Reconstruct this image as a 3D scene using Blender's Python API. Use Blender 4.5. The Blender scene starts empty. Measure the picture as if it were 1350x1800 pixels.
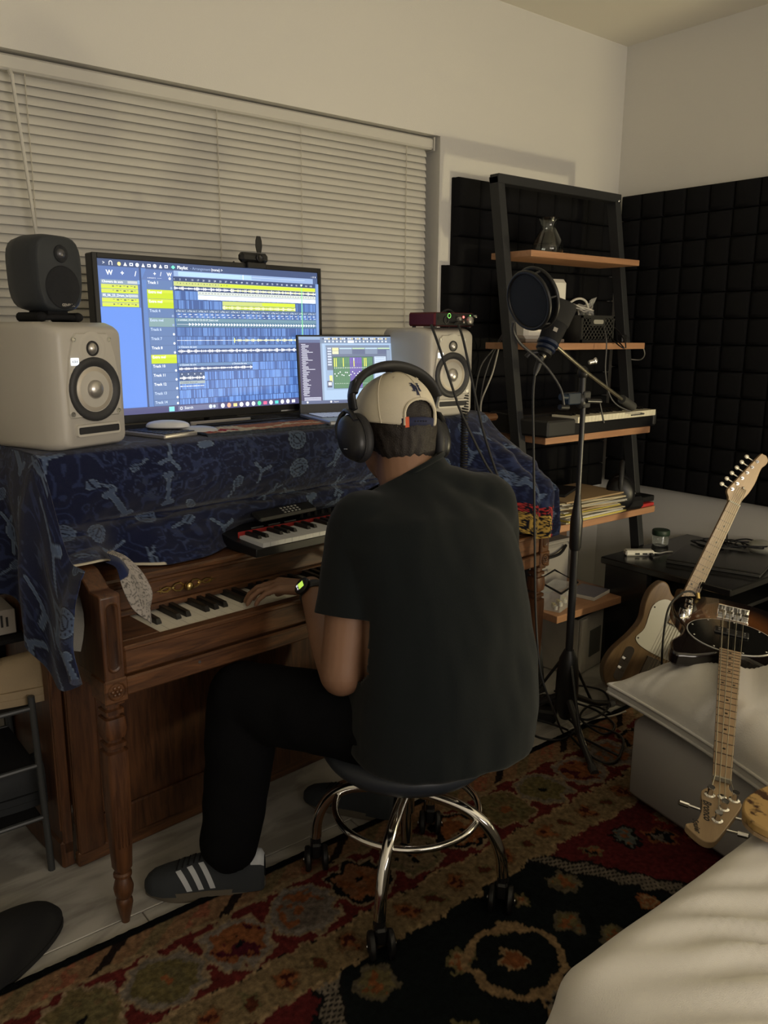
import bpy, bmesh, math, random
import numpy as np
from math import sin, cos, pi, radians, sqrt, atan2
from mathutils import Vector, Matrix, Euler, noise as mnoise
random.seed(7); np.random.seed(7)
sc = bpy.context.scene
COL = sc.collection
# ------------------------------------------------------------------ camera
cd = bpy.data.cameras.new('camera'); cam = bpy.data.objects.new('camera', cd); COL.objects.link(cam); sc.camera = cam
cd.sensor_fit = 'VERTICAL'; cd.sensor_height = 36.0; cd.lens = 1446.0 / 1800.0 * 36.0; cd.clip_start = 0.02
_a, _b, _c = radians(38.738), radians(-12.3646), radians(0.36675)
_fw = Vector((sin(_a)*cos(_b), cos(_a)*cos(_b), sin(_b))); _r = Vector((cos(_a), -sin(_a), 0)); _u = _r.cross(_fw)
_r2 = _r*cos(_c) + _u*sin(_c); _u2 = -_r*sin(_c) + _u*cos(_c)
CAM = Vector((0, 0, 1.32))
cam.matrix_world = Matrix(((_r2.x, _u2.x, -_fw.x, CAM.x), (_r2.y, _u2.y, -_fw.y, CAM.y), (_r2.z, _u2.z, -_fw.z, CAM.z), (0, 0, 0, 1)))
# ------------------------------------------------------------------ world, lights, exposure
wd = bpy.data.worlds.new('world'); sc.world = wd; wd.use_nodes = True
wd.node_tree.nodes['Background'].inputs[0].default_value = (1.0, 0.90, 0.76, 1)
wd.node_tree.nodes['Background'].inputs[1].default_value = 0.055
sc.view_settings.view_transform = 'Standard'; sc.view_settings.look = 'None'
sc.view_settings.exposure = 0.0; sc.view_settings.gamma = 1.0; sc.view_settings.use_curve_mapping = False
def light(name, kind, loc, energy, color, size=0.1, rot=None, size_y=None):
    l = bpy.data.lights.new(name, kind); l.energy = energy; l.color = color
    if kind == 'AREA':
        l.size = size
        if size_y: l.shape = 'RECTANGLE'; l.size_y = size_y
    else: l.shadow_soft_size = size
    o = bpy.data.objects.new(name, l); COL.objects.link(o); o.location = loc
    if rot: o.rotation_euler = rot
    return o
light('low_lamp_light', 'POINT', (2.84, 0.25, 0.66), 46.0, (1.0, 0.86, 0.52), 0.05)
light('room_light', 'AREA', (1.05, -2.05, 1.42), 54.0, (1.0, 0.90, 0.78), 2.4, (radians(90), 0, 0), 1.1)
# ------------------------------------------------------------------ helpers
def V(*a): return Vector(a)
PHI = radians(5.0); PO = Vector((0.695, 1.658, 0.0))
PU = Vector((cos(PHI), sin(PHI), 0)); PV = Vector((-sin(PHI), cos(PHI), 0))
def W(u, v, z): return PO + PU*u + PV*v + Vector((0, 0, z))
PM = Matrix.Translation(PO) @ Matrix.Rotation(PHI, 4, 'Z')

class MB:
    def __init__(s): s.v = []; s.f = []; s.c = None
    def add(s, vs, fs, M=None):
        n = len(s.v)
        s.v += [tuple(M @ Vector(p)) if M is not None else tuple(p) for p in vs]
        s.f += [tuple(i+n for i in f) for f in fs]
        return s
    def box(s, x0, y0, z0, x1, y1, z1, M=None, ch=0.0):
        if x0 > x1: x0, x1 = x1, x0
        if y0 > y1: y0, y1 = y1, y0
        if z0 > z1: z0, z1 = z1, z0
        if ch <= 0:
            vs = [(x, y, z) for x in (x0, x1) for y in (y0, y1) for z in (z0, z1)]
            return s.add(vs, [(0,1,3,2),(4,6,7,5),(0,4,5,1),(2,3,7,6),(0,2,6,4),(1,5,7,3)], M)
        c = min(ch, (x1-x0)*.45, (y1-y0)*.45, (z1-z0)*.45)
        vs = []; idx = {}
        for i, x in enumerate((x0, x1)):
            for j, y in enumerate((y0, y1)):
                for k, z in enumerate((z0, z1)):
                    dx, dy, dz = (c if i == 0 else -c), (c if j == 0 else -c), (c if k == 0 else -c)
                    idx[i,j,k] = len(vs); vs += [(x, y+dy, z+dz), (x+dx, y, z+dz), (x+dx, y+dy, z)]
        fs = []
        for i in (0, 1):
            q = [idx[i,0,0], idx[i,1,0], idx[i,1,1], idx[i,0,1]]; fs.append(q if i else q[::-1])
            q = [idx[0,i,0]+1, idx[1,i,0]+1, idx[1,i,1]+1, idx[0,i,1]+1]; fs.append(q[::-1] if i else q)
            q = [idx[0,0,i]+2, idx[1,0,i]+2, idx[1,1,i]+2, idx[0,1,i]+2]; fs.append(q if i else q[::-1])
        for a in (0, 1):
            for b in (0, 1):
                fs.append([idx[0,a,b]+1, idx[1,a,b]+1, idx[1,a,b]+2, idx[0,a,b]+2])
                fs.append([idx[a,0,b]+0, idx[a,1,b]+0, idx[a,1,b]+2, idx[a,0,b]+2])
                fs.append([idx[a,b,0]+0, idx[a,b,1]+0, idx[a,b,1]+1, idx[a,b,0]+1])
        for k in idx.values(): fs.append([k, k+1, k+2])
        return s.add(vs, [tuple(f) for f in fs], M)
    def tube(s, pts, r, n=8, cap=True, M=None):
        pts = [Vector(p) for p in pts]; N = len(pts)
        rr = r if isinstance(r, (list, tuple)) else [r]*N
        t0 = (pts[1]-pts[0]).normalized(); up = Vector((0,0,1)) if abs(t0.z) < .9 else Vector((1,0,0))
        a = t0.cross(up).normalized(); vs = []
        for i, p in enumerate(pts):
            t = (pts[min(i+1, N-1)]-pts[max(i-1, 0)]); t = t.normalized() if t.length > 1e-9 else t0
            a = a - t*a.dot(t); a = a.normalized() if a.length > 1e-6 else t.orthogonal().normalized()
            b = t.cross(a)
            vs += [p + a*(cos(2*pi*k/n)*rr[i]) + b*(sin(2*pi*k/n)*rr[i]) for k in range(n)]
        fs = [(i*n+k, i*n+(k+1)%n, (i+1)*n+(k+1)%n, (i+1)*n+k) for i in range(N-1) for k in range(n)]
        if cap: fs += [tuple(range(n))[::-1], tuple((N-1)*n+k for k in range(n))]
        return s.add(vs, fs, M)
    def cyl(s, p0, p1, r0, r1=None, n=16, M=None): return s.tube([p0, p1], [r0, r0 if r1 is None else r1], n, True, M)
    def lathe(s, prof, n=24, M=None, cap=True, sx=1, sy=1):
        vs = [(r*cos(2*pi*k/n)*sx, r*sin(2*pi*k/n)*sy, z) for r, z in prof for k in range(n)]
        fs = [(i*n+k, i*n+(k+1)%n, (i+1)*n+(k+1)%n, (i+1)*n+k) for i in range(len(prof)-1) for k in range(n)]
        if cap: fs += [tuple(range(n))[::-1], tuple((len(prof)-1)*n+k for k in range(n))]
        return s.add(vs, fs, M)
    def prism(s, poly, z0, z1, M=None, top=1.0):
        n = len(poly); cx = sum(p[0] for p in poly)/n; cy = sum(p[1] for p in poly)/n
        vs = [(x, y, z0) for x, y in poly] + [(cx+(x-cx)*top, cy+(y-cy)*top, z1) for x, y in poly]
        fs = [tuple(range(n))[::-1], tuple(range(n, 2*n))] + [(i, (i+1)%n, n+(i+1)%n, n+i) for i in range(n)]
        return s.add(vs, fs, M)
    def ell(s, c, r, M=None, n=16, m=10):
        vs = [(0,0,-1)]; 
        for i in range(1, m):
            t = -pi/2 + pi*i/m
            vs += [(cos(t)*cos(2*pi*k/n), cos(t)*sin(2*pi*k/n), sin(t)) for k in range(n)]
        vs.append((0,0,1))
        vs = [(c[0]+x*r[0], c[1]+y*r[1], c[2]+z*r[2]) for x, y, z in vs]
        fs = [(0, 1+(k+1)%n, 1+k) for k in range(n)]
        for i in range(m-2): fs += [(1+i*n+k, 1+i*n+(k+1)%n, 1+(i+1)*n+(k+1)%n, 1+(i+1)*n+k) for k in range(n)]
        L = len(vs)-1; b = 1+(m-2)*n; fs += [(b+k, b+(k+1)%n, L) for k in range(n)]
        return s.add(vs, fs, M)
    def limb(s, p0, p1, r0, r1, n=14):
        p0, p1 = Vector(p0), Vector(p1); s.tube([p0, p1], [r0, r1], n, True); s.ell(p0, (r0,)*3, None, n, 8); s.ell(p1, (r1,)*3, None, n, 8); return s
    def rings(s, rs, n=28, M=None):
        # rs: (center, rx, ry, rotation matrix 3x3 or None, squareness)
        vs = []
        for c, rx, ry, R, q in rs:
            for k in range(n):
                a = 2*pi*k/n; x = cos(a); y = sin(a)
                x = math.copysign(abs(x)**q, x); y = math.copysign(abs(y)**q, y)
                d = Vector((x*rx, y*ry, 0))
                if R: d = R @ d
                vs.append(Vector(c)+d)
        fs = [(i*n+k, i*n+(k+1)%n, (i+1)*n+(k+1)%n, (i+1)*n+k) for i in range(len(rs)-1) for k in range(n)]
        fs += [tuple(range(n))[::-1], tuple((len(rs)-1)*n+k for k in range(n))]
        return s.add(vs, fs, M)
    def grid(s, P, M=None, closed_u=False):
        # P rows x cols of points
        R = len(P); Cn = len(P[0]); vs = [p for r in P for p in r]
        fs = [(i*Cn+j, i*Cn+(j+1)%Cn, (i+1)*Cn+(j+1)%Cn, (i+1)*Cn+j) for i in range(R-1) for j in range(Cn if closed_u else Cn-1)]
        return s.add(vs, fs, M)
    def mesh(s, name, M=None):
        m = bpy.data.meshes.new(name)
        vs = s.v if M is None else [tuple(M @ Vector(p)) for p in s.v]
        m.from_pydata(vs, [], s.f); m.update(); return m

def finish(me, smooth, fixn=True):
    if fixn:
        bm = bmesh.new(); bm.from_mesh(me); bmesh.ops.recalc_face_normals(bm, faces=bm.faces); bm.to_mesh(me); bm.free()
    if smooth:
        me.polygons.foreach_set('use_smooth', [True]*len(me.polygons))
        try: me.set_sharp_from_angle(angle=radians(smooth if smooth > 1 else 40))
        except Exception: pass
def tag(o, label=None, cat=None, group=None, kind=None):
    if label: o['label'] = label
    if cat: o['category'] = cat
    if group: o['group'] = group
    if kind: o['kind'] = kind
    return o
def mk(name, mb, mat, parent=None, smooth=0, label=None, cat=None, group=None, kind=None, M=None, bevel=0, sub=0, fixn=True):
    """one mesh object. top-level: geometry is in world space and the origin is moved to its base."""
    me = mb.mesh(name, M) if isinstance(mb, MB) else mb
    loc = None
    if parent is None and kind != 'structure':
        co = np.empty(len(me.vertices)*3); me.vertices.foreach_get('co', co); co = co.reshape(-1, 3)
        loc = Vector(((co[:,0].min()+co[:,0].max())/2, (co[:,1].min()+co[:,1].max())/2, co[:,2].min()))
        me.transform(Matrix.Translation(-loc))
    finish(me, smooth, fixn)
    if mat: me.materials.append(mat)
    o = bpy.data.objects.new(name, me); COL.objects.link(o)
    if loc is not None: o.location = loc
    if parent: o.parent = parent
    if bevel:
        b = o.modifiers.new('bevel', 'BEVEL'); b.width = bevel; b.segments = 2; b.limit_method = 'ANGLE'; b.angle_limit = radians(35)
        me.polygons.foreach_set('use_smooth', [True]*len(me.polygons))
        try: me.set_sharp_from_angle(angle=radians(35))
        except Exception: pass
    if sub:
        m = o.modifiers.new('sub', 'SUBSURF'); m.levels = sub; m.render_levels = sub
    return tag(o, label, cat, group, kind)
def thing(name, label, cat, loc=(0,0,0), rotz=0, group=None, M=None):
    o = bpy.data.objects.new(name, None); COL.objects.link(o); o.empty_display_size = .05
    if M is not None: o.matrix_basis = M
    else: o.location = loc; o.rotation_euler = (0, 0, rotz)
    return tag(o, label, cat, group)
def dup(o, parent=None):
    c = o.copy(); COL.objects.link(c)
    if parent: c.parent = parent
    for ch in list(o.children): dup(ch, c)
    return c
def inst(name, me, parent, loc, rot=None, mat=None, scale=None):
    o = bpy.data.objects.new(name, me); COL.objects.link(o); o.parent = parent; o.location = loc
    if rot: o.rotation_euler = rot
    if scale: o.scale = scale
    return o
def frame(x, y, z, o):   # matrix from axes
    x, y, z, o = map(Vector, (x, y, z, o))
    return Matrix(((x.x, y.x, z.x, o.x), (x.y, y.y, z.y, o.y), (x.z, y.z, z.z, o.z), (0,0,0,1)))
def spline(ctrl, n=8):
    c = [Vector(p) for p in ctrl]; out = []
    for i in range(len(c)-1):
        p0 = c[max(i-1,0)]; p1 = c[i]; p2 = c[i+1]; p3 = c[min(i+2, len(c)-1)]
        for k in range(n):
            t = k/n; out.append(.5*((2*p1)+(-p0+p2)*t+(2*p0-5*p1+4*p2-p3)*t*t+(-p0+3*p1-3*p2+p3)*t**3))
    out.append(c[-1]); return out
def rrect(w, h, r, n=5):
    out = []
    for cx, cy, a0 in ((w/2-r, h/2-r, 0), (-w/2+r, h/2-r, 90), (-w/2+r, -h/2+r, 180), (w/2-r, -h/2+r, 270)):
        for k in range(n+1):
            a = radians(a0+90*k/n); out.append((cx+r*cos(a), cy+r*sin(a)))
    return out
def blob(mb, voxel, smooth_it=4, name='blob', factor=.5):
    me = mb.mesh(name); finish(me, 0)
    o = bpy.data.objects.new('tmp', me); COL.objects.link(o)
    m = o.modifiers.new('r', 'REMESH'); m.mode = 'VOXEL'; m.voxel_size = voxel
    if smooth_it:
        s = o.modifiers.new('s', 'SMOOTH'); s.iterations = smooth_it; s.factor = factor
    dg = bpy.context.evaluated_depsgraph_get(); dg.update()
    out = bpy.data.meshes.new_from_object(o.evaluated_get(dg))
    bpy.data.objects.remove(o); out.name = name
    return out
def text_geo(s, size=1.0, shear=0.0, bold=0.0, align='LEFT'):
    c = bpy.data.curves.new('t', 'FONT'); c.body = s; c.size = size; c.shear = shear; c.offset = bold; c.align_x = align
    c.resolution_u = 2
    o = bpy.data.objects.new('t', c); COL.objects.link(o)
    dg = bpy.context.evaluated_depsgraph_get(); dg.update()
    me = bpy.data.meshes.new_from_object(o.evaluated_get(dg))
    vs = [tuple(v.co) for v in me.vertices]; fs = [tuple(p.vertices) for p in me.polygons]
    bpy.data.objects.remove(o); bpy.data.meshes.remove(me); bpy.data.curves.remove(c)
    return vs, fs
# ------------------------------------------------------------------ materials
MATS = {}
def mat(name, color, rough=.6, metal=0.0, spec=.5, bump=0.0, bscale=200, var=0.0, vscale=6, emit=None, es=1.0, trans=0, alpha=1, coat=0, sheen=0, vcol=False, ior=1.45):
    m = bpy.data.materials.new(name); m.use_nodes = True; N = m.node_tree.nodes; L = m.node_tree.links
    p = N['Principled BSDF']; p.inputs['Base Color'].default_value = (*color, 1); p.inputs['Roughness'].default_value = rough
    p.inputs['Metallic'].default_value = metal; p.inputs['Specular IOR Level'].default_value = spec; p.inputs['IOR'].default_value = ior
    p.inputs['Transmission Weight'].default_value = trans; p.inputs['Alpha'].default_value = alpha
    p.inputs['Coat Weight'].default_value = coat; p.inputs['Sheen Weight'].default_value = sheen
    tc = N.new('ShaderNodeTexCoord')
    src = None
    if vcol:
        a = N.new('ShaderNodeAttribute'); a.attribute_name = 'Col'; src = a.outputs['Color']; L.new(src, p.inputs['Base Color'])
    if var:
        nz = N.new('ShaderNodeTexNoise'); nz.inputs['Scale'].default_value = vscale; nz.inputs['Detail'].default_value = 6
        L.new(tc.outputs['Object'], nz.inputs['Vector'])
        mx = N.new('ShaderNodeMix'); mx.data_type = 'RGBA'; mx.blend_type = 'MULTIPLY'; mx.inputs['Factor'].default_value = 1
        rp = N.new('ShaderNodeValToRGB'); rp.color_ramp.elements[0].position = .3; rp.color_ramp.elements[1].position = .7
        rp.color_ramp.elements[0].color = (1-var, 1-var, 1-var, 1); rp.color_ramp.elements[1].color = (1, 1, 1, 1)
        L.new(nz.outputs['Fac'], rp.inputs['Fac']); L.new(rp.outputs['Color'], mx.inputs['B'])
        if src: L.new(src, mx.inputs['A'])
        else: mx.inputs['A'].default_value = (*color, 1)
        L.new(mx.outputs['Result'], p.inputs['Base Color'])
    if bump:
        nb = N.new('ShaderNodeTexNoise'); nb.inputs['Scale'].default_value = bscale; nb.inputs['Detail'].default_value = 4
        L.new(tc.outputs['Object'], nb.inputs['Vector'])
        b = N.new('ShaderNodeBump'); b.inputs['Strength'].default_value = bump; b.inputs['Distance'].default_value = .002
        L.new(nb.outputs['Fac'], b.inputs['Height']); L.new(b.outputs['Normal'], p.inputs['Normal'])
    if emit:
        p.inputs['Emission Color'].default_value = (*emit, 1); p.inputs['Emission Strength'].default_value = es
    MATS[name] = m; return m
def wood(name, c0, c1, rough=.4, scale=(1, 14, 14), ring=3.0, bump=.1, spec=.5, coat=0, dist=4):
    m = bpy.data.materials.new(name); m.use_nodes = True; N = m.node_tree.nodes; L = m.node_tree.links
    p = N['Principled BSDF']; p.inputs['Roughness'].default_value = rough; p.inputs['Specular IOR Level'].default_value = spec; p.inputs['Coat Weight'].default_value = coat
    tc = N.new('ShaderNodeTexCoord'); mp = N.new('ShaderNodeMapping'); mp.inputs['Scale'].default_value = scale
    L.new(tc.outputs['Object'], mp.inputs['Vector'])
    nz = N.new('ShaderNodeTexNoise'); nz.inputs['Scale'].default_value = ring; nz.inputs['Detail'].default_value = 8; nz.inputs['Roughness'].default_value = .65; nz.inputs['Distortion'].default_value = dist*.2
    L.new(mp.outputs['Vector'], nz.inputs['Vector'])
    rp = N.new('ShaderNodeValToRGB'); rp.color_ramp.elements[0].position = .32; rp.color_ramp.elements[1].position = .66
    rp.color_ramp.elements[0].color = (*c0, 1); rp.color_ramp.elements[1].color = (*c1, 1)
    L.new(nz.outputs['Fac'], rp.inputs['Fac']); L.new(rp.outputs['Color'], p.inputs['Base Color'])
    b = N.new('ShaderNodeBump'); b.inputs['Strength'].default_value = bump; b.inputs['Distance'].default_value = .002
    L.new(nz.outputs['Fac'], b.inputs['Height']); L.new(b.outputs['Normal'], p.inputs['Normal'])
    MATS[name] = m; return m
def emcol(name, strength):      # emission taken from the screen picture's colours
    m = bpy.data.materials.new(name); m.use_nodes = True; N = m.node_tree.nodes; L = m.node_tree.links
    p = N['Principled BSDF']; p.inputs['Base Color'].default_value = (.01,.01,.01,1); p.inputs['Roughness'].default_value = .35
    a = N.new('ShaderNodeAttribute'); a.attribute_name = 'Col'; L.new(a.outputs['Color'], p.inputs['Emission Color']); p.inputs['Emission Strength'].default_value = strength
    return m
wall_m = mat('wall_paint', (.65, .635, .595), .9, bump=.25, bscale=260)
ceil_m = mat('ceiling_paint', (.72, .69, .61), .9, bump=.2, bscale=200)
blind_m = mat('blind_vinyl', (.54, .525, .48), .55)
grout_m = mat('grout', (.16, .14, .12), .9)
foam_m = mat('acoustic_foam', (.0085, .0085, .0095), .95, spec=.15, bump=.6, bscale=500)
black_m = mat('black_plastic', (.008, .008, .009), .42)
blackm2 = mat('black_matte', (.010, .010, .011), .8, spec=.2)
blkmetal = mat('black_metal', (.012, .012, .013), .35, spec=.6)
shelfm = mat('charcoal_frame', (.018, .019, .021), .6)
chrome = mat('chrome', (.75, .74, .72), .12, 1.0)
steel = mat('steel', (.5, .5, .5), .3, 1.0)
brass = mat('brass', (.62, .46, .18), .3, 1.0)
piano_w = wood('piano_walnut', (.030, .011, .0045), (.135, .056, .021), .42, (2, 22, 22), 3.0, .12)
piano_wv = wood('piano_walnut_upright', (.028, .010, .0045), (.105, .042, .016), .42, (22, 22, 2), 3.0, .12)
shelf_w = wood('shelf_laminate', (.33, .165, .085), (.42, .225, .12), .5, (1.5, 20, 20), 2.5, .03)
ivory = mat('white_key', (.72, .69, .60), .3, spec=.5)
ebony = mat('black_key', (.012, .011, .010), .35)
navy = mat('blanket_print', (.02, .03, .08), .9, vcol=True, bump=.5, bscale=700, spec=.15, sheen=.15)
rug_m = mat('rug_wool', (.2, .1, .05), .97, vcol=True, bump=1.0, bscale=320, var=.45, vscale=90, spec=.1)
white_c = mat('white_cotton', (.58, .565, .53), .9, bump=.35, bscale=300, sheen=.2, spec=.2)
white_c2 = mat('ottoman_cover', (.42, .41, .40), .9, bump=.35, bscale=400, spec=.2)
def shade(o, names=('Col',)): pass
# ================================================================== STRUCTURE
XR = 3.288; WY = 2.42; ZC = 2.542; XL = -0.9; YF = -2.2
sill = .86
mb = MB(); mb.box(2.197, WY, 0, XR+.15, WY+.15, ZC); mb.box(XL-.15, WY, 2.026, 2.197, WY+.15, ZC)
mb.box(XL-.15, WY, 0, 2.197, WY+.15, sill); mb.box(XL-.15, WY, sill, -.35, WY+.15, 2.026)
mk('wall_back', mb, wall_m, kind='structure')
mk('wall_right', MB().box(XR, YF, 0, XR+.15, WY, ZC), wall_m, kind='structure')
mk('wall_left', MB().box(XL-.15, YF, 0, XL, WY, ZC), wall_m, kind='structure')
mk('light_block_jog', MB().box(2.925, .62, 0, XR, .80, ZC), wall_m, kind='structure')      # unseen jog, added to keep the low lamp off the right wall
mk('ceiling', MB().box(XL-.15, YF, ZC, XR+.15, WY+.15, ZC+.1), ceil_m, kind='structure')
fl = mk('floor', MB().box(XL-.15, YF, -.06, XR+.15, WY+.15, -.004), grout_m, kind='structure')
# marble tiles
tm = bpy.data.materials.new('marble_tile'); tm.use_nodes = True; N = tm.node_tree.nodes; L = tm.node_tree.links
p = N['Principled BSDF']; p.inputs['Roughness'].default_value = .28
tc = N.new('ShaderNodeTexCoord'); mp = N.new('ShaderNodeMapping'); mp.inputs['Rotation'].default_value = (0,0,.9); mp.inputs['Scale'].default_value = (1, 3.2, 1)
nz = N.new('ShaderNodeTexNoise'); nz.inputs['Scale'].default_value = 2.2; nz.inputs['Detail'].default_value = 7; nz.inputs['Distortion'].default_value = 1.6
rp = N.new('ShaderNodeValToRGB'); rp.color_ramp.elements[0].position = .40; rp.color_ramp.elements[0].color = (.25, .235, .21, 1)
rp.color_ramp.elements[1].position = .56; rp.color_ramp.elements[1].color = (.42, .405, .37, 1)
oi = N.new('ShaderNodeObjectInfo'); ad = N.new('ShaderNodeVectorMath'); ad.operation = 'ADD'; ml = N.new('ShaderNodeVectorMath'); ml.operation = 'SCALE'; ml.inputs['Scale'].default_value = 1.0
L.new(oi.outputs['Location'], ml.inputs[0]); L.new(tc.outputs['Object'], ad.inputs[0]); L.new(ml.outputs[0], ad.inputs[1]); L.new(ad.outputs[0], mp.inputs['Vector'])
L.new(mp.outputs['Vector'], nz.inputs['Vector']); L.new(nz.outputs['Fac'], rp.inputs['Fac']); L.new(rp.outputs['Color'], p.inputs['Base Color'])
TS = .60
tme = MB().box(-TS/2+.0015, -TS/2+.0015, -.012, TS/2-.0015, TS/2-.0015, 0, ch=.0015).mesh('floor_tile'); finish(tme, 0); tme.materials.append(tm)
for r in range(-2, 2):
    y = 1.65 + TS*r + TS/2
    xoff = .61 if r % 2 else .61+.30
    for k in range(-3, 5):
        x = xoff + TS*k + TS/2
        if XL-.35 < x < XR+.4 and y < WY+.3:
            if x - TS/2 < XL+.0 or x + TS/2 > XR-.0 or y+TS/2 > WY:
                x0, x1 = max(x-TS/2, XL), min(x+TS/2, XR); y1 = min(y+TS/2, WY)
                if x1-x0 < .02 or y1-(y-TS/2) < .02: continue
                m2 = MB().box(x0+.0015, y-TS/2+.0015, -.012, x1-.0015, y1-.0015, 0, ch=.0015).mesh('floor_tile'); m2.transform(Matrix.Translation((-x, -y, 0))); finish(m2, 0); m2.materials.append(tm)
                inst('floor_tile', m2, fl, (x, y, 0))
            else: inst('floor_tile', tme, fl, (x, y, 0))
mk('baseboard_back', MB().box(XL, WY-.012, 0, XR, WY, .08, ch=.004), wall_m, kind='structure')
mk('baseboard_right', MB().box(XR-.012, .80, 0, XR, WY-.012, .08, ch=.004), wall_m, kind='structure')
# window behind the blinds
glass_m = mat('window_glass', (.9, .95, 1), .02, trans=1.0)
win = mk('window_1', MB().box(-.35, 2.545, sill, 2.197, 2.555, 2.026), glass_m, kind='structure')
alu = mat('window_frame', (.5, .5, .5), .4)
mb = MB(); mb.box(-.35, 2.53, sill, -.31, 2.57, 2.026); mb.box(2.157, 2.53, sill, 2.197, 2.57, 2.026); mb.box(-.35, 2.53, sill, 2.197, 2.57, sill+.04); mb.box(-.35, 2.53, 1.986, 2.197, 2.57, 2.026); mb.box(.90, 2.53, sill, .94, 2.57, 2.026)
mk('window_frame', mb, alu, win)
# blinds
bl = thing('window_blind', 'cream horizontal slat blind, closed, covering the window behind the desk screens', 'blind', (.92, 2.455, sill))
LB = lambda x, y, z: (x-.92, y-2.455, z-sill)
mb = MB(); mb.box(-.335-.92, 2.432-2.455, 1.978-sill, 2.176-.92, 2.478-2.455, 2.018-sill, ch=.006); mb.box(2.176-.92, 2.430-2.455, 1.974-sill, 2.182-.92, 2.480-2.455, 2.022-sill, ch=.002)
mk('headrail', mb, blind_m, bl)
prof = []
for k in range(7):
    a = -1 + 2*k/6
    prof.append((.0142*a, .0026*(1-a*a)))
vs = []; fs = []
for xx in (-.335-.92, 2.156-.92):
    for yy, zz in prof: vs.append((xx, yy, zz))
    for yy, zz in reversed(prof): vs.append((xx, yy, zz-.0009))
n = 14
fs = [(k, (k+1)%n, n+(k+1)%n, n+k) for k in range(n)] + [tuple(range(n))[::-1], tuple(range(n, 2*n))]
mb = MB(); mb.add(vs, fs); sm = mb.mesh('slat'); finish(sm, 30); sm.materials.append(blind_m)
for k in range(46):
    z = 1.966 - .0238*k
    inst('slat', sm, bl, (0+random.uniform(-.0012,.0012), 0, z-sill), (radians(66+random.uniform(-2.0, 2.0)), radians(random.uniform(-.03,.03)), 0))
cordm = mat('blind_cord', (.50, .47, .40), .8)
for x in (.735, 1.295, 1.60, 2.055):
    mb = MB(); mb.tube([LB(x, 2.4435, 1.98), LB(x, 2.4435, .90)], .0009 if x == 1.60 else .0013, 5)
    mk('ladder_cord', mb, cordm, bl)
mb = MB(); mb.tube([LB(.695, 2.418, 1.965), LB(.72, 2.410, 1.60), LB(.745, 2.408, 1.25)], .0045, 7); mb.cyl(LB(.694, 2.43, 1.975), LB(.695, 2.418, 1.962), .006, .006, 8)
mk('tilt_wand', mb, blind_m, bl, smooth=40)
mk('bottom_rail', MB().box(-.335-.92, -.014, .01, 2.156-.92, .014, .025, ch=.003), blind_m, bl)
# ================================================================== ACOUSTIC FOAM
B = .1065; T = .05
mb = MB(); h = B/2-.0012
def lay(s, z): return [(-s, -s, z), (s, -s, z), (s, s, z), (-s, s, z)]
vs = lay(h, 0)+lay(h, .030)+lay(h*.93, .043)+lay(h*.70, .049); fs = [(3,2,1,0), (12,13,14,15)]
for l in range(3):
    for k in range(4): fs.append((l*4+k, l*4+(k+1)%4, l*4+4+(k+1)%4, l*4+4+k))
bme = mb.add(vs, fs).mesh('foam_block'); finish(bme, 50); bme.materials.append(foam_m)
base_me = MB().box(-1.5*B, -1.5*B, 0, 1.5*B, 1.5*B, .012).mesh('backing_sheet'); finish(base_me, 0); base_me.materials.append(foam_m)
def panel(mat4, label, group, cols=3):
    t = thing('acoustic_panel', label, 'acoustic panel', group=group, M=mat4)
    inst('backing_sheet', base_me, t, ((cols-3)*B/2, 0, 0), scale=(cols/3, 1, 1))
    for i in range(cols):
        for j in range(3):
            inst('foam_block', bme, t, ((i-1)*B, (j-1)*B, .004+random.uniform(0, .003)))
rowz = lambda r, top: top - 3*B*r - 1.5*B
names_row = ('top row', 'second row down', 'third row down', 'bottom row')
ordn = ('nearest the corner', 'second from the corner', 'third from the corner', 'fourth from the corner')
for r in range(4):
    off = (0, -.02, .015, -.05)[r]
    for k in range(4):
        y = WY-.056 - 1.5*B - 3*B*k
        M = frame((0,-1,0), (0,0,1), (-1,0,0), (XR-.001, y, rowz(r, 1.914)))
        panel(M, 'black foam panel on right wall, %s, %s' % (names_row[r], ordn[k]), 'foam panels on the right wall')
for r in range(4):
    x0 = (2.258, 2.213, 2.225, 2.235)[r]
    for k in range(3):
        sx = (3.237-x0)/(9*B); x = x0 + (1.5*B + 3*B*k)*sx
        M = frame((sx,0,0), (0,0,1), (0,-1,0), (x, WY-.001, rowz(r, 1.889)))
        panel(M, 'black foam panel behind the ladder shelf, %s, %s' % (names_row[r], ('beside the window', 'in the middle', 'by the corner')[k]), 'foam panels on the window wall')
# ================================================================== RUG (painted wool)
RX0, RX1, RY0, RY1 = -.45, 2.75, -.35, 1.60
st = .005
nx = int((RX1-RX0)/st); ny = int((RY1-RY0)/st)
xs = np.linspace(RX0, RX1, nx); ys = np.linspace(RY0, RY1, ny)
X, Y = np.meshgrid(xs, ys, indexing='ij')
def vnoise(X, Y, s, seed=0):
    rs = np.random.RandomState(seed); G = rs.rand(256, 256)
    x = X/s; y = Y/s; xi = np.floor(x).astype(int); yi = np.floor(y).astype(int); fx = x-xi; fy = y-yi
    fx = fx*fx*(3-2*fx); fy = fy*fy*(3-2*fy); g = lambda a, b: G[a % 256, b % 256]
    return (g(xi,yi)*(1-fx)+g(xi+1,yi)*fx)*(1-fy)+(g(xi,yi+1)*(1-fx)+g(xi+1,yi+1)*fx)*fy
def fbm(X, Y, s, seed=0): return (vnoise(X, Y, s, seed)*.55+vnoise(X, Y, s/2, seed+1)*.3+vnoise(X, Y, s/4, seed+2)*.15)
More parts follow.
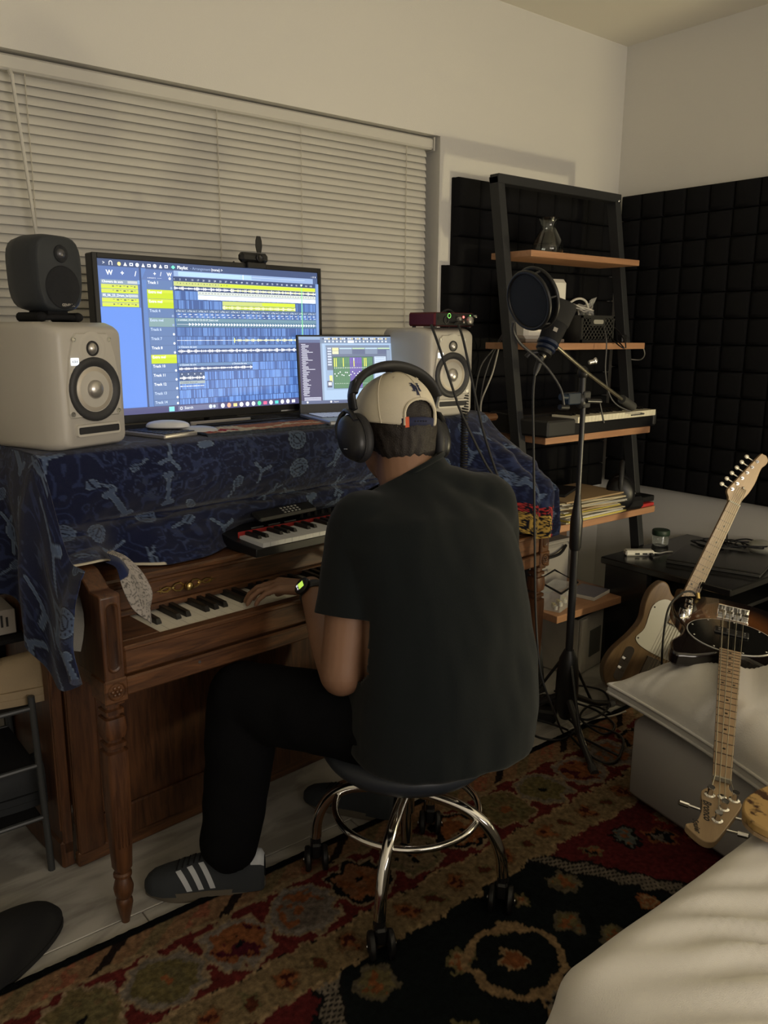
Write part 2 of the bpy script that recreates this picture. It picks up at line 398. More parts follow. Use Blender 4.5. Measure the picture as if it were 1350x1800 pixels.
w1 = (vnoise(X, Y, .03, 3)-.5)*.022+(vnoise(X, Y, .011, 4)-.5)*.012; w2 = (vnoise(X, Y, .03, 5)-.5)*.022+(vnoise(X, Y, .011, 6)-.5)*.012
Xw = X+w1; Yw = Y+w2
beige = (.26,.17,.09); green = (.006,.009,.010); red = (.115,.016,.017); olive = (.15,.125,.06); grey = (.20,.17,.14); rust = (.25,.09,.035); blackc = (.008,.008,.009); tan = (.30,.20,.11)
Cc = np.zeros(X.shape+(3,)); Cc[:] = green
def put(mask, col): Cc[mask] = col
# centre field: dark green medallion with red spandrels
cxm = 1.15
cap = Yw < 1.30
put(cap, red)
dx = np.abs(Xw-cxm)
edge = .30+ (1.24-Yw)*.62
gf = (dx < edge) & cap
band = (np.abs(dx-edge) < .03) & cap
put(gf, green); put(band, grey)
put(band & (np.abs(((X+Y*2)/.03) % 1-.5) < .16), blackc)
put((np.abs(np.abs(dx-edge)-.03) < .005) & cap, blackc)
rs = np.random.RandomState(11)
def rosette(cx, cy, r, cols, k=8, seed=0):
    d = np.hypot(Xw-cx, Yw-cy); a = np.arctan2(Yw-cy, Xw-cx); rr = r*(1+.14*np.cos(k*a+seed))
    put(d < rr, cols[0])
    if len(cols) > 1: put(d < rr*.72, cols[1])
    if len(cols) > 2: put(d < rr*.30, cols[2])
    sp = (d < rr*.66) & (vnoise(X, Y, .014, seed+20) > .63); put(sp, cols[-1])
fl_pos = []
for i in range(260):
    fx, fy = rs.uniform(RX0, RX1), rs.uniform(RY0, 1.20)
    if all(np.hypot(fx-a, fy-b) > .085 for a, b in fl_pos): fl_pos.append((fx, fy))
for i, (fx, fy) in enumerate(fl_pos):
    ingreen = abs(fx-cxm) < .28+(1.24-fy)*.62
    nearband = abs(abs(fx-cxm)-(.30+(1.24-fy)*.62)) < .06
    if nearband: continue
    r = rs.uniform(.018, .05)
    pal = [(olive, tan, rust), (tan, grey, blackc), (rust, tan, rust), (olive, olive, green), ((.12,.10,.07), olive, rust)] if ingreen else [(blackc, (.12,.14,.13), rust), (rust, blackc, grey), (olive, rust, blackc), ((.24,.03,.02), tan, rust)]
    rosette(fx, fy, r, pal[rs.randint(len(pal))], rs.randint(4, 9), i)
# big scroll ring in the green field
for (qx, qy, qr) in ((1.17, 1.00, .105), (.78, .72, .10), (1.52, .70, .1)):
    d = np.hypot((Xw-qx), (Yw-qy)*1.1); put(np.abs(d-qr) < .012, tan); put(d < qr-.02, green); rosette(qx, qy, .03, (tan, rust), 6, 3)
# guard stripe y 1.20 - 1.31
g = (Yw > 1.205) & (Yw <= 1.315); put(g, (.23,.165,.09))
for i in range(20):
    cx = -.4+i*.165; rosette(cx, 1.262, .030, ((.17,.10,.05), rust, (.07,.015,.01)), 5, i)
    rosette(cx+.08, 1.255, .020, (olive, (.10,.03,.015)), 4, i)
put(((np.abs(Yw-1.315) < .006) | (np.abs(Yw-1.205) < .006)) & (vnoise(X, Y, .01, 9) > .35), (.33,.23,.13))
# medallion border 1.315 - 1.50
g = (Yw > 1.32) & (Yw <= 1.505); put(g, (.13,.02,.018))
pal = [((.17,.13,.06), olive, (.17,.12,.06)), (grey, (.16,.13,.055), olive), ((.24,.2,.17), rust, (.08,.01,.02)), ((.22,.19,.17), (.16,.13,.11), rust), (blackc, (.26,.12,.06), rust), ((.17,.14,.08), (.22,.16,.10), blackc), (blackc, rust, tan)]
for i in range(19):
    cx = .395+(i-5)*.168; pc = pal[(i+2) % 7]
    d = np.hypot((Xw-cx), (Yw-1.412)*1.02); a = np.arctan2(Yw-1.412, Xw-cx); rr = .086*(1+.05*np.cos(8*a))
    put((d < rr), (.30,.22,.14)); put(d < rr*.90, pc[0]); put(d < rr*.72, pc[1])
    put((d < rr*.66) & (vnoise(X, Y, .018, i+40) > .60), pc[2]); put(d < rr*.14, blackc if i % 2 else rust)
put(np.abs(Yw-1.508) < .008, (.30,.21,.12))
# outer leaf stripe
g = (Yw > 1.514); put(g, (.27,.155,.085))
q = ((X + (Y-1.51)*-1.3) % .30)/.30
put(g & (np.abs(q-.5) < .045+.02*vnoise(X, Y, .02, 8)) , (.02,.012,.010)); put(g & (np.abs(q-.22) < .10) & (vnoise(X, Y, .016, 12) > .5), (.32,.12,.07)); put(g & (np.abs(q-.85) < .08), (.20,.15,.08))
put(Y > 1.572, (.004,.005,.006))
spk = vnoise(X, Y, .008, 77); Cc *= (.46+.48*spk)[..., None]
Z = .010 + .0022*vnoise(X, Y, .009, 31)
Z[0, :] = .002; Z[-1, :] = .002; Z[:, 0] = .002; Z[:, -1] = .002
def np_grid(name, P, C=None):
    a, b = P.shape[:2]; me = bpy.data.meshes.new(name)
    idx = np.arange(a*b).reshape(a, b)
    F = np.stack([idx[:-1,:-1], idx[1:,:-1], idx[1:,1:], idx[:-1,1:]], -1).reshape(-1)
    nf = len(F)//4; me.vertices.add(a*b); me.vertices.foreach_set('co', P.reshape(-1).astype(np.float32))
    me.loops.add(nf*4); me.loops.foreach_set('vertex_index', F.astype(np.int32)); me.polygons.add(nf)
    me.polygons.foreach_set('loop_start', np.arange(0, nf*4, 4, dtype=np.int32)); me.update(calc_edges=True)
    me.polygons.foreach_set('use_smooth', np.ones(nf, bool))
    if C is not None:
        at = me.color_attributes.new('Col', 'FLOAT_COLOR', 'POINT'); at.data.foreach_set('color', np.concatenate([C, np.ones(C.shape[:2]+(1,))], -1).reshape(-1).astype(np.float32))
    return me
me = np_grid('rug', np.stack([X, Y, Z], -1), Cc)
me.transform(Matrix.Translation((-1.15, -.62, 0)))
me.materials.append(rug_m)
rug = bpy.data.objects.new('rug', me); COL.objects.link(rug); rug.location = (1.15, .62, 0)
tag(rug, 'dark red, green and beige floral oriental wool rug under the stool and bed', 'rug')
# ================================================================== PIANO (local frame: x along the keys, y away from the player)
def pm(name, mb, m, parent, **k): return mk(name, mb, m, parent, **k)
PIA = thing('upright_piano', 'walnut brown upright piano with carved front leg, keyboard open under the navy blanket', 'piano', M=PM)
PL, PR, PB, TOPZ = -.150, 1.424, .60, 1.046      # left, right, back, top
mb = MB(); mb.box(PL+.02, .29, .055, PR-.02, PB, TOPZ-.02, ch=.004); pm('case', mb, piano_wv, PIA)
mb = MB(); mb.box(PL-.004, .20, TOPZ-.024, PR+.004, PB+.004, TOPZ, ch=.008); pm('top_lid', mb, piano_w, PIA)
for s, nm in ((PL, 0), (PR-.026, 1)):
    mb = MB(); mb.box(s, .27, .04, s+.026, PB, TOPZ-.025, ch=.003); mb.box(s-.006, .27, 0, s+.032, PB, .075, ch=.006)
    mb.box(s-.003, .275, .10, s+.029, .31, .95, ch=.004)
    pm('side_panel', mb, piano_wv, PIA)
mb = MB(); mb.box(PL+.03, .262, .03, PR-.03, .292, .56, ch=.004)
pm('lower_panel', mb, piano_wv, PIA)
mb = MB(); 
for (x0, x1, z0, z1) in ((PL+.03, PL+.10, .03, .56), (PR-.10, PR-.03, .03, .56), (PL+.10, PR-.10, .03, .12), (PL+.10, PR-.10, .50, .56)): mb.box(x0, .250, z0, x1, .263, z1, ch=.004)
pm('lower_panel_frame', mb, piano_wv, PIA)
pm('toe_rail', MB().box(PL+.026, .25, 0, PR-.026, .30, .04, ch=.004), piano_w, PIA)
mb = MB(); mb.box(PL+.03, .268, .78, PR-.03, .292, TOPZ-.03, ch=.003); pm('upper_panel', mb, piano_w, PIA)
mb = MB(); mb.box(PL+.01, .0, .560, PR-.01, .29, .600); pm('key_bed', mb, piano_w, PIA)
# cheeks with scrolled arm
for s, e, nm in ((PL, PL+.046, 'L'), (PR-.046, PR, 'R')):
    prof = [(-.035, .600), (-.035, .783), (-.028, .787), (.012, .787), (.030, .800), (.060, .818), (.10, .826), (.29, .828), (.29, .600)]
    vs = [(s, y, z) for y, z in prof]+[(e, y, z) for y, z in prof]; n = len(prof)
    fs = [tuple(range(n)), tuple(range(n, 2*n))[::-1]]+[(i, (i+1)%n, n+(i+1)%n, n+i) for i in range(n)]
    ch = pm('cheek', MB().add(vs, fs), piano_wv, PIA, bevel=.003)
    mb = MB(); c = (s+e)/2
    M = frame((1,0,0), (0,0,1), (0,-1,0), (c, -.0345, .694))
    o1 = rrect(.032, .158, .0155, 6); o2 = rrect(.026, .150, .0125, 6); o3 = rrect(.020, .142, .0095, 6)
    n = len(o1); vs = [(x, y, 0) for x, y in o1]+[(x, y, .0035) for x, y in o2]+[(x, y, .0005) for x, y in o3]
    fs = [(i, (i+1)%n, n+(i+1)%n, n+i) for i in range(n)]+[(n+i, n+(i+1)%n, 2*n+(i+1)%n, 2*n+i) for i in range(n)]+[tuple(range(2*n, 3*n))]
    pm('oval_moulding', MB().add(vs, fs, M), piano_wv, PIA, smooth=40)
    b = pm('corner_block', MB().box(s-.003, -.038, .548, e+.003, .03, .602, ch=.003), piano_w, PIA)
    mb = MB(); M = frame((1,0,0), (0,0,1), (0,-1,0), (c, -.0375, .575))
    mb.lathe([(.0205, 0), (.0205, .002), (.0185, .0045), (.0165, .001), (.0155, .001)], 20, M)
    for k in range(6):
        a = k*pi/3; mb.ell((cos(a)*.009, sin(a)*.009, .001), (.0048, .0048, .0035), M, 8, 6)
    mb.ell((0,0,.002), (.004,.004,.004), M, 8, 6)
    pm('rosette', mb, piano_w, b, smooth=50)
    # leg: carved square top then fluted taper, turned foot
    mb = MB(); q = .42
    def sq(z, r, k=.42): return ((c, -.004, z), r, r, None, k)
    prof = [(.548,.024,.3),(.540,.024,.3),(.537,.017,.6),(.530,.017,.6),(.527,.022,.3),(.518,.022,.3),(.515,.016,.6),(.510,.016,.6),(.508,.023,.35),(.480,.027,.5),(.462,.024,.6),(.458,.017,.7),(.452,.017,.7),(.449,.023,.3),(.440,.023,.3),(.437,.019,.6),(.432,.019,.6),(.429,.025,.35),(.40,.026,.4),(.30,.0245,.45),(.20,.022,.5),(.142,.020,.6),(.136,.017,.9),(.130,.0165,1),(.126,.0205,1),(.120,.0205,1),(.116,.015,1),(.108,.018,1),(.090,.0225,1),(.074,.020,1),(.064,.0155,1),(.058,.0175,.8),(.050,.0175,.7),(.030,.0145,.8),(.008,.010,1),(0,.009,1)]
    mb.rings([sq(z, r, k) for z, r, k in prof], 24)
    lg = pm('leg', mb, piano_wv, PIA, smooth=35)
    if nm == 'L':
        fm = MB()
        for kx in (-.012, -.004, .004, .012): fm.box(c+kx-.0016, -.0295, .20, c+kx+.0016, -.022, .415, ch=.0012)
        pm('fluting', fm, piano_wv, lg)
mb = MB(); mb.box(PL+.046, -.030, .600, PR-.046, -.004, .663, ch=.006); mb.box(PL+.046, -.034, .655, PR-.046, -.002, .667, ch=.003)
pm('key_slip', mb, piano_w, PIA)
mb = MB(); mb.box(PL+.046, -.034, .556, PR-.046, -.002, .597, ch=.004); pm('front_rail', mb, piano_w, PIA)
pm('key_block', MB().box(PL+.046, -.003, .600, -.001, .15, .668, ch=.003), piano_w, PIA); pm('key_block', MB().box(1.276, -.003, .600, PR-.046, .15, .668, ch=.003), piano_w, PIA)
fb = MB(); fb.box(PL+.046, .134, .668, PR-.046, .150, .682, ch=.003); fb.box(PL+.046, .150, .668, PR-.046, .170, .745, ch=.003); fb.box(PL+.046, .128, .738, PR-.046, .16, .752, ch=.004)
pm('fallboard', fb, piano_w, PIA)
pm('key_lid', MB().box(PL+.046, .122, .748, PR-.046, .29, .765, ch=.005), piano_w, PIA)
# brass ornament and knob
om = MB(); M = frame((1,0,0), (0,0,1), (0,-1,0), (.155, .149, .707))
def half(sg):
    om.tube([(sg*x, y, .001) for x, y in ((.008,.002),(.018,.010),(.030,.009),(.042,.001),(.054,-.006),(.064,-.004),(.072,.0))], .0028, 6, M=M)
    om.tube([(sg*x, y, .001) for x, y in ((.008,-.002),(.018,-.010),(.030,-.008),(.042,.001),(.054,.006),(.064,.004),(.072,.0))], .0028, 6, M=M)
    om.prism([(sg*x, y) for x, y in ((.066,.0),(.072,.008),(.071,.002),(.084,0),(.071,-.002),(.072,-.008))], 0, .002, M)
    om.ell((sg*.036, 0, .001), (.006,.003,.002), M, 8, 6)
half(1); half(-1)
pm('brass_ornament', om, brass, PIA, smooth=50)
pm('knob', MB().lathe([(.004,0),(.004,.008),(.010,.011),(.0115,.016),(.009,.021),(.003,.023)], 18, M), brass, PIA, smooth=50)
pm('keyhole_plate', MB().lathe([(.0035,0),(.0035,.0015)], 10, frame((1,0,0),(0,0,1),(0,-1,0),(.075,-.0335,.583))), steel, PIA)
# keys
KW = .0255; pat = 'ABCDEFG'
def wkey(w, L, left, right):  # notch widths for black keys
    y1 = L; bx = .0; nb = .05
    poly = [(0.0004, 0), (w-.0004, 0), (w-.0004, nb), (w-.0004-right, nb), (w-.0004-right, y1), (.0004+left, y1), (.0004+left, nb), (.0004, nb)]
    pts = [p for i, p in enumerate(poly) if not (i > 0 and abs(p[0]-poly[i-1][0]) < 1e-6 and abs(p[1]-poly[i-1][1]) < 1e-6)]
    return pts
wm = {}
for i in range(50):
    L_ = pat[i % 7]
    hasR = L_ in 'ACDFG'; hasL = L_ in 'BDEGA' and i > 0
    key = (hasL, hasR)
    if key not in wm:
        mb = MB(); mb.prism(wkey(KW, .150, .0065 if hasL else 0, .0065 if hasR else 0), .645, .6635); mb.box(.0004, -.0022, .655, KW-.0004, .004, .6645, ch=.001)
        me = mb.mesh('white_key'); finish(me, 0); me.materials.append(ivory); wm[key] = me
    inst('white_key', wm[key], PIA, (i*KW, 0, random.uniform(-.0006, 0)))
bp = [(-.0062, .052), (.0062, .052), (.0062, .148), (-.0062, .148)]
vs = [(-.0068,.050,.655),(.0068,.050,.655),(.0068,.148,.655),(-.0068,.148,.655),(-.0050,.056,.6755),(.0050,.056,.6755),(.0055,.148,.678),(-.0055,.148,.678),(-.0060,.051,.668),(.0060,.051,.668)]
fs = [(0,1,2,3),(4,7,6,5),(0,8,9,1),(8,4,5,9),(1,9,5,6,2),(0,3,7,4,8),(2,6,7,3)]
bme2 = MB().add(vs, fs).mesh('black_key'); finish(bme2, 0); bme2.materials.append(ebony)
for i in range(49):
    if pat[i % 7] in 'ACDFG': inst('black_key', bme2, PIA, ((i+1)*KW, 0, 0))
# ================================================================== BLANKET
def S(x, a, b): 
    t = min(1, max(0, (x-a)/(b-a))); return t*t*(3-2*t)
def motif_paint(U, V, seed, dens=1.0):
    """line-art print in cloth coordinates (metres)"""
    C = np.zeros(U.shape+(3,)); C[:] = (.0075, .0105, .035)
    n1 = fbm(U, V, .11, seed); n2 = fbm(U, V, .045, seed+9)
    lines = (np.abs(((n1*9) % 1)-.5) < .10); C[lines] = (.018,.027,.078)
    lines = (np.abs(((n2*5) % 1)-.5) < .07) & (vnoise(U, V, .15, seed+3) > .5); C[lines] = (.027,.040,.10)
    st2 = (vnoise(U, V, .009, seed+5) > .74) & (vnoise(U, V, .12, seed+6) > .62); C[st2] = (.025,.036,.08)
    rs = np.random.RandomState(seed+100); f = (.062,.090,.160); g = (.11,.15,.23); o = (.006,.008,.025)
    placed = []
    u0, u1, v0, v1 = U.min(), U.max(), V.min(), V.max()
    for t in range(int(400*dens)):
        cx, cy = rs.uniform(u0, u1), rs.uniform(v0, v1)
        if any(np.hypot(cx-a, cy-b) < .075 for a, b in placed): continue
        placed.append((cx, cy)); th = rs.uniform(0, 2*pi); k = rs.randint(6); s = rs.uniform(.8, 1.25)
        m = (np.abs(U-cx) < .10) & (np.abs(V-cy) < .10)
        if not m.any(): continue
        x = ((U-cx)*cos(th)+(V-cy)*sin(th))/s; y = (-(U-cx)*sin(th)+(V-cy)*cos(th))/s
        seg = lambda ax, ay, bx, by: np.hypot(x-(ax+(bx-ax)*np.clip(((x-ax)*(bx-ax)+(y-ay)*(by-ay))/((bx-ax)**2+(by-ay)**2), 0, 1)), y-(ay+(by-ay)*np.clip(((x-ax)*(bx-ax)+(y-ay)*(by-ay))/((bx-ax)**2+(by-ay)**2), 0, 1)))
        if k == 0:   # bone
            d = np.minimum(seg(-.038, 0, .038, .004)-.0065, np.minimum(np.hypot(x+.042, y-.008)-.009, np.hypot(x+.042, y+.008)-.009)); d = np.minimum(d, np.minimum(np.hypot(x-.042, y-.010)-.009, np.hypot(x-.042, y+.004)-.008))
        elif k == 1: # compass dial
            r = np.hypot(x, y); d = r-.026
        elif k == 2: # hare / bird: body, limbs
            d = np.minimum(np.hypot(x/1.9, y)-.010, seg(.018, .002, .044, .012)-.003); d = np.minimum(d, seg(.018, -.002, .044, -.006)-.003); d = np.minimum(d, seg(-.018, 0, -.030, .012)-.004); d = np.minimum(d, seg(-.018, 0, -.040, -.010)-.0028)
        elif k == 3: # striped leaf
            d = np.hypot(x/2.2, y)-.0105
        elif k == 4: # swallow
            d = np.minimum(seg(-.04, .018, 0, 0)-.0045, seg(.038, .022, 0, 0)-.0045); d = np.minimum(d, seg(0, .004, 0, -.030)-.0055)
        else:        # lamp / brush
            d = np.minimum(np.hypot(x-.012, (y)*1.3)-.015, seg(-.03, 0, .0, 0)-.0035)
        A = m & (d < .0022); C[A] = o
        A = m & (d < 0); C[A] = f
        A = m & (d < 0) & (d > -.0014); C[A] = g
        if k == 1:
            A = m & (np.abs(np.hypot(x, y)-.013) < .0012); C[A] = o
            A = m & (seg(-.008, -.008, .010, .010) < .0018); C[A] = o
            A = m & (np.abs(np.hypot(x, y)-.020) < .002) & ((np.arctan2(y, x)*12/pi) % 2 < .7); C[A] = o
        if k in (3, 5):
            A = m & (d < -.002) & ((x/.0042) % 1 < .35); C[A] = o
        if k == 2: A = m & (d < -.002) & (np.abs(y-.003) < .0008); C[A] = o
    return C
wob = lambda a, b, s: mnoise.noise(Vector((a/s, b/s, 3.1)))
# main sheet: across the top, down the front, forward over the key lid
U0, U1 = -.165, 1.415; nu = 400
def profile(u):
    k = S(u, 1.05, 1.36)                      # on the right the cloth hangs straight from the top to the arm
    kl = 1-S(u, -.10, .04)
    endv = .235 - .09*S(u, -.02, .12) + .06*S(u, .18, .34) + .05*S(u, .3, .42)
    pts = [(.585, 1.055), (.42, 1.053), (.25, 1.053), (.205, 1.050), (.192, 1.036), (.196, .985), (.214, .93), (.240, .888), (.262, .868), (.232, .856), (endv*.35+.148, .826), (endv+.012, .785), (endv, .772), (endv-.004, .768)]
    if kl > 0:  # left end: rides over the scrolled arm
        q = [(.585, 1.055), (.42, 1.053), (.25, 1.053), (.205, 1.050), (.192, 1.036), (.196, .985), (.206, .94), (.214, .90), (.205, .885), (.18, .868), (.15, .852), (.125, .842), (.10, .834), (.072, .829)]
        pts = [(a[0]*(1-kl)+b[0]*kl, a[1]*(1-kl)+b[1]*kl) for a, b in zip(pts, q)]
    q = [(.585, 1.055), (.42, 1.053), (.25, 1.053), (.22, 1.050), (.195, 1.035), (.16, 1.00), (.12, .965), (.08, .93), (.045, .90), (.015, .872), (-.015, .848), (-.045, .826), (-.058, .78), (-.060, .655)]
    return [(a[0]*(1-k)+b[0]*k, a[1]*(1-k)+b[1]*k) for a, b in zip(pts, q)]
rows = []; fabU = []; fabV = []
nv = 260
for i in range(nu+1):
    u = U0+(U1-U0)*i/nu
    uu = u
    pr = spline([Vector((0, a, b)) for a, b in profile(u)], 6)
    ln = [0]
    for a, b in zip(pr, pr[1:]): ln.append(ln[-1]+(b-a).length)
    row = []; fv = []
    for j in range(nv+1):
        s = ln[-1]*j/nv; k = min(len(ln)-2, max(0, int(np.searchsorted(ln, s)-1))); t = (s-ln[k])/max(1e-9, ln[k+1]-ln[k])
        P = pr[k].lerp(pr[k+1], t); hang = S(s, .40, .48)
        d = hang*(.009*wob(u, s*.6, .09)+.005*wob(u*.7, s, .03))
        kk = S(u, 1.05, 1.36)
        d += hang*kk*.022*sin(u*46+s*6)*S(s, .45, .7)
        d += hang*.006*sin(s*60+u*9)*S(-abs(s-.62), -.10, -.02)
        hem = (.012*wob(u, 9.1, .10))*S(s, ln[-1]-.10, ln[-1])
        row.append((u-.055*kk*S(ln[-1]*.75-s, 0, .25), P.y-abs(d)*1.0-hem*.6, P.z+ .0015 + abs(d)*.5)); fv.append(s)
    rows.append(row); fabU.append([u]*(nv+1)); fabV.append(fv)
P3 = np.array(rows); FU = np.array(fabU); FV = np.array(fabV)
Cb = motif_paint(FU, FV, 5)
# border print on the right corner of the hem
ylw = (FU > 1.27) & (FV > FV.max(axis=1, keepdims=True)-.105); 
pn = np.abs(((fbm(FU, FV, .03, 61)*7) % 1)-.5)
Cb[ylw & (FU < 1.375)] = (.006,.006,.01); Cb[ylw & (FU < 1.365) & (pn < .26)] = (.42,.27,.06)
top_red = ylw & (FV < FV.max(axis=1, keepdims=True)-.075) & (FU < 1.39); Cb[top_red] = (.006,.006,.012); Cb[top_red & (pn < .2)] = (.38,.03,.03)
Cb[ylw & (FU >= 1.365) & (FU < 1.392) & (pn < .17)] = (.40,.035,.035)
Cb[:, :][(FV > FV.max(axis=1, keepdims=True)-.006) & (FU < .10)] = (.55,.50,.38)
me = np_grid('blanket', P3, Cb)
# left hanging part (falls over the end of the piano) joined to the same cloth
rowsL = []; FU2 = []; FV2 = []
na, nb = 230, 190
for i in range(na+1):
    v = .585 - i/na*(.585+.005)
    if v > .205: zt = 1.053
    else: zt = 1.050 - (1.050-.838)*S(.205-v, 0, .16)
    zb = .735 - .05*sin((v+.1)*5) - .11*S(v, .34, .10) + .05*S(.02-v, -.03, .03) + .02*sin(v*40)
    row = []; fu = []; fv = []
    for j in range(nb+1):
        t = j/nb; z = zt + (zb-zt)*t; out = .010+.022*S(t, 0, .35)
        out += .020*sin(v*34+1.5*t)*S(t, .05, .7) + .010*sin(v*71)*t + .012*S(t, .1, .8)*S(.20-v, 0, .1)
        cr = min(1, t*12)
        vv = v - .075*t*S(.18-v, -.02, .16) + .014*wob(v, t*.3, .08)*t
        row.append((U0-(out*cr)+.002, vv, z+.0015*(1-cr))); fu.append(-.165-(zt-z)); fv.append(v*1.0+.3)
    rowsL.append(row); FU2.append(fu); FV2.append(fv)
PL3 = np.array(rowsL); C2 = motif_paint(np.array(FU2), np.array(FV2), 8)
me2 = np_grid('blanket2', PL3, C2)
# turned-back corner over the keys, showing the pale reverse
rc = []; na3, nb3 = 90, 40
ctrl = spline([(-.085, .085, .838), (-.075, .055, .833), (-.066, .038, .812), (-.052, .028, .775), (-.038, .024, .738), (-.026, .026, .712)], 15)
A3 = np.zeros((len(ctrl), nb3+1, 3)); FU3 = np.zeros((len(ctrl), nb3+1)); FV3 = FU3.copy()
for i, p in enumerate(ctrl):
    t = i/(len(ctrl)-1); w = .016+.026*S(t, .1, .6)-.032*S(t, .68, 1.0)
    for j in range(nb3+1):
        b = j/nb3*2-1
        A3[i, j] = (p.x+.012+w*b*.75, p.y-.012+.016*b+.012*sin(b*4)*(1-t), p.z-.012*abs(b)*t+.010*b); FU3[i, j] = i*.003; FV3[i, j] = w*b
C3 = np.zeros(A3.shape); C3[:] = (.33,.30,.27); pn = np.abs(((fbm(FU3, FV3, .03, 88)*8) % 1)-.5); C3[pn < .13] = (.12,.11,.10)
tt = np.arange(len(ctrl))[:, None]/len(ctrl)+FV3*0; C3[(tt < .40) & (FV3 < .004)] = (.015,.022,.07)
me3 = np_grid('corner', A3, C3)
def joinmesh(name, parts):
    bm = bmesh.new()
    for m_ in parts: bm.from_mesh(m_)
    out = bpy.data.meshes.new(name); bm.to_mesh(out); bm.free()
    return out
jm = joinmesh('blanket', [me, me2, me3])
jm.polygons.foreach_set('use_smooth', [True]*len(jm.polygons)); jm.materials.append(navy)
bo = bpy.data.objects.new('blanket', jm); COL.objects.link(bo)
jm.transform(Matrix.Translation((-.6, -.3, -1.05))); bo.matrix_basis = PM @ Matrix.Translation((.6, .3, 1.05))
tag(bo, 'navy blue printed blanket draped over the top and left end of the piano', 'blanket')
sd = bo.modifiers.new('solid', 'SOLIDIFY'); sd.thickness = .0025; sd.offset = 0
pale = mat('blanket_lining', (.36,.34,.30), .9, bump=.4, bscale=600, spec=.15)
mb = MB(); mb.grid([[(-.175+.012*sin(t*3+s*2)-.008*s, .01+.05*s+.01*t, .80-.14*t) for s in (0,.33,.66,1)] for t in (0,.2,.4,.6,.8,1)])
o = mk('lining', mb, pale, bo, smooth=60, fixn=False); o.matrix_basis = Matrix.Translation((-.6, -.3, -1.05))
# ================================================================== THINGS ON THE PIANO
def loc_in(M): return M
def onp(u, v, z, rz=0, tilt=0): return Matrix.Translation(W(u, v, z)) @ Matrix.Rotation(PHI+radians(rz), 4, 'Z') @ Matrix.Rotation(radians(tilt), 4, 'X')
class Screen:
    def __init__(s, w, h): s.w, s.h = w, h; s.v = []; s.f = []; s.c = []; s.z = 0
    def poly(s, pts, col):
        n = len(s.v); s.z += .0000012
        s.v += [((x-.5)*s.w, -s.z, (.5-y)*s.h) for x, y in pts]; s.f.append(tuple(range(n, n+len(pts)))); s.c.append(col)
    def rect(s, x0, y0, x1, y1, col): s.poly([(x0, y1), (x1, y1), (x1, y0), (x0, y0)], col)
    def disc(s, x, y, r, col, n=12): s.poly([(x+r*cos(-2*pi*k/n), y+r*s.w/s.h*sin(-2*pi*k/n)) for k in range(n)], col)
    def text(s, t, x, y, h, col, bold=0, al='LEFT'):
        vs, fs = text_geo(t, 1, 0, bold, al); n = len(s.v); s.z += .0000012; k = h/.7; asp = s.h/s.w
        s.v += [((x+a*k*asp-.5)*s.w, -s.z, (.5-(y-b*k))*s.h) for a, b, _ in vs]; s.f += [tuple(i+n for i in f) for f in fs]; s.c += [col]*len(fs)
    def mesh(s, name):
        me = bpy.data.meshes.new(name); me.from_pydata(s.v, [], s.f); me.update()
        at = me.color_attributes.new('Col', 'FLOAT_COLOR', 'CORNER'); L = []
        for p, c in zip(me.polygons, s.c):
            for _ in p.vertices: L += [c[0], c[1], c[2], 1]
        at.data.foreach_set('color', L); return me
em_tv = emcol('screen_light', 1.3); em_lap = emcol('laptop_screen_light', 1.15)
# --- big monitor
TM = onp(.483, .466, 1.060, .5, -1.0)
tv = thing('monitor', 'large flat monitor with thin black bezel showing a music arrangement timeline', 'monitor', M=TM)
TW, TH = .742, .432; Z0 = .018
mb = MB(); t = .012
mb.box(-TW/2, -.008, Z0, TW/2, .030, Z0+TH, ch=.003); pm('housing', mb, black_m, tv)
mb = MB()
mb.box(-TW/2, -.011, Z0, -TW/2+.013, -.007, Z0+TH, ch=.001); mb.box(TW/2-.013, -.011, Z0, TW/2, -.007, Z0+TH, ch=.001); mb.box(-TW/2+.013, -.011, Z0+TH-.013, TW/2-.013, -.007, Z0+TH, ch=.001); mb.box(-TW/2+.013, -.012, Z0, TW/2-.013, -.007, Z0+.022, ch=.001)
pm('bezel', mb, black_m, tv)
mb = MB(); mb.box(-.11, -.04, -.004, .11, .10, .004, ch=.002); mb.box(-.05, .0, .002, .05, .03, .06, ch=.003); pm('stand', mb, black_m, tv)
silver = mat('brushed_silver', (.42,.40,.38), .35, .6)
pm('silver_bar', MB().box(-.128, -.030, -.001, .075, -.022, .011, ch=.002), silver, tv)
mb = MB(); mb.box(.20, -.0125, Z0+.001, .28, -.011, Z0+.005); pm('trim_light', mb, steel, tv)
s = Screen(TW-.028, TH-.036)
bg = (.075,.12,.26); bright = (.16,.30,.72); lite = (.24,.42,.85); white = (.95,.97,1); dim = (.30,.40,.62); lime = (.62,.74,.05); drk = (.022,.04,.11); teal = (.10,.20,.26)
s.rect(0, 0, 1, 1, bg); s.rect(0, 0, 1, .045, (.05,.08,.18))
s.rect(0, .30, .158, .955, (.13,.27,.74)); s.rect(0, .045, .158, .30, (.10,.17,.40)); s.rect(.158, .045, .166, .955, (.05,.08,.19)); s.rect(.166, .045, .185, .955, (.12,.22,.5))
s.text('>', .018, .035, .022, white); s.text('\u2229', .042, .037, .028, white, .02)
for i in range(9):
    x = .082+.0235*i; c = (.9,.75,.3) if i == 0 else white
    if i % 3 == 0: s.disc(x, .027, .007, c); 
    elif i % 3 == 1: s.poly([(x-.007,.038),(x+.007,.038),(x,.014)], c)
    else: s.rect(x-.007, .017, x+.007, .036, c); s.rect(x-.004, .022, x+.004, .031, bg)
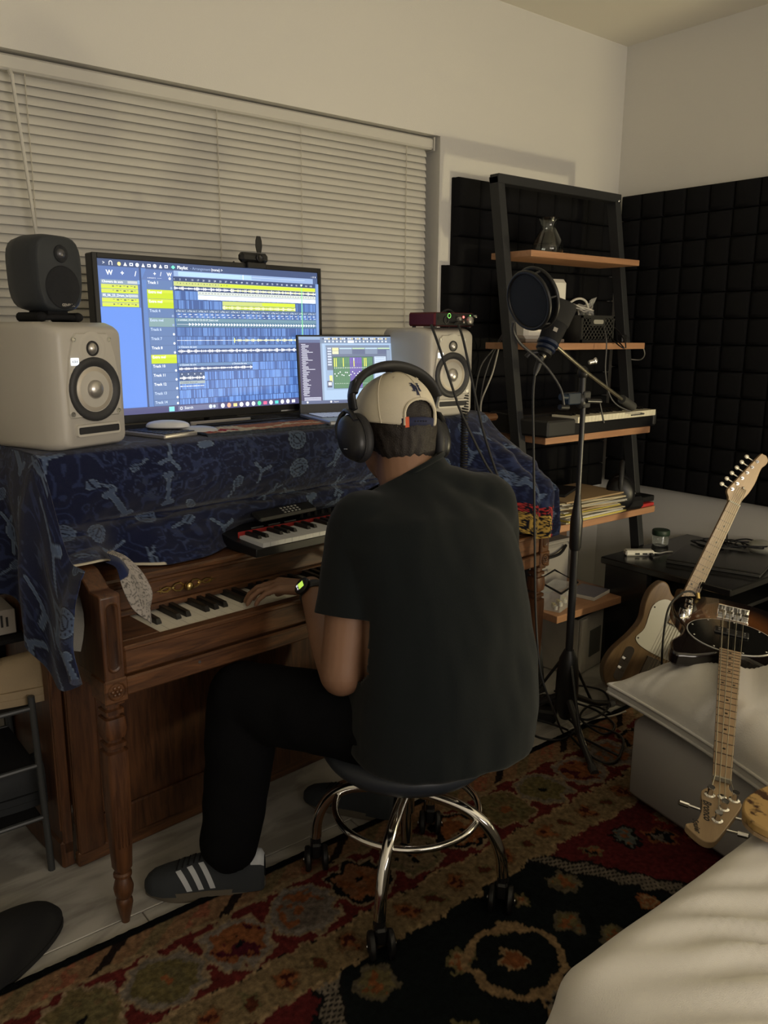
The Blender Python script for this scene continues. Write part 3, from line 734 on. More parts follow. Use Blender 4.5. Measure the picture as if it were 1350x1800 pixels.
s.poly([(.290,.027),(.299,.040),(.308,.027),(.299,.014)], (.2,.9,.6)); s.text('Playlist', .316, .036, .021, white, .02); s.text('- Arrangement', .372, .036, .019, dim); s.text('(none) >', .465, .036, .019, white, .01)
for i, (ic) in enumerate(('W', '+', '/')): s.text(ic, .030+.055*i, .098, .030, white, .03)
for i in range(6):
    y = .128+.0285*i
    if i in (0, 3): s.rect(.008, y, .150, y+.026, (.25,.33,.42)); s.text('Chovera de som' if i == 0 else '05_06_23_Drum_loop', .012, y+.019, .015, white, .02); s.rect(.11, y+.004, .148, y+.020, (.55,.6,.6))
    else:
        s.rect(.008, y, .150, y+.026, (.60,.66,.12)); s.rect(.008, y+.016, .150, y+.026, lime)
        for k in range(7): s.rect(.05+.014*k, y+.007, .056+.014*k+.003*(k%2), y+.010+.006*((k+i)%2), (.15,.18,.1))
s.rect(.150, .125, .158, .15, lite)
s.poly([(.166,.118),(.30,.118),(.30,.05),(.186,.05)], (.11,.18,.40))
for i, ic in enumerate(('+', '/', 'W')): s.text(ic, .215+.028*i, .088, .024, white, .03)
s.text('a smoov it   -------', .19, .108, .010, white); s.disc(.282, .103, .005, white)
s.rect(.30, .048, .975, .086, (.30,.42,.66)); s.rect(.318, .052, .655, .082, (.38,.56,.75)); 
for i in range(6): s.rect(.32, .055+i*.0045, .60+.05*(i%3), .0565+i*.0045, (.55,.80,.85))
s.rect(.612, .050, .615, .084, white); s.rect(.66, .062, .93, .066, (.5,.62,.8))
s.text('- o x', .965, .040, .018, white)
s.rect(.296, .088, .985, .118, (.04,.065,.16))
for i in range(27): s.text(str(1+4*i), .298+.0253*i, .110, .012, (.75,.82,.95), .01)
# playlist grid
GX0, GX1 = .296, .985; RY = .118; RH = .0612
rnd = random.Random(3)
for i in range(14):
    y0 = RY+RH*i; y1 = min(.955, y0+RH)
    s.rect(GX0, y0, GX1, y1, (.060,.115,.30))
    x = GX0; k = 0
    while x < GX1:
        wv = .0063
        c = rnd.choice([(.055,.11,.30), (.11,.22,.52), (.15,.29,.64), (.085,.17,.42)])
        if i > 8: c = (c[0]*1.15, c[1]*1.2, c[2]*1.25)
        s.rect(x, y0+.002, min(GX1, x+wv*.8), y1-.002, c); x += wv
    s.rect(GX0, y1-.002, GX1, y1, (.03,.05,.14))
    s.rect(.185, y0, .292, y1-.002, (.12,.20,.40))
    nm = ['Track 1', 'Extra mel', 'Extra mel', 'Track 4', 'Extra mel', 'Track 6', 'Track 7', 'Track 8', 'Extra mel', 'Track 10', 'Track 11', 'Track 12', 'Track 13', 'Track 14'][i]
    if i in (1, 2, 8): s.rect(.185, y0, .292, y1-.002, (.60,.70,.06)); s.rect(.185, y0+.02, .292, y1-.002, (.52,.66,.03))
    if i == 4: s.rect(.185, y0, .292, y1-.002, (.22,.34,.36))
    s.text(nm, .190, y0+.024, .018, white if i in (0,7,9,10,11,1,2,8) else (.55,.66,.85), .02)
    if i not in (1,2,8): s.disc(.286, y1-.014, .0045, white if i > 4 else dim)
def wave(x0, x1, yc, amp, col, dens=.0022, seed=0):
    r = random.Random(seed); x = x0
    while x < x1:
        a = amp*(.15+.85*abs(sin(x*97+seed))*r.random())
        s.rect(x, yc-a, x+dens*.75, yc+a, col); x += dens
    s.rect(x0, yc-.0012, x1, yc+.0012, col)
y = RY; s.rect(GX0, y, GX1, y+.030, (.55,.60,.22)); s.rect(.50, y+.003, GX1, y+.024, lime)
for k in range(18): s.rect(.31+.013*k, y+.008, .314+.013*k, y+.013+.004*(k%2), (.2,.25,.1))
s.rect(GX0, y+.030, GX1, y+RH, (.03,.06,.17)); wave(GX0, GX1, y+.045, .014, white, seed=1); wave(.55, GX1, y+.045, .010, (.95,.95,.45), seed=2)
y = RY+RH; s.rect(.398, y, GX1, y+.024, (.62,.66,.62)); s.rect(.398, y+.026, GX1, y+RH-.006, (.80,.86,.90))
for k in range(42): s.rect(.405+.0138*k, y+.008, .409+.0138*k, y+.015, (.25,.3,.3)); s.rect(.40+.0138*k, y+.034, .4015+.0138*k, y+.050, (.55,.62,.7))
y = RY+2*RH; s.rect(.508, y, .872, y+.028, (.55,.62,.2)); s.rect(.70, y+.002, .872, y+.026, lime); s.rect(.508, y+.03, .872, y+RH-.004, (.45,.55,.06)); wave(.508, .872, y+.044, .014, (.98,.98,.6), seed=5)
y = RY+3*RH; s.rect(GX0, y, GX1, y+.024, (.09,.15,.28))
for k in range(14): s.text('x Pat. no 1', GX0+.003+.0495*k, y+.018, .012, (.75,.82,.9), .01); 
for k in range(28): s.rect(.305+.0245*k, y+.033, .317+.0245*k, y+.037, white); s.rect(.312+.0245*k, y+.050, .322+.0245*k, y+.053, white)
y = RY+4*RH; s.rect(GX0, y, GX1, y+RH-.002, (.10,.20,.30)); s.rect(GX0, y, GX1, y+.022, (.16,.28,.36)); s.text('x untitled_2026-05-13 22-33-37_Extra mel', .305, y+.017, .013, (.8,.87,.9), .01)
for k in range(46): s.poly([(.352+.0137*k, y+.052), (.362+.0137*k, y+.041), (.352+.0137*k, y+.030)], (.92,.96,1))
s.rect(.30, y+.0405, GX1, y+.0425, white)
y = RY+6*RH; wave(.296, .56, y+.028, .003, (.9,.92,.9), seed=7); wave(.56, .985, y+.028, .013, (.95,.95,.55), seed=8); s.rect(.555, y+.012, .559, y+.045, (.9,.95,.2))
y = RY+7*RH; s.rect(GX0, y, GX1, y+.022, (.14,.25,.5)); s.text('x Chovera de som', .303, y+.017, .013, (.8,.87,.95), .01); s.rect(GX0, y+.022, GX1, y+RH-.002, (.04,.08,.22)); wave(.298, .985, y+.040, .015, white, seed=9)
y = RY+9*RH; s.rect(GX0, y, .640, y+.020, (.14,.25,.45)); s.text('x Chovera de som', .303, y+.016, .012, (.8,.87,.95), .01); s.text('x Chovera de som', .54, y+.016, .012, (.8,.87,.95), .01); s.rect(GX0, y+.02, .64, y+RH-.004, (.04,.08,.22)); wave(.298, .638, y+.038, .012, white, seed=10)
y = RY+10*RH; s.rect(GX0, y, .41, y+RH-.004, (.05,.09,.2))
for k in range(4): s.text('x', .306+.028*k, y+.018, .014, (.8,.87,.95), .02)
wave(.298, .41, y+.040, .016, white, seed=12)
y = RY+11*RH; s.rect(GX0, y, .41, y+.02, (.35,.42,.45)); s.text('x untitled_Extra mel', .303, y+.016, .011, (.1,.14,.2), .01); wave(.298, .405, y+.036, .005, white, seed=13)
s.rect(.905, .118, .909, .80, (.25,.80,.30)); s.poly([(.900,.095),(.907,.112),(.914,.095)], (.8,1,.75))
s.rect(.985, .086, 1, .955, (.20,.32,.6))
# taskbar
s.rect(0, .955, 1, 1, (.085,.085,.19)); s.text('70\u00b0F', .02, .975, .014, white, .01); s.text('Clear', .02, .993, .013, white, .01)
s.rect(.245, .962, .268, .995, (.25,.75,.75)); s.rect(.285, .962, .465, .995, (.17,.19,.32)); s.text('Search', .312, .985, .018, (.85,.9,.95), .01); s.disc(.298, .978, .006, white); s.disc(.298, .978, .004, (.17,.19,.32)); s.disc(.43, .978, .008, (.7,.8,.85)); s.disc(.447, .978, .006, (.7,.8,.85))
for k, c in enumerate(((.8,.85,.9), (.9,.45,.3), (.95,.75,.3), (.9,.9,.9), (.85,.9,.95), (.7,.8,.9), (.1,.75,.4), (.9,.15,.3), (.9,.9,.95), (.1,.7,.65), (.75,.8,.85), (.8,.85,.9), (.85,.85,.9))):
    x = .487+.030*k
    if k % 5 == 2 or k == 9: s.rect(x-.009, .967, x+.009, .990, c)
    else: s.disc(x, .978, .0095, c)
sm_ = s.mesh('screen'); sm_.transform(Matrix.Translation((0, -.0085, Z0+.021+(TH-.036)/2+.001))); pm('screen', sm_, em_tv, tv, fixn=False)
# --- webcam on the monitor
wc = thing('webcam', 'small black webcam with raised lens cover clipped on top of the monitor', 'webcam', M=TM @ Matrix.Translation((.120, -.004, Z0+TH)))
mb = MB(); mb.box(-.048, -.016, .002, .048, .010, .030, ch=.008); pm('body', mb, black_m, wc)
pm('lens', MB().lathe([(.011,0),(.012,.004),(.009,.006),(.007,.004)], 18, frame((1,0,0),(0,0,1),(0,-1,0),(.012,-.016,.016))), black_m, wc, smooth=50)
pm('lens_cover', MB().prism([(-.007,0),(.007,0),(.011,.018),(.010,.034),(.006,.046),(-.006,.046),(-.010,.034),(-.011,.018)], 0, .003, frame((1,0,0),(0,0,1),(0,-1,0),(.012,-.014,.030))), black_m, wc)
mb = MB(); mb.box(-.030, -.018, -.014, .036, .038, .003, ch=.002); mb.tube([(-.05,.02,.004),(-.062,.024,-.004),(-.058,.03,-.02)], .003, 6); pm('clip', mb, black_m, wc)
# --- speakers
krk = mat('speaker_shell', (.46, .435, .39), .38, spec=.5, bump=.02); krk_f = mat('speaker_baffle', (.50, .475, .42), .42)
rubber = mat('rubber_surround', (.035,.035,.037), .55); cone = mat('speaker_cone', (.52,.47,.39), .4, .25); domem = mat('dome_metal', (.55,.53,.50), .3, .8)
badge = mat('lit_badge', (.8,.85,.9), .4, emit=(.82,.90,1.0), es=.95); dgray = mat('dark_port', (.02,.02,.022), .7)
def krk_speaker(M, label):
    t = thing('studio_speaker', label, 'speaker', group='white studio speakers', M=M)
    w, d, h = .20, .23, .272
    # front at y=0 facing -y; rounded body with chin lip and tapering top of the baffle
    sec = []
    for y, ww, hh, z0 in ((.0, .158, h-.030, .012), (.006, .172, h-.020, .008), (.022, .188, h-.010, .003), (.05, w, h, 0), (d-.02, w, h, 0), (d, w-.016, h-.01, .004)):
        sec.append([(x, y, z0+hh/2+z) for x, z in rrect(ww, hh, .018, 4)])
    n = len(sec[0]); vs = [p for s_ in sec for p in s_]
    fs = [(i*n+k, i*n+(k+1)%n, (i+1)*n+(k+1)%n, (i+1)*n+k) for i in range(len(sec)-1) for k in range(n)] + [tuple(range(n))[::-1], tuple(range((len(sec)-1)*n, len(sec)*n))]
    pm('cabinet', MB().add(vs, fs), krk, t, smooth=50)
    F = frame((1,0,0), (0,0,1), (0,-1,0), (0, -.0005, 0))
    # raised driver plate: narrower at the top
    out = [(-.066,.070),(-.072,.080),(-.073,.13),(-.062,.20),(-.050,.240),(-.042,.250),(.042,.250),(.050,.240),(.062,.20),(.073,.13),(.072,.080),(.066,.070)]
    pm('baffle', MB().prism(out, -.001, .004, F, top=.97), krk_f, t)
    wf = pm('woofer', MB().lathe([(.069,.003),(.069,.006),(.065,.010),(.057,.010),(.051,.005),(.047,.003)], 36, F @ Matrix.Translation((0,.130,0)), cap=False), rubber, t, smooth=60)
    pm('cone', MB().lathe([(.0475,.004),(.0465,.005),(.020,.0015),(.019,.0015)], 36, F @ Matrix.Translation((0,.130,0)), cap=False), cone, wf, smooth=60)
    pm('dust_cap', MB().lathe([(.021,.001),(.020,.008),(.015,.013),(.008,.0155),(.001,.0165)], 24, F @ Matrix.Translation((0,.130,0))), domem, wf, smooth=60)
    tw = pm('tweeter', MB().lathe([(.036,.004),(.032,.0045),(.020,.0035),(.017,.002)], 30, F @ Matrix.Translation((0,.217,0)), cap=False), krk_f, t, smooth=60)
    pm('tweeter_ring', MB().lathe([(.017,.002),(.016,.006),(.013,.006),(.012,.003)], 24, F @ Matrix.Translation((0,.217,0)), cap=False), dgray, tw, smooth=60)
    pm('tweeter_dome', MB().lathe([(.0125,.003),(.011,.007),(.006,.010),(.001,.011)], 20, F @ Matrix.Translation((0,.217,0))), domem, tw, smooth=60)
    for x, z in ((-.047,.236),(.047,.236),(-.062,.080),(.062,.080)):
        pm('screw', MB().lathe([(.0058,.004),(.0058,.0052),(.0040,.0052),(.0032,.0042)], 12, F @ Matrix.Translation((x, z, 0))), steel, t, smooth=50)
    b = pm('badge', MB().box(-.0105,-.008,.004,.0105,.008,.0062, F @ Matrix.Translation((-.049,.190,0)), ch=.001), badge, t)
    vs, fs = text_geo('KRK', .0085, 0, .0, 'CENTER'); pm('badge_text', MB().add([(x, y-.003, .0066) for x, y, _ in vs], fs, F @ Matrix.Translation((-.049,.190,0))), dgray, b)
    out = rrect(.122, .026, .006, 4)
    pm('port_lip', MB().prism(out, -.001, .0055, F @ Matrix.Translation((.004,.043,0)), top=.96), krk_f, t)
    pm('port', MB().prism(rrect(.110, .015, .003, 3), .001, .0060, F @ Matrix.Translation((.004,.043,0))), dgray, t)
    return t
e = lambda a, b: None
krk_speaker(Matrix.Translation(W(-.022, .205, 1.056)) @ Matrix.Rotation(radians(21), 4, 'Z') @ Matrix.Scale(1.03, 4), 'white studio speaker at the left end of the piano, under the small dark speaker')
krk_speaker(Matrix.Translation(W(1.118, .150, 1.056)) @ Matrix.Rotation(radians(-3), 4, 'Z') @ Matrix.Scale(1.02, 4), 'white studio speaker on the right of the laptop, under the red audio interface')
# small dark monitor speaker
gen_m = mat('dark_aluminium', (.022,.026,.032), .5, bump=.05); grille = mat('speaker_grille', (.006,.007,.010), .7, bump=.5, bscale=900)
GM = Matrix.Translation(W(-.046, .280, 1.056+.2805)) @ Matrix.Rotation(radians(22), 4, 'Z') @ Matrix.Scale(.9, 4)
gt = thing('small_speaker', 'small dark grey rounded speaker standing on the left white speaker', 'speaker', M=GM)
w, h, d = .142, .186, .125; sec = []
for y, k in ((0, .90), (.006, .965), (.03, 1.0), (.08, 1.0), (.115, .93), (d, .80)):
    pts = []
    for i in range(40):
        a = 2*pi*i/40; x = cos(a); z = sin(a); n_ = 3.6
        r = (abs(x)**n_+abs(z)**n_)**(-1/n_); pts.append((x*r*w/2*k*(1+.04*(z*r)), y, .024+h/2+z*r*h/2*k))
    sec.append(pts)
n = 40; vs = [p for s_ in sec for p in s_]
fs = [(i*n+k, i*n+(k+1)%n, (i+1)*n+(k+1)%n, (i+1)*n+k) for i in range(len(sec)-1) for k in range(n)] + [tuple(range(n))[::-1], tuple(range((len(sec)-1)*n, len(sec)*n))]
pm('cabinet', MB().add(vs, fs), gen_m, gt, smooth=45)
F = frame((1,0,0), (0,0,1), (0,-1,0), (0, -.0005, 0))
pm('woofer_grille', MB().lathe([(.052,0),(.050,.002),(.044,.001),(.02,-.001),(.001,-.001)], 36, F @ Matrix.Translation((.004,.084,0))), grille, gt, smooth=50)
tw = pm('tweeter', MB().lathe([(.021,.0),(.020,.002),(.012,-.001),(.011,-.001)], 28, F @ Matrix.Translation((.004,.164,0)), cap=False), grille, gt, smooth=50)
pm('tweeter_dome', MB().lathe([(.0125,0),(.0105,.004),(.006,.0065),(.001,.0075)], 18, F @ Matrix.Translation((.004,.164,0))), mat('dome_dark', (.12,.12,.13), .35, .7), tw, smooth=50)
vs, fs = text_geo('GENELEC', .0095, 0, .0003, 'CENTER'); pm('name_text', MB().add([(x, y, .0009) for x, y, _ in vs], fs, F @ Matrix.Translation((.016,.0385,.0004))), silver, gt)
mb = MB(); mb.tube([(-.055,.015,.012),(-.050,.10,.012)], .012, 10); mb.tube([(.055,.015,.012),(.050,.10,.012)], .012, 10); mb.tube([(-.055,.02,.010),(-.02,.006,.012),(.02,.006,.012),(.055,.02,.010)], .007, 8); mb.ell((-.055,.015,.012),(.014,.014,.012)); mb.ell((.055,.015,.012),(.014,.014,.012)); mb.box(-.03,.02,.012,.03,.09,.03)
pm('rubber_stand', mb, blackm2, gt, smooth=60)
# --- laptop
LA = onp(.893, .372, 1.060, -18)
lp = thing('laptop', 'open grey laptop with mixer screen beside the monitor, behind the cap', 'laptop', M=LA)
lapm = mat('laptop_aluminium', (.30,.31,.33), .4, .6); 
pm('base', MB().box(-.170, -.245, 0, .170, .004, .012, ch=.003), lapm, lp)
lid = pm('lid', MB().box(-.170, -.0035, -.002, .170, .0035, .238, Matrix.Translation((0,.004,.012)) @ Matrix.Rotation(radians(-6), 4, 'X'), ch=.002), black_m, lp)
LM = Matrix.Translation((0,.004,.012)) @ Matrix.Rotation(radians(-6), 4, 'X')
km = mat('key_cap_lit', (.35,.38,.42), .5, emit=(.5,.6,.9), es=.25)
kme = MB().box(-.0078,-.0075,0,.0078,.0075,.0022,ch=.001).mesh('key'); finish(kme, 0); kme.materials.append(km)
kd = pm('keyboard_well', MB().box(-.155,-.145,.0121,.155,-.02,.0126), dgray, lp)
for r in range(6):
    for c in range(16): inst('key', kme, kd, (-.143+.019*c, -.033-.0195*r, .0125))
pm('trackpad', MB().box(-.055,-.235,.0121,.055,-.155,.0127), mat('trackpad', (.26,.27,.29), .3, .4), lp)
s = Screen(.326, .205)
s.rect(0,0,1,1,(.42,.58,.80)); s.rect(0,0,1,.045,(.30,.42,.62)); s.rect(0,.09,.215,.95,(.055,.05,.13)); s.rect(0,.045,.215,.09,(.12,.16,.32)); s.rect(.215,.045,.235,.95,(.30,.40,.55))
s.rect(.215,.01,1,.10,(.20,.27,.40))
for k in range(34):
    x = .24+.02*k; c = (.95,.97,1) if k % 3 else (.95,.75,.35); s.rect(x, .018, x+.014, .042, c if k % 4 else (.1,.12,.2)); 
    if k % 2: s.rect(x, .058, x+.016, .085, (.8,.86,.95))
s.rect(.50,.055,.565,.092,(.9,.95,1))
for k in range(40): s.rect(.022+.006*(k%2), .11+.0195*k, .06+.045*rnd.random()+(.05 if k in (6,12,19) else 0), .118+.0195*k, (.8,.82,.95))
for k in range(5): s.rect(.03, .90+.011*k, .20, .906+.011*k, (.7,.72,.9))
s.rect(.26,.12,.96,.80,(.33,.46,.66)); s.rect(.27,.13,.94,.155,(.20,.25,.36)); s.rect(.275,.16,.94,.50,(.16,.20,.30))
s.rect(.335,.165,.40,.21,(.95,.9,.45)); s.rect(.335,.215,.40,.26,(.85,.85,.55))
for k in range(4): s.rect(.41+.135*k,.168,.54+.135*k,.185,(.62,.85,.55) if k%2 else (.6,.8,.95)); s.rect(.41+.135*k,.19,.54+.135*k,.26,(.14,.17,.28) if k%2 else (.24,.30,.42))
for k in range(7): s.rect(.285,.165+.04*k,.325,.19+.04*k,(.65,.72,.85))
s.rect(.335,.30,.76,.78,(.06,.14,.10))
for k in range(22):
    x = .345+.0185*k; col = (.13,.30,.16) if k < 9 else (.22,.14,.55) if k < 16 else (.13,.30,.16)
    s.rect(x,.31,x+.015,.77,col); s.rect(x+.006,.40,x+.008,.76,(.02,.03,.05)); yk = .55+.03*sin(k*1.7); s.rect(x+.002,yk,x+.013,yk+.016,white)
    s.rect(x+.004,.46,x+.011,.475,(.85,.9,.8)); s.rect(x+.004,.70,x+.010,.71,(.8,.85,.8))
    if k in (0,1,5,11,17,18): s.rect(x+.003,.32,x+.012,.45,(.92,.9,.15))
    if k in (11,): s.rect(x+.003,.32,x+.012,.36,white)
s.rect(.295,.58,.325,.68,(.9,.88,.3)); s.rect(.27,.66,.32,.76,(.1,.12,.2)); s.rect(.28,.68,.315,.73,(.8,.85,.9))
s.rect(.775,.30,.90,.72,(.60,.72,.88))
for k in range(12): s.rect(.785,.315+.03*k,.885,.32+.03*k,(.35,.45,.6))
s.rect(.91,.20,.955,.46,(.30,.38,.5)); s.rect(.915,.47,.955,.50,(.2,.25,.35))
s.rect(0,.95,1,1,(.10,.13,.25)); s.disc(.06,.975,.010,(.9,.9,.9)); s.disc(.30,.975,.010,white); s.text('Search', .33, .985, .02, white)
sm_ = s.mesh('screen'); sm_.transform(LM @ Matrix.Translation((0,-.0039,.130))); pm('screen', sm_, em_lap, lid, fixn=False)
# --- audio interface
redm = mat('red_anodised', (.10,.012,.018), .35, .6)
ifM = Matrix.Translation(W(1.145, .165, 1.056+.2774)) @ Matrix.Rotation(radians(5), 4, 'Z')
ai = thing('audio_interface', 'dark red audio interface box with knobs on the right white speaker', 'audio interface', M=ifM)
pm('case', MB().box(-.092,0,.004,.092,.115,.046,ch=.005), redm, ai)
pm('front_panel', MB().box(-.088,-.003,.006,.088,.001,.044,ch=.003), black_m, ai)
F = frame((1,0,0),(0,0,1),(0,-1,0),(0,-.003,.025))
def knob(p, x, z, r, m, nm='knob'): return pm(nm, MB().lathe([(r,0),(r,.010),(r*.85,.012),(.001,.0125)], 18, F @ Matrix.Translation((x,z,0))), m, p, smooth=50)
knob(ai, .062, -.002, .012, silver); knob(ai, .010, .002, .006, silver); knob(ai, .028, -.008, .004, steel); knob(ai, .086, .010, .005, steel)
pm('combo_jack', MB().lathe([(.012,0),(.012,.003),(.008,.003),(.007,-.002)], 18, F @ Matrix.Translation((-.045,-.002,0)), cap=False), dgray, ai)
pm('halo_light', MB().lathe([(.0075,.0035),(.0065,.0035)], 14, F @ Matrix.Translation((-.034,.011,0)), cap=False), mat('green_led', (.1,.8,.1), .4, emit=(.35,1,.2), es=2), ai)
pm('red_light', MB().ell((0,0,0),(.0038,.0038,.002),F @ Matrix.Translation((.036,.008,.001))), mat('red_led', (.9,.05,.05), .4, emit=(1,.12,.10), es=4), ai)
pm('green_light', MB().ell((0,0,0),(.002,.002,.0015),F @ Matrix.Translation((.068,.013,.001))), MATS['green_led'], ai)
pm('feet', MB().cyl((-.08,.01,0),(-.08,.01,.005),.006).cyl((.08,.01,0),(.08,.01,.005),.006).cyl((.08,.10,0),(.08,.10,.005),.006).cyl((-.08,.10,0),(-.08,.10,.005),.006), rubber, ai)
# --- mouse, second mouse, number keypad, notepad
mwhite = mat('mouse_white', (.62,.63,.65), .35)
mM = onp(.235, .345, 1.056+.016, 50)
mo = thing('computer_mouse', 'flat white wireless mouse lying on a small keypad by the left speaker', 'mouse', M=mM)
def mouse_mesh():
    rs_ = []
    for k in range(9):
        t = k/8; rs_.append(((0, 0, .003+.0165*t), .030*sqrt(1-.86*t**3), .056*sqrt(1-.86*t**3), None, .85))
    return MB().rings(rs_, 32)
pm('shell', mouse_mesh(), mwhite, mo, smooth=60); pm('sole', MB().rings([((0,0,0), .027,.052,None,.85),((0,0,.004), .029,.055,None,.85)], 32), mat('mouse_sole', (.2,.2,.22), .5), mo)
mo2 = thing('computer_mouse', 'pale grey mouse on the blanket, half hidden behind the flat white mouse', 'mouse', M=onp(.295, .305, 1.056, 65))
pm('shell', mouse_mesh(), mat('mouse_grey', (.42,.44,.48), .4), mo2, smooth=60); pm('sole', MB().rings([((0,0,0), .027,.052,None,.85),((0,0,.004), .029,.055,None,.85)], 32), MATS['mouse_sole'], mo2)
kp = thing('number_keypad', 'thin silver keypad with black keys beside the left white speaker', 'keypad', M=onp(.205, .325, 1.056, 12))
pm('base', MB().box(-.055,-.075,0,.055,.08,.012,ch=.003), silver, kp)
kk = MB().box(-.008,-.0075,0,.008,.0075,.002,ch=.0008).mesh('key'); finish(kk, 0); kk.materials.append(black_m)
for r in range(8):
    for c in range(5): inst('key', kk, kp, (-.040+.020*c, -.063+.0185*r, .012))
# --- woven runner
rrs = []; nxr, nyr = 150, 46
Xr, Yr = np.meshgrid(np.linspace(-.255,.255,nxr), np.linspace(-.065,.065,nyr), indexing='ij')
Cr = np.zeros(Xr.shape+(3,)); Cr[:] = (.36,.15,.085)
ww = (vnoise(Xr, Yr, .02, 3)-.5)*.02
Cr[(np.abs(Yr-.0+ww*1.5-.02*np.sin(Xr*26)) < .010) & (Xr > -.12)] = (.55,.47,.30); Cr[(np.abs(Xr+.155) < .05)] = (.52,.44,.30); Cr[(np.abs(Xr+.19) < .05) & (np.abs(Yr+.005+.012*np.sin(Xr*160)) < .018)] = (.34,.05,.06)
Cr[(Yr < -.052) | (np.abs(Xr) > .245)] = (.05,.06,.08); Cr *= (.7+.5*vnoise(Xr, Yr, .005, 9))[..., None]
me = np_grid('table_runner', np.stack([Xr, Yr, .006+.002*vnoise(Xr, Yr, .006, 4)-.004*(Yr < -.06)], -1), Cr); me.materials.append(mat('runner_wool', (.3,.1,.05), .95, vcol=True, bump=.8, bscale=400, spec=.1))
ro = bpy.data.objects.new('table_runner', me); COL.objects.link(ro); ro.matrix_basis = onp(.535, .275, 1.056, -2.5); tag(ro, 'small rust and cream woven mat lying before the monitor on the blanket', 'mat')
sd = ro.modifiers.new('s', 'SOLIDIFY'); sd.thickness = .005
# --- midi keyboard on the key lid
MK = onp(.30, .055, .767, 0)
mkb = thing('midi_keyboard', 'small black keyboard controller with red line, sitting on the piano key lid', 'keyboard', M=MK)
prof = [(0,0),(0,.022),(.10,.026),(.215,.045),(.22,.04),(.22,0)]
n = len(prof); wk = .50; vs = [(0,y,z) for y,z in prof]+[(wk,y,z) for y,z in prof]; fs = [tuple(range(n)), tuple(range(n,2*n))[::-1]]+[(i,(i+1)%n,n+(i+1)%n,n+i) for i in range(n)]
pm('case', MB().add(vs, fs), black_m, mkb, bevel=.002)
redl = mat('red_felt', (.35,.02,.02), .6)
pm('red_strip', MB().box(.02,.1085,.026,.48,.1100,.0432), redl, mkb)
mw = {}
wkm = mat('controller_white_key', (.62,.64,.68), .35)
for i in range(20):
    nm = 'CDEFGAB'[i % 7]; hR = nm in 'CDFGA'; hL = nm in 'DEGAB'; key = (hL, hR)
    if key not in mw:
        mb = MB(); mb.prism(wkey(.0228, .104, .005 if hL else 0, .005 if hR else 0), .020, .0335); m_ = mb.mesh('white_key'); finish(m_, 0); m_.materials.append(wkm); mw[key] = m_
    inst('white_key', mw[key], mkb, (.022+.0228*i, .002, 0))
vs = [(-.0058,.044,.030),(.0058,.044,.030),(.0058,.106,.030),(-.0058,.106,.030),(-.0042,.049,.0415),(.0042,.049,.0415),(.0045,.106,.0425),(-.0045,.106,.0425)]
bk = MB().add(vs, [(0,1,2,3),(4,7,6,5),(0,4,5,1),(1,5,6,2),(2,6,7,3),(3,7,4,0)]).mesh('black_key'); finish(bk, 0); bk.materials.append(ebony)
for i in range(19):
    if 'CDEFGAB'[i % 7] in 'CDFGA': inst('black_key', bk, mkb, (.022+.0228*(i+1), 0, 0))
mb = MB()
for k in range(3): mb.box(.09+.055*k,.150,.0345,.130+.055*k,.153,.037)
pm('control_markings', mb, MATS['laptop_aluminium'], mkb)
mb = MB()
for k in range(8): mb.lathe([(.007,0),(.006,.012),(.001,.012)], 12, Matrix.Translation((.27+.026*k,.165,.036)))
pm('dials', mb, black_m, mkb, smooth=50)
# remote control lying across the blanket above the controller
rm = thing('remote_control', 'slim black remote control resting on the blanket above the controller keys', 'remote', M=onp(.50, .205, .826, 4, 24))
pm('body', MB().box(-.105,-.022,0,.105,.022,.014,ch=.006), black_m, rm)
bt = MB().box(-.004,-.003,0,.004,.003,.002,ch=.001).mesh('button'); finish(bt, 0); bt.materials.append(MATS['laptop_aluminium'])
for r in range(3):
    for c in range(5): inst('button', bt, rm, (-.01+.013*c, -.010+.010*r, .0135))
# ================================================================== STOOL
SX, SY = 1.155, 1.345
st = thing('rolling_stool', 'round padded rolling stool with chrome legs and foot ring under the seated man', 'stool', (SX, SY, .010))
vinyl = mat('dark_vinyl', (.020,.024,.032), .45)
z0 = -.010
pm = mk
pm('seat', MB().lathe([(.150,.340),(.180,.343),(.192,.355),(.202,.372),(.196,.390),(.170,.402),(.10,.408),(.001,.409)], 48, Matrix.Translation((0,0,z0))), vinyl, st, smooth=60)
pm('seat_plate', MB().lathe([(.14,.331),(.15,.341)], 32, Matrix.Translation((0,0,z0))), chrome, st)
mb = MB(); mb.lathe([(.014,.12),(.014,.20),(.018,.20),(.018,.26),(.026,.262),(.026,.331)], 24, Matrix.Translation((0,0,z0)))
pm('gas_column', mb, chrome, st, smooth=40)
pm('lever', MB().tube([(.02,.0,.312),(.11,.05,.308),(.16,.07,.300)], .004, 8, M=Matrix.Translation((0,0,z0))), chrome, st, smooth=50)
mb = MB(); ring = [(cos(2*pi*k/64)*.172, sin(2*pi*k/64)*.172, .212+z0) for k in range(65)]; mb.tube(ring, .0085, 10, cap=False)
pm('foot_ring', mb, chrome, st, smooth=60)
LR = .237; angs = (216, 302, 34, 124)
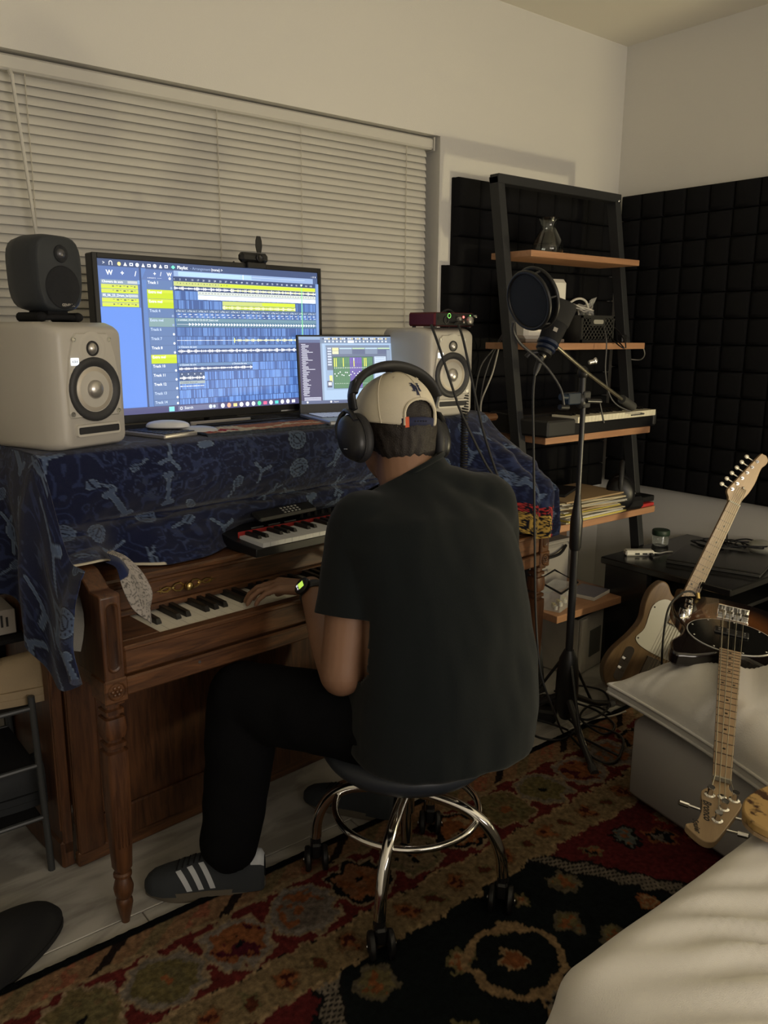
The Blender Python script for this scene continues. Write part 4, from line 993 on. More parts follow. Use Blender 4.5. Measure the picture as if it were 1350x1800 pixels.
def caster(parent, cx, cy, yaw):
    c = pm('caster', MB().add([], []) if False else MB().box(-.013,-.020,.030,.013,.022,.070, Matrix.Translation((cx, cy, z0)) @ Matrix.Rotation(yaw, 4, 'Z'), ch=.005).cyl((cx,cy,.06+z0),(cx,cy,.088+z0),.0125), black_m, parent)
    for sgn in (-1, 1):
        Mw = Matrix.Translation((cx, cy, z0)) @ Matrix.Rotation(yaw, 4, 'Z') @ frame((0,0,1),(0,1,0),(-sgn,0,0),(sgn*.014*-1,-.016,.032)) 
        pm('wheel', MB().lathe([(.008,-.0005),(.027,0),(.0315,.003),(.0315,.011),(.028,.014),(.014,.013),(.011,.016),(.001,.017)], 28, Mw), black_m, c, smooth=50)
        pm('axle_cap', MB().lathe([(.004,.0155),(.0035,.0185),(.001,.019)], 10, Mw), steel, c, smooth=50)
for i, a in enumerate(angs):
    a = radians(a); d = Vector((cos(a), sin(a), 0))
    pts = spline([d*.018+V(0,0,.255), d*.08+V(0,0,.250), d*.150+V(0,0,.232), d*.200+V(0,0,.195), d*.228+V(0,0,.140), d*.236+V(0,0,.082)], 8)
    pm('leg', MB().tube([p+V(0,0,z0) for p in pts], .0138, 14), chrome, st, smooth=60)
    caster(st, d.x*.236, d.y*.236, (radians(-28), radians(-52), radians(-40), radians(-30))[i])
# ================================================================== PERSON
skin = mat('skin', (.205,.108,.064), .55, bump=.08, bscale=120, var=.12, vscale=9)
shirt_m = mat('tshirt_charcoal', (.0062,.0080,.0086), .95, bump=.25, bscale=900, spec=.12, sheen=.08)
pant_m = mat('black_trousers', (.003,.003,.0035), .95, bump=.2, bscale=500, spec=.1)
hair_m = mat('dark_brown_hair', (.010,.006,.0045), .6, bump=1.0, bscale=420)
HC = V(1.200, 1.462, 1.100)
HM = Matrix.Translation(HC) @ Matrix.Rotation(radians(-4), 4, 'Z') @ Matrix.Rotation(radians(-20), 4, 'X') @ Matrix.Rotation(radians(4), 4, 'Y') @ Matrix.Scale(1.02, 4)
per = thing('person', 'seated man in a charcoal t-shirt and black trousers, back to us, playing the piano', 'person', (SX, SY-.05, 0))
PT = Matrix.Translation((-SX, -SY+.05, 0))
def hand(mb, w, d, up, flip=1, curls=None):
    """palm + five unequal bent fingers. w wrist, d pointing direction, up back of hand"""
    d = d.normalized(); s = d.cross(up).normalized()*flip; up = s.cross(d).normalized()*flip
    P = lambda a, b, c: w + d*a + s*b + up*c
    for (a0, b0, a1, b1, r0, r1) in ((.0, .010, .082, .030, .017, .0135), (.0, .0, .088, .010, .018, .0140), (.0, -.008, .084, -.010, .018, .0135), (.0, -.014, .074, -.028, .017, .012)):
        mb.limb(P(a0, b0, .0), P(a1, b1, .006), r0, r1)
    mb.ell(P(.03, .022, -.008), (.02,.02,.016))
    spec = [(.084, .031, .030, .017, .028, .020, .0092), (.090, .011, .034, .022, .030, .021, .0094), (.085, -.010, .031, .020, .028, .020, .0089), (.075, -.029, .024, .018, .021, .017, .0080)]
    tips = []
    for k, (a, b, l1, _, l2, l3, r) in enumerate(spec):
        cv = curls[k] if curls else (12, 35, 62)
        p = P(a, b*1.05, .006); ang = 0; spread = (b*1.6)
        dd = (d + s*spread*1.8).normalized(); pts = [p]
        for L, an in zip((l1+.008, l2, l3), cv):
            an = radians(an); p = p + (dd*cos(an)-up*sin(an))*L; pts.append(p)
        rr = [r*1.05, r*.98, r*.9, r*.8]
        for i in range(3): mb.limb(pts[i], pts[i+1], rr[i], rr[i+1], 10)
        tips.append(pts[-1])
    # thumb leaves the side of the palm
    p = P(.018, .026, -.006); pts = [p, P(.046, .052, -.014), P(.072, .060, -.024), P(.094, .058, -.034)]
    for i, r in zip(range(3), (.0135, .0115, .0100)): mb.limb(pts[i], pts[i+1], r, r*.88, 10)
    return P
def L3(a): return HM @ Vector(a)
mb = MB()
mb.ell((0,-.008,.022), (.076,.097,.092), HM, 24, 16); mb.ell((0,.030,-.045), (.056,.066,.066), HM, 20, 12); mb.ell((0,.062,-.078), (.030,.026,.026), HM, 14, 10)
mb.ell((0,.094,-.012), (.011,.018,.010), HM, 12, 8); mb.tube([L3((0,.086,.022)), L3((0,.100,-.008))], [.008,.012], 10); mb.ell((0,.084,-.045), (.022,.012,.008), HM, 12, 8)
mb.ell((.030,.078,.018), (.020,.014,.010), HM, 10, 8); mb.ell((-.030,.078,.018), (.020,.014,.010), HM, 10, 8); mb.ell((.045,.05,-.02), (.025,.03,.022), HM, 12, 8); mb.ell((-.045,.05,-.02), (.025,.03,.022), HM, 12, 8)
for sx in (-1, 1): mb.ell((sx*.080,.004,-.012), (.010,.020,.032), HM, 12, 10)
mb.limb((1.185,1.385,.975), L3((0,-.028,-.050)), .068, .060, 20); mb.limb((1.19,1.40,.98), L3((0,.02,-.06)), .06, .05, 16)
mb.rings([((1.155,1.27,.44), .17,.12,None,1), ((1.165,1.28,.6), .17,.11,None,1), ((1.175,1.31,.8), .175,.11,None,1), ((1.18,1.34,.90), .15,.085,None,1), ((1.185,1.355,.945), .08,.06,None,1)], 24)
SL, SR = V(1.035,1.378,.902), V(1.375,1.320,.925); EL, ER = V(.958,1.335,.605), V(1.455,1.40,.650); WL, WR = V(1.058,1.598,.712), V(1.44,1.63,.735)
mb.limb(SL, EL, .058, .047, 18); mb.limb(EL, EL.lerp(WL,.35), .047, .046, 18); mb.limb(EL.lerp(WL,.35), WL, .046, .029, 18)
mb.limb(SR, ER, .058, .047, 18); mb.limb(ER, ER.lerp(WR,.35), .047, .046, 18); mb.limb(ER.lerp(WR,.35), WR, .046, .029, 18)
hand(mb, WL, V(-.122,.105,-.004), V(0,0,1), 1, [(14,42,60),(10,38,58),(12,36,60),(16,38,60)])
hand(mb, WR, V(.03,.12,-.006), V(0,0,1), -1, [(14,42,60),(10,38,58),(12,36,60),(16,38,60)])
HLp, HRp = V(1.06,1.30,.475), V(1.26,1.29,.475); KL, KR = V(.875,1.615,.470), V(1.43,1.655,.475); AL, AR = V(.830,1.585,.105), V(1.285,1.64,.10)
mb.limb(HLp, KL, .075, .052, 16); mb.limb(KL, AL, .05, .034, 16); mb.limb(HRp, KR, .075, .052, 16); mb.limb(KR, AR, .05, .034, 16)
mb.limb(AL, AL+V(-.09,.07,-.06), .032, .026); mb.limb(AR, AR+V(-.05,.09,-.06), .032, .026)
bm_ = blob(mb, .0046, 5, 'body'); bm_.transform(PT)
body = pm('body', bm_, skin, per, smooth=179)
def fold(me, amp, f1, f2, zmin=-9, seed=0.0, aniso=(1,1,1)):
    bm = bmesh.new(); bm.from_mesh(me); bm.normal_update()
    for v in bm.verts:
        p = v.co; q = Vector((p.x*aniso[0], p.y*aniso[1], p.z*aniso[2]))
        d = mnoise.noise(q*f1+Vector((seed,)*3))*amp + mnoise.noise(q*f2+Vector((seed+5,)*3))*amp*.45
        v.co = p + v.normal*d
    bm.to_mesh(me); bm.free()
# t-shirt
mb = MB()
Rt = Matrix.Rotation(radians(-9), 3, 'Z')
rr = [((1.160,1.245,.418),.195,.155),((1.160,1.240,.434),.216,.182),((1.168,1.245,.50),.222,.180),((1.180,1.255,.60),.214,.166),((1.186,1.275,.70),.210,.158),((1.188,1.300,.80),.212,.155),((1.187,1.330,.875),.214,.148),((1.186,1.352,.93),.195,.130),((1.196,1.368,.965),.140,.098),((1.203,1.388,.995),.096,.082),((1.204,1.402,1.016),.078,.074),((1.204,1.408,1.040),.070,.068)]
mb.rings([(c, a, b, Rt, .88) for c, a, b in rr], 40)
SLE = SL.lerp(EL, .66); SRE = SR.lerp(ER, .62)
mb.limb(SL+V(.02,0,.0), SLE, .080, .070, 24); mb.limb(SR+V(-.02,0,.0), SRE, .080, .072, 24)
mb.limb(SL+V(.04,-.005,.0), V(1.165,1.355,.935), .074, .062, 20); mb.limb(SR+V(-.04,0,.0), V(1.20,1.37,.965), .078, .066, 20)
tm_ = blob(mb, .0068, 8, 'tshirt'); fold(tm_, .007, 7, 16, aniso=(1.4,1.4,.8))
bm = bmesh.new(); bm.from_mesh(tm_); kill = []
def cut(co, no, test):
    fs_ = [f for f in bm.faces if test(f.calc_center_median())]; g_ = set(fs_)
    for f in fs_: g_.update(f.edges); g_.update(f.verts)
    bmesh.ops.bisect_plane(bm, geom=list(g_), plane_co=co, plane_no=no)
for A0, E0 in ((SL, SLE), (SR, SRE)):
    ax = (E0-A0).normalized(); cut(E0-ax*.02, ax, lambda q: (q-E0).length < .14 and ((q-E0)-ax*(q-E0).dot(ax)).length < .10)
NKc = V(1.204,1.404,1.016); NKn = V(-.34,.42,1).normalized()
cut(NKc, NKn, lambda q: (q-NKc).length < .14)
cut(V(0,0,.428), V(0,0,1), lambda q: q.z < .46)
for f in bm.faces:      # open the sleeve ends, the neck hole and the hem
    c = f.calc_center_median()
    for A0, E0, hm_ in ((SL, SLE, .02), (SR, SRE, .02)):
        ax = (E0-A0).normalized(); q = c-E0
        if q.dot(ax) > -hm_ and q.length < .125 and (q-ax*q.dot(ax)).length < .088 : kill.append(f); break
    else:
        if (c-NKc).dot(NKn) > 0 and (c-NKc).length < .14: kill.append(f)
        elif c.z < .428: kill.append(f)
bmesh.ops.delete(bm, geom=kill, context='FACES'); bm.to_mesh(tm_); bm.free()
tm_.transform(PT)
tso = pm('tshirt', tm_, shirt_m, per, smooth=179); sd = tso.modifiers.new('s', 'SOLIDIFY'); sd.thickness = .003; sd.offset = 1
NKx = V(0,1,0).cross(NKn).normalized(); NKy = NKn.cross(NKx)
pm('collar', MB().tube([tuple(PT @ (NKc+NKx*.079*cos(a)+NKy*.080*sin(a)-NKn*.003)) for a in [2*pi*k/40 for k in range(41)]], .006, 8, cap=False), shirt_m, per, smooth=60)
# trousers
mb = MB(); mb.ell((1.155,1.275,.475), (.215,.175,.068)); mb.limb(HLp, KL, .104, .088, 22); mb.limb(KL, KL.lerp(AL,.5)+V(-.01,.0,0), .088, .080, 22); mb.limb(KL.lerp(AL,.5)+V(-.01,0,0), AL+V(-.026,-.004,.025), .080, .066, 22)
mb.limb(HRp, KR, .102, .080, 22); mb.limb(KR, AR+V(0,-.005,.04), .080, .062, 22); mb.limb(V(1.02,1.28,.475), V(1.29,1.27,.475), .066, .066)
tr = blob(mb, .0075, 6, 'trousers'); fold(tr, .007, 9, 22, seed=3.3)
bm = bmesh.new(); bm.from_mesh(tr); bmesh.ops.delete(bm, geom=[f for f in bm.faces if f.calc_center_median().z < .092+.25*(f.calc_center_median().x-.83)*(f.calc_center_median().x < 1.05)], context='FACES'); bm.to_mesh(tr); bm.free(); tr.transform(PT)
pm('trousers', tr, pant_m, per, smooth=179)
# hair
def headshell(el0, r, az0, az1, nz=60, ne=34, off=0.0, nse=0.0):
    P = []
    for i in range(nz+1):
        az = az0+(az1-az0)*i/nz; row = []
        for j in range(ne+1):
            e0 = el0(az) if callable(el0) else el0
            el = e0+(pi/2-e0)*j/ne
            x = cos(el)*sin(az); y = cos(el)*cos(az); z = sin(el)
            k = 1+nse*mnoise.noise(Vector((x*14, y*14, z*14)))
            row.append((x*r[0]*k, -.008+y*r[1]*k, .022+z*r[2]*k))
        P.append(row)
    return P
hm = MB(); hm.ell((0,-.008,.022), (.0815,.1035,.097), None, 32, 20); hm.ell((0,-.040,-.045), (.068,.060,.062), None, 24, 16); hm.ell((0,-.030,-.010), (.076,.080,.075), None, 24, 16)
hb0 = blob(hm, .0045, 3, 'hair'); bm = bmesh.new(); bm.from_mesh(hb0)
for v in bm.verts: v.co += v.normal*.0035*mnoise.noise(Vector((v.co.x*90, v.co.y*90, v.co.z*28)))
bmesh.ops.delete(bm, geom=[f for f in bm.faces if f.calc_center_median().y > .022 or f.calc_center_median().z > .075 or f.calc_center_median().z < -.086+.006*mnoise.noise(f.calc_center_median()*60)], context='FACES')
hmesh = bpy.data.meshes.new('hair'); bm.to_mesh(hmesh); bm.free(); hmesh.transform(PT @ HM); hair = pm('hair', hmesh, hair_m, per, smooth=179, fixn=False)
# cap
capm = mat('cap_cotton', (.56,.51,.40), .85, bump=.3, bscale=700); navyc = mat('cap_navy', (.012,.016,.05), .85)
CR = (.0865,.109,.1035)
def rim(az): return radians(12-36*((1-cos(az))/2)**1.2)
oc, ow, oh = pi, .50, radians(33)
P = headshell(rim, CR, 0, 2*pi, 96, 40)
mb = MB(); nr, ncn = len(P), len(P[0]); vs = [p for r in P for p in r]; fs = []
def inopen(az, el): 
    r_ = rim(az); t = (el-r_)/oh; 
    return t < 1 and abs(az-oc) < ow*(1-max(0, t)**3)**.5 if t < 1 else False
for i in range(nr-1):
    for j in range(ncn-1):
        az = 2*pi*(i+.5)/(nr-1); e0 = rim(az); el = e0+(pi/2-e0)*(j+.5)/(ncn-1)
        if not inopen(az, el): fs.append((i*ncn+j, (i+1)*ncn+j, (i+1)*ncn+j+1, i*ncn+j+1))
mb.add(vs, fs, HM)
cme = mb.mesh('cap'); cme.transform(PT); cap_o = pm('cap', cme, capm, per, smooth=179, fixn=False)
sd = cap_o.modifiers.new('s', 'SOLIDIFY'); sd.thickness = .0022; sd.offset = 1
def csurf(az, el, k=1.0): return PT @ HM @ Vector((cos(el)*sin(az)*CR[0]*k, -.008+cos(el)*cos(az)*CR[1]*k, .022+sin(el)*CR[2]*k))
# opening piping, strap, seams, button, eyelets, visor
mb = MB(); pts = []
for k in range(41):
    a = -1+2*k/40; t = (1-a*a)**(1/3) if abs(a) < 1 else 0
    az = oc+ow*a; pts.append(csurf(az, rim(az)+oh*t, 1.012))
mb.tube(pts, .0032, 6); pm('opening_trim', mb, capm, cap_o, smooth=60)
mb = MB(); strap = [[csurf(oc+ow*1.12*(-1+2*i/24), rim(oc)+radians(a), 1.006) for a in (1, 6, 11)] for i in range(25)]
mb.grid(strap); so = pm('strap', mb, navyc, cap_o, smooth=60, fixn=False); sd = so.modifiers.new('s', 'SOLIDIFY'); sd.thickness = .002
mb = MB(); mb.grid([[csurf(oc+ow*(.78+.2*i/3), rim(oc)+radians(a), 1.030) for a in (0, 6, 12)] for i in range(4)])
pm('orange_tab', mb, mat('orange_tab', (.65,.12,.05), .7), cap_o, smooth=60, fixn=False)
mb = MB()
for k in range(6):
    pass
for k in range(5): mb.ell(csurf(oc+ow*(.45-.16*k), rim(oc)+radians(6), 1.022), (.0016,)*3, None, 6, 4)
pm('strap_studs', mb, black_m, cap_o, kind='stuff')
mb = MB()
for a in (radians(60), radians(120), radians(240), radians(300), 0.0):
    mb.tube([csurf(a, rim(a)+(pi/2-rim(a))*t/14, 1.010) for t in range(15)], .0011, 5)
mb.tube([csurf(pi, rim(pi)+oh+(pi/2-rim(pi)-oh)*t/10, 1.010) for t in range(11)], .0009, 5)
pm('seam', mb, capm, cap_o, kind='stuff')
pm('button', MB().ell(csurf(0, pi/2, 1.015), (.008,.008,.006)), capm, cap_o, smooth=60)
pm('eyelet', MB().tube([csurf(radians(212)+.035*cos(t*pi/5), radians(47)+.030*sin(t*pi/5), 1.010) for t in range(11)], .0010, 5), capm, cap_o)
pm('eyelet', MB().tube([csurf(radians(150)+.035*cos(t*pi/5), radians(47)+.030*sin(t*pi/5), 1.010) for t in range(11)], .0010, 5), capm, cap_o)
mb = MB()
for ch, ox, oy, sz in (('N', -.020, .002, .052), ('Y', -.0195, -.010, .056)):
    vs, fs = text_geo(ch, sz, 0, .0016, 'LEFT')
    # slab serifs on both letters
    ext = []
    if ch == 'N': ext = [(-.004,0,.010,.004),(.026,.033,.042,.0375),(-.004,.033,.010,.0375)]
    else: ext = [(-.006,.0375,.010,.042),(.024,.0375,.040,.042),(.010,-.002,.026,.002)]
    def put3(vv, ff): mb.add([csurf(oc-(x+ox)*9.0*.9, rim(oc)+oh+radians(7)+(y+oy+.006)*8.2*.9, 1.014) for x, y, *_ in vv], ff)
    put3([(x*.80, y*.80) for x, y, _ in vs], fs)
    for a, b, c, d in ext: put3([(a*.8,b*.8),(c*.8,b*.8),(c*.8,d*.8),(a*.8,d*.8)], [(0,1,2,3)])
pm('monogram', mb, navyc, cap_o, fixn=False)
mb = MB(); top = []
for i in range(25):
    a = radians(-62+124*i/24); row = []
    for j in range(7):
        t = j/6; k = 1+.62*t*cos(a)**.7; b = csurf(a, rim(a), 1.0); 
        q = HM.inverted() @ PT.inverted() @ b
        row.append(PT @ HM @ Vector((q.x*(1+.03*t), q.y+.072*t*max(0, cos(a))**.6, q.z-.014*t-.012*(q.x/.08)**2*t)))
    top.append(row)
mb.grid(top); vo = pm('visor', mb, capm, cap_o, smooth=60, fixn=False); sd = vo.modifiers.new('s', 'SOLIDIFY'); sd.thickness = .003
# glasses, eyes, beard shadow
lens = mat('spectacle_lens', (.25,.35,.9), .05, spec=1.0, metal=.3)  # blue base colour stands in for the screen's reflection in the lenses
mb = MB()
for sx in (-1, 1):
    mb.tube([PT @ L3((sx*(.033+.025*cos(t*pi/8)), .106+.002*abs(sin(t)), .008+.019*sin(t*pi/8))) for t in range(17)], .0014, 6, cap=False); mb.tube([PT @ L3(p) for p in ((sx*.060,.104,.014),(sx*.078,.06,.010),(sx*.084,.0,.004))], .0018, 6)
mb.tube([PT @ L3(p) for p in ((-.010,.108,.012),(0,.110,.015),(.010,.108,.012))], .0014, 6)
gl = pm('glasses', mb, black_m, per, smooth=60)
for sx in (-1, 1): pm('lens', MB().add([PT @ L3((sx*.033+.024*cos(t*pi/8), .1065, .008+.018*sin(t*pi/8))) for t in range(16)], [tuple(range(16))]), lens, gl)
for sx in (-1, 1): pm('eye', MB().ell((sx*.031,.079,.006), (.0115,.0115,.0115), PT @ HM, 12, 8), mat('eye_white', (.6,.58,.55), .3), per, smooth=60)
# shoes
sh_m = mat('suede_grey', (.024,.028,.032), .9, bump=.3, bscale=500); stripe_m = mat('shoe_stripe', (.42,.44,.46), .7); gum = mat('gum_sole', (.10,.085,.065), .6)
def shoe(M, dark=False):
    sec = [(-.135,.020,.060),(-.128,.030,.070),(-.10,.034,.073),(-.06,.035,.070),(-.02,.036,.070),(.02,.040,.062),(.06,.045,.048),(.095,.045,.038),(.122,.036,.031),(.138,.020,.022),(.143,.008,.014)]
    def surf(x, a, off=0):
        i = 0
        while i < len(sec)-2 and x > sec[i+1][0]: i += 1
        t = (x-sec[i][0])/(sec[i+1][0]-sec[i][0]); w = sec[i][1]*(1-t)+sec[i+1][1]*t; h = sec[i][2]*(1-t)+sec[i+1][2]*t
        ca, sa = cos(a), sin(a)
        return Vector((x, (w+off)*math.copysign(abs(ca)**.75, ca), .012+(h+off)*max(0, sa)**.85))
    rs_ = []
    P = [[surf(-.135+.278*i/40, pi*j/20) for j in range(21)] for i in range(41)]
    o = pm('shoe', MB().grid(P, PT @ M), sh_m, per, smooth=179, fixn=False)
    so = []; n = 44
    for k in range(n):
        a = 2*pi*k/n; x = .140*cos(a)+.003; w = 1.06*(.036+.010*math.exp(-((x-.07)/.05)**2))*(1-abs(cos(a))**6*.25); so.append((x, w*math.copysign(abs(sin(a))**.7, sin(a))))
    pm('sole', MB().prism(so, 0, .020, PT @ M), gum, o, smooth=40)
    if not dark:
        for sd_ in (0, 1):
            for k in range(3):
                x0 = -.005+.026*k
                g = [[(PT @ M) @ surf(x0-.020+(.012 if u_ else 0)+.028*(j/8), (lambda q: q if sd_ else pi-q)(radians(8+58*j/8)), .0012) for u_ in (0, 1)] for j in range(9)]
                pm('stripe', MB().grid(g), stripe_m, o, fixn=False, smooth=60)
        g = [[(PT @ M) @ surf(-.1345+.030*t/4, pi*j/16, .0014) for j in range(4, 13)] for t in range(5)]
        pm('heel_tab', MB().grid(g), stripe_m, o, fixn=False, smooth=60)
        g = [[(PT @ M) @ surf(-.134+.052*t/6-.006*0, radians(62 if s_ else 118)+radians(a_), .0015) for a_ in (-10, 10)] for t in range(7) for s_ in (1,)]
        pm('collar_stripe', MB().grid([[(PT @ M) @ surf(-.120+.05*t/6, pi-radians(52-4*t+a_), .0016) for a_ in (-9, 9)] for t in range(7)]), stripe_m, o, fixn=False, smooth=60)
    mb = MB()
    for k in range(6):
        x = .0+.013*k; mb.tube([(PT @ M) @ surf(x, radians(a), .0005) for a in (72, 81, 90, 99, 108)], .0018, 6)
    pm('laces', mb, blackm2, o, kind='stuff')
ang = atan2(1.705-1.555, .662-.875)
shoe(Matrix.Translation((.765,1.626,.001)) @ Matrix.Rotation(ang, 4, 'Z') @ Matrix.Diagonal((1.03, 1.05, 1.22, 1)))
shoe(Matrix.Translation((1.240,1.69,.001)) @ Matrix.Rotation(radians(120), 4, 'Z'), True)
# watch
wdir = (WL-EL).normalized(); wc_ = WL-wdir*.022; ux = V(-1,-.3,.55); ux = (ux-wdir*ux.dot(wdir)).normalized(); uy = wdir.cross(ux)
WMx = frame(uy, wdir, ux, wc_)
wt = thing('wristwatch', 'black round smartwatch with lime lit face on the left wrist', 'watch', M=WMx)
mb = MB(); mb.tube([(cos(t*pi/16)*.0335, 0, sin(t*pi/16)*.0335) for t in range(33)], .0035, 8, cap=False)
bd = MB(); bd.grid([[(cos(t*pi/20)*.0345, s_, sin(t*pi/20)*.0345) for s_ in (-.0115, .0115)] for t in range(41)]); o = pm('band', bd, rubber, wt, smooth=60, fixn=False); sd = o.modifiers.new('s','SOLIDIFY'); sd.thickness = .003
pm('case', MB().lathe([(.017,.033),(.0215,.035),(.0215,.042),(.018,.0445),(.001,.0445)], 28), black_m, wt, smooth=40)
lime_m = mat('watch_lime', (.5,.8,.1), .4, emit=(.55,.85,.12), es=.8); wl = mat('watch_white', (.8,.8,.9), .4, emit=(.7,.68,.85), es=.7)
fc = pm('face', MB().lathe([(.016,.0446),(.001,.0447)], 24), dgray, wt)
pm('display_block', MB().box(-.007,-.010,.0448,.008,.0085,.0450), lime_m, fc); pm('display_block', MB().box(-.013,.002,.0449,-.008,.009,.0451).box(-.012,-.008,.0449,-.009,-.001,.0451), wl, fc)
pm('crown', MB().cyl((.0215,0,.038),(.024,0,.038),.002), steel, wt)
# ================================================================== HEADPHONES
HP = HM
hp = thing('headphones', 'large black over-ear headphones worn over the cream cap', 'headphones', M=HP)
cupm = mat('headphone_shell', (.010,.0105,.013), .38); padm = mat('ear_pad', (.014,.014,.016), .6)
for sx in (-1, 1):
    CM = Matrix.Translation((sx*.088,-.002,-.020)) @ Matrix.Rotation(radians(-6*sx), 4, 'Z') @ frame((0,1,0),(0,0,1),(sx,0,0),(0,0,0)) @ Matrix.Rotation(radians(-18), 4, 'Z')
    mb = MB(); mb.lathe([(.043,.022),(.044,.030),(.040,.040),(.030,.046),(.012,.048),(.001,.048)], 36, CM, sx=.92, sy=1.22)
    c = pm('ear_cup', mb, cupm, hp, smooth=60)
    pts = [CM @ Vector((cos(t*pi/18)*.036*.95, sin(t*pi/18)*.036*1.25, .012)) for t in range(37)]
    pm('ear_pad', MB().tube(pts, .0125, 12, cap=False).lathe([(.045,.018),(.045,.024),(.001,.024)], 36, CM, sx=.92, sy=1.22), padm, c, smooth=60)
    pm('trim_line', MB().tube([CM @ Vector(p) for p in ((.006,-.026,.0475),(.016,-.020,.0465))], .0011, 6), silver, c)
    mb = MB(); mb.tube([CM @ Vector(p) for p in ((-.036,.02,.034),(-.030,.045,.034),(-.012,.062,.028),(.0,.068,.022),(.012,.062,.028),(.030,.045,.034),(.036,.02,.034))], .006, 8)
    pm('yoke', mb, cupm, hp, smooth=60)
    sp = spline([(sx*.106,-.010,.040), (sx*.114,-.022,.070), (sx*.108,-.030,.100)], 6)
    pm('slider', MB().rings([(p, .006,.013, None, .7) for p in sp], 14), cupm, hp, smooth=60)
arc = []
for k in range(33):
    a = radians(10+160*k/32); arc.append(((cos(a)*.116), -.030, .056+sin(a)*.082))
vs = []; fs = []; n = 12
for k, p in enumerate(arc):
    a = radians(10+160*k/32); rad = Vector((cos(a), 0, sin(a))); yv = Vector((0,1,0)); th = .0065+.004*sin(a); wd_ = .014+.009*sin(a)
    for j in range(n):
        b = 2*pi*j/n; vs.append(Vector(p)+rad*th*cos(b)+yv*wd_*math.copysign(abs(sin(b))**.7, sin(b)))
fs = [(i*n+j, i*n+(j+1)%n, (i+1)*n+(j+1)%n, (i+1)*n+j) for i in range(len(arc)-1) for j in range(n)]+[tuple(range(n))[::-1], tuple((len(arc)-1)*n+j for j in range(n))]
pm('headband', MB().add(vs, fs), padm, hp, smooth=60)
pm = mk
def cable(name, pts, r, m, label, group=None, n=8, parent=None, cat='cable'):
    p = spline(pts, 10)
    if parent: return mk(name, MB().tube(p, r, n), m, parent, smooth=60)
    return mk(name, MB().tube(p, r, n), m, None, smooth=60, label=label, cat=cat, group=group)
cabm = mat('cable_black', (.008,.008,.009), .5); cabw = mat('cable_white', (.5,.48,.43), .5); cabg = mat('cable_grey', (.09,.09,.09), .5)
# ================================================================== LADDER SHELF
LS = thing('ladder_shelf', 'tall black ladder shelf with light wood boards in the room corner', 'shelf', (2.6, 2.1, 0))
o_ = V(2.6, 2.1, 0)
for x in (2.262, 2.945):
    mb = MB(); y0, y1 = 1.885, 2.190; z1 = 1.862; vs = []
    for (y, z) in ((y0, 0), (y1, z1)):
        for dx, dy in ((-.017,-.022),(.017,-.022),(.017,.022),(-.017,.022)): vs.append((x+dx-2.6, y+dy-2.1, z))
    mb.add(vs, [(0,1,2,3),(4,7,6,5),(0,4,5,1),(1,5,6,2),(2,6,7,3),(3,7,4,0)])
    pm('post', mb, shelfm, LS, bevel=.002)
pm('top_bar', MB().box(-.355, .062, 1.838, .362, .108, 1.870, ch=.002), shelfm, LS)
brd = [(1.604, 2.030, .022), (1.283, 1.978, .024), (.953, 1.925, .026), (.632, 1.875, .026), (.306, 1.830, .028)]
for z, yf, t in brd:
    x1 = 2.925 if z > .5 else 2.72
    pm('shelf_board', MB().box(2.283-2.6, yf-2.1, z-t, x1-2.6, (2.225 if z > 1.5 else 2.24 if z > 1.2 else 2.345)-2.1, z, ch=.0015), shelf_w, LS)
pm('back_panel', MB().box(2.27-2.6, 2.32-2.1, .02, 2.93-2.6, 2.335-2.1, .63), mat('brown_backboard', (.14,.075,.045), .6), LS)
pm('bolt', MB().ell((.345, .060, 1.842), (.006,.004,.006)), chrome, LS)
# carafe
cl_glass = mat('clear_glass', (.92,.96,.93), .03, trans=1.0, ior=1.45)
ca = thing('glass_carafe', 'clear glass carafe with pinched neck on the top shelf board', 'carafe', (2.508, 2.15, 1.605))
pm('vessel', MB().lathe([(.001,.0),(.050,.0),(.058,.006),(.060,.025),(.052,.055),(.034,.085),(.028,.100),(.032,.118),(.040,.134),(.0375,.134),(.030,.118),(.026,.100),(.032,.084),(.050,.054),(.0575,.025),(.055,.008),(.048,.003),(.001,.003)], 32, cap=False), cl_glass, ca, smooth=60)
# white box standing on end
wb = thing('white_box_speaker', 'upright white plastic box behind the round pop filter on second shelf', 'box', (2.450, 2.13, 1.284), radians(-9))
wpl = mat('white_plastic', (.66,.64,.58), .4)
pm('shell', MB().box(-.098,-.05,.012,.098,.05,.232,ch=.014), wpl, wb); pm('base', MB().box(-.094,-.048,0,.094,.048,.013,ch=.003), mat('warm_grey_base', (.22,.18,.15), .5), wb)
pm('top_slot', MB().box(-.03,-.012,.2315,.03,.012,.2328), dgray, wb)
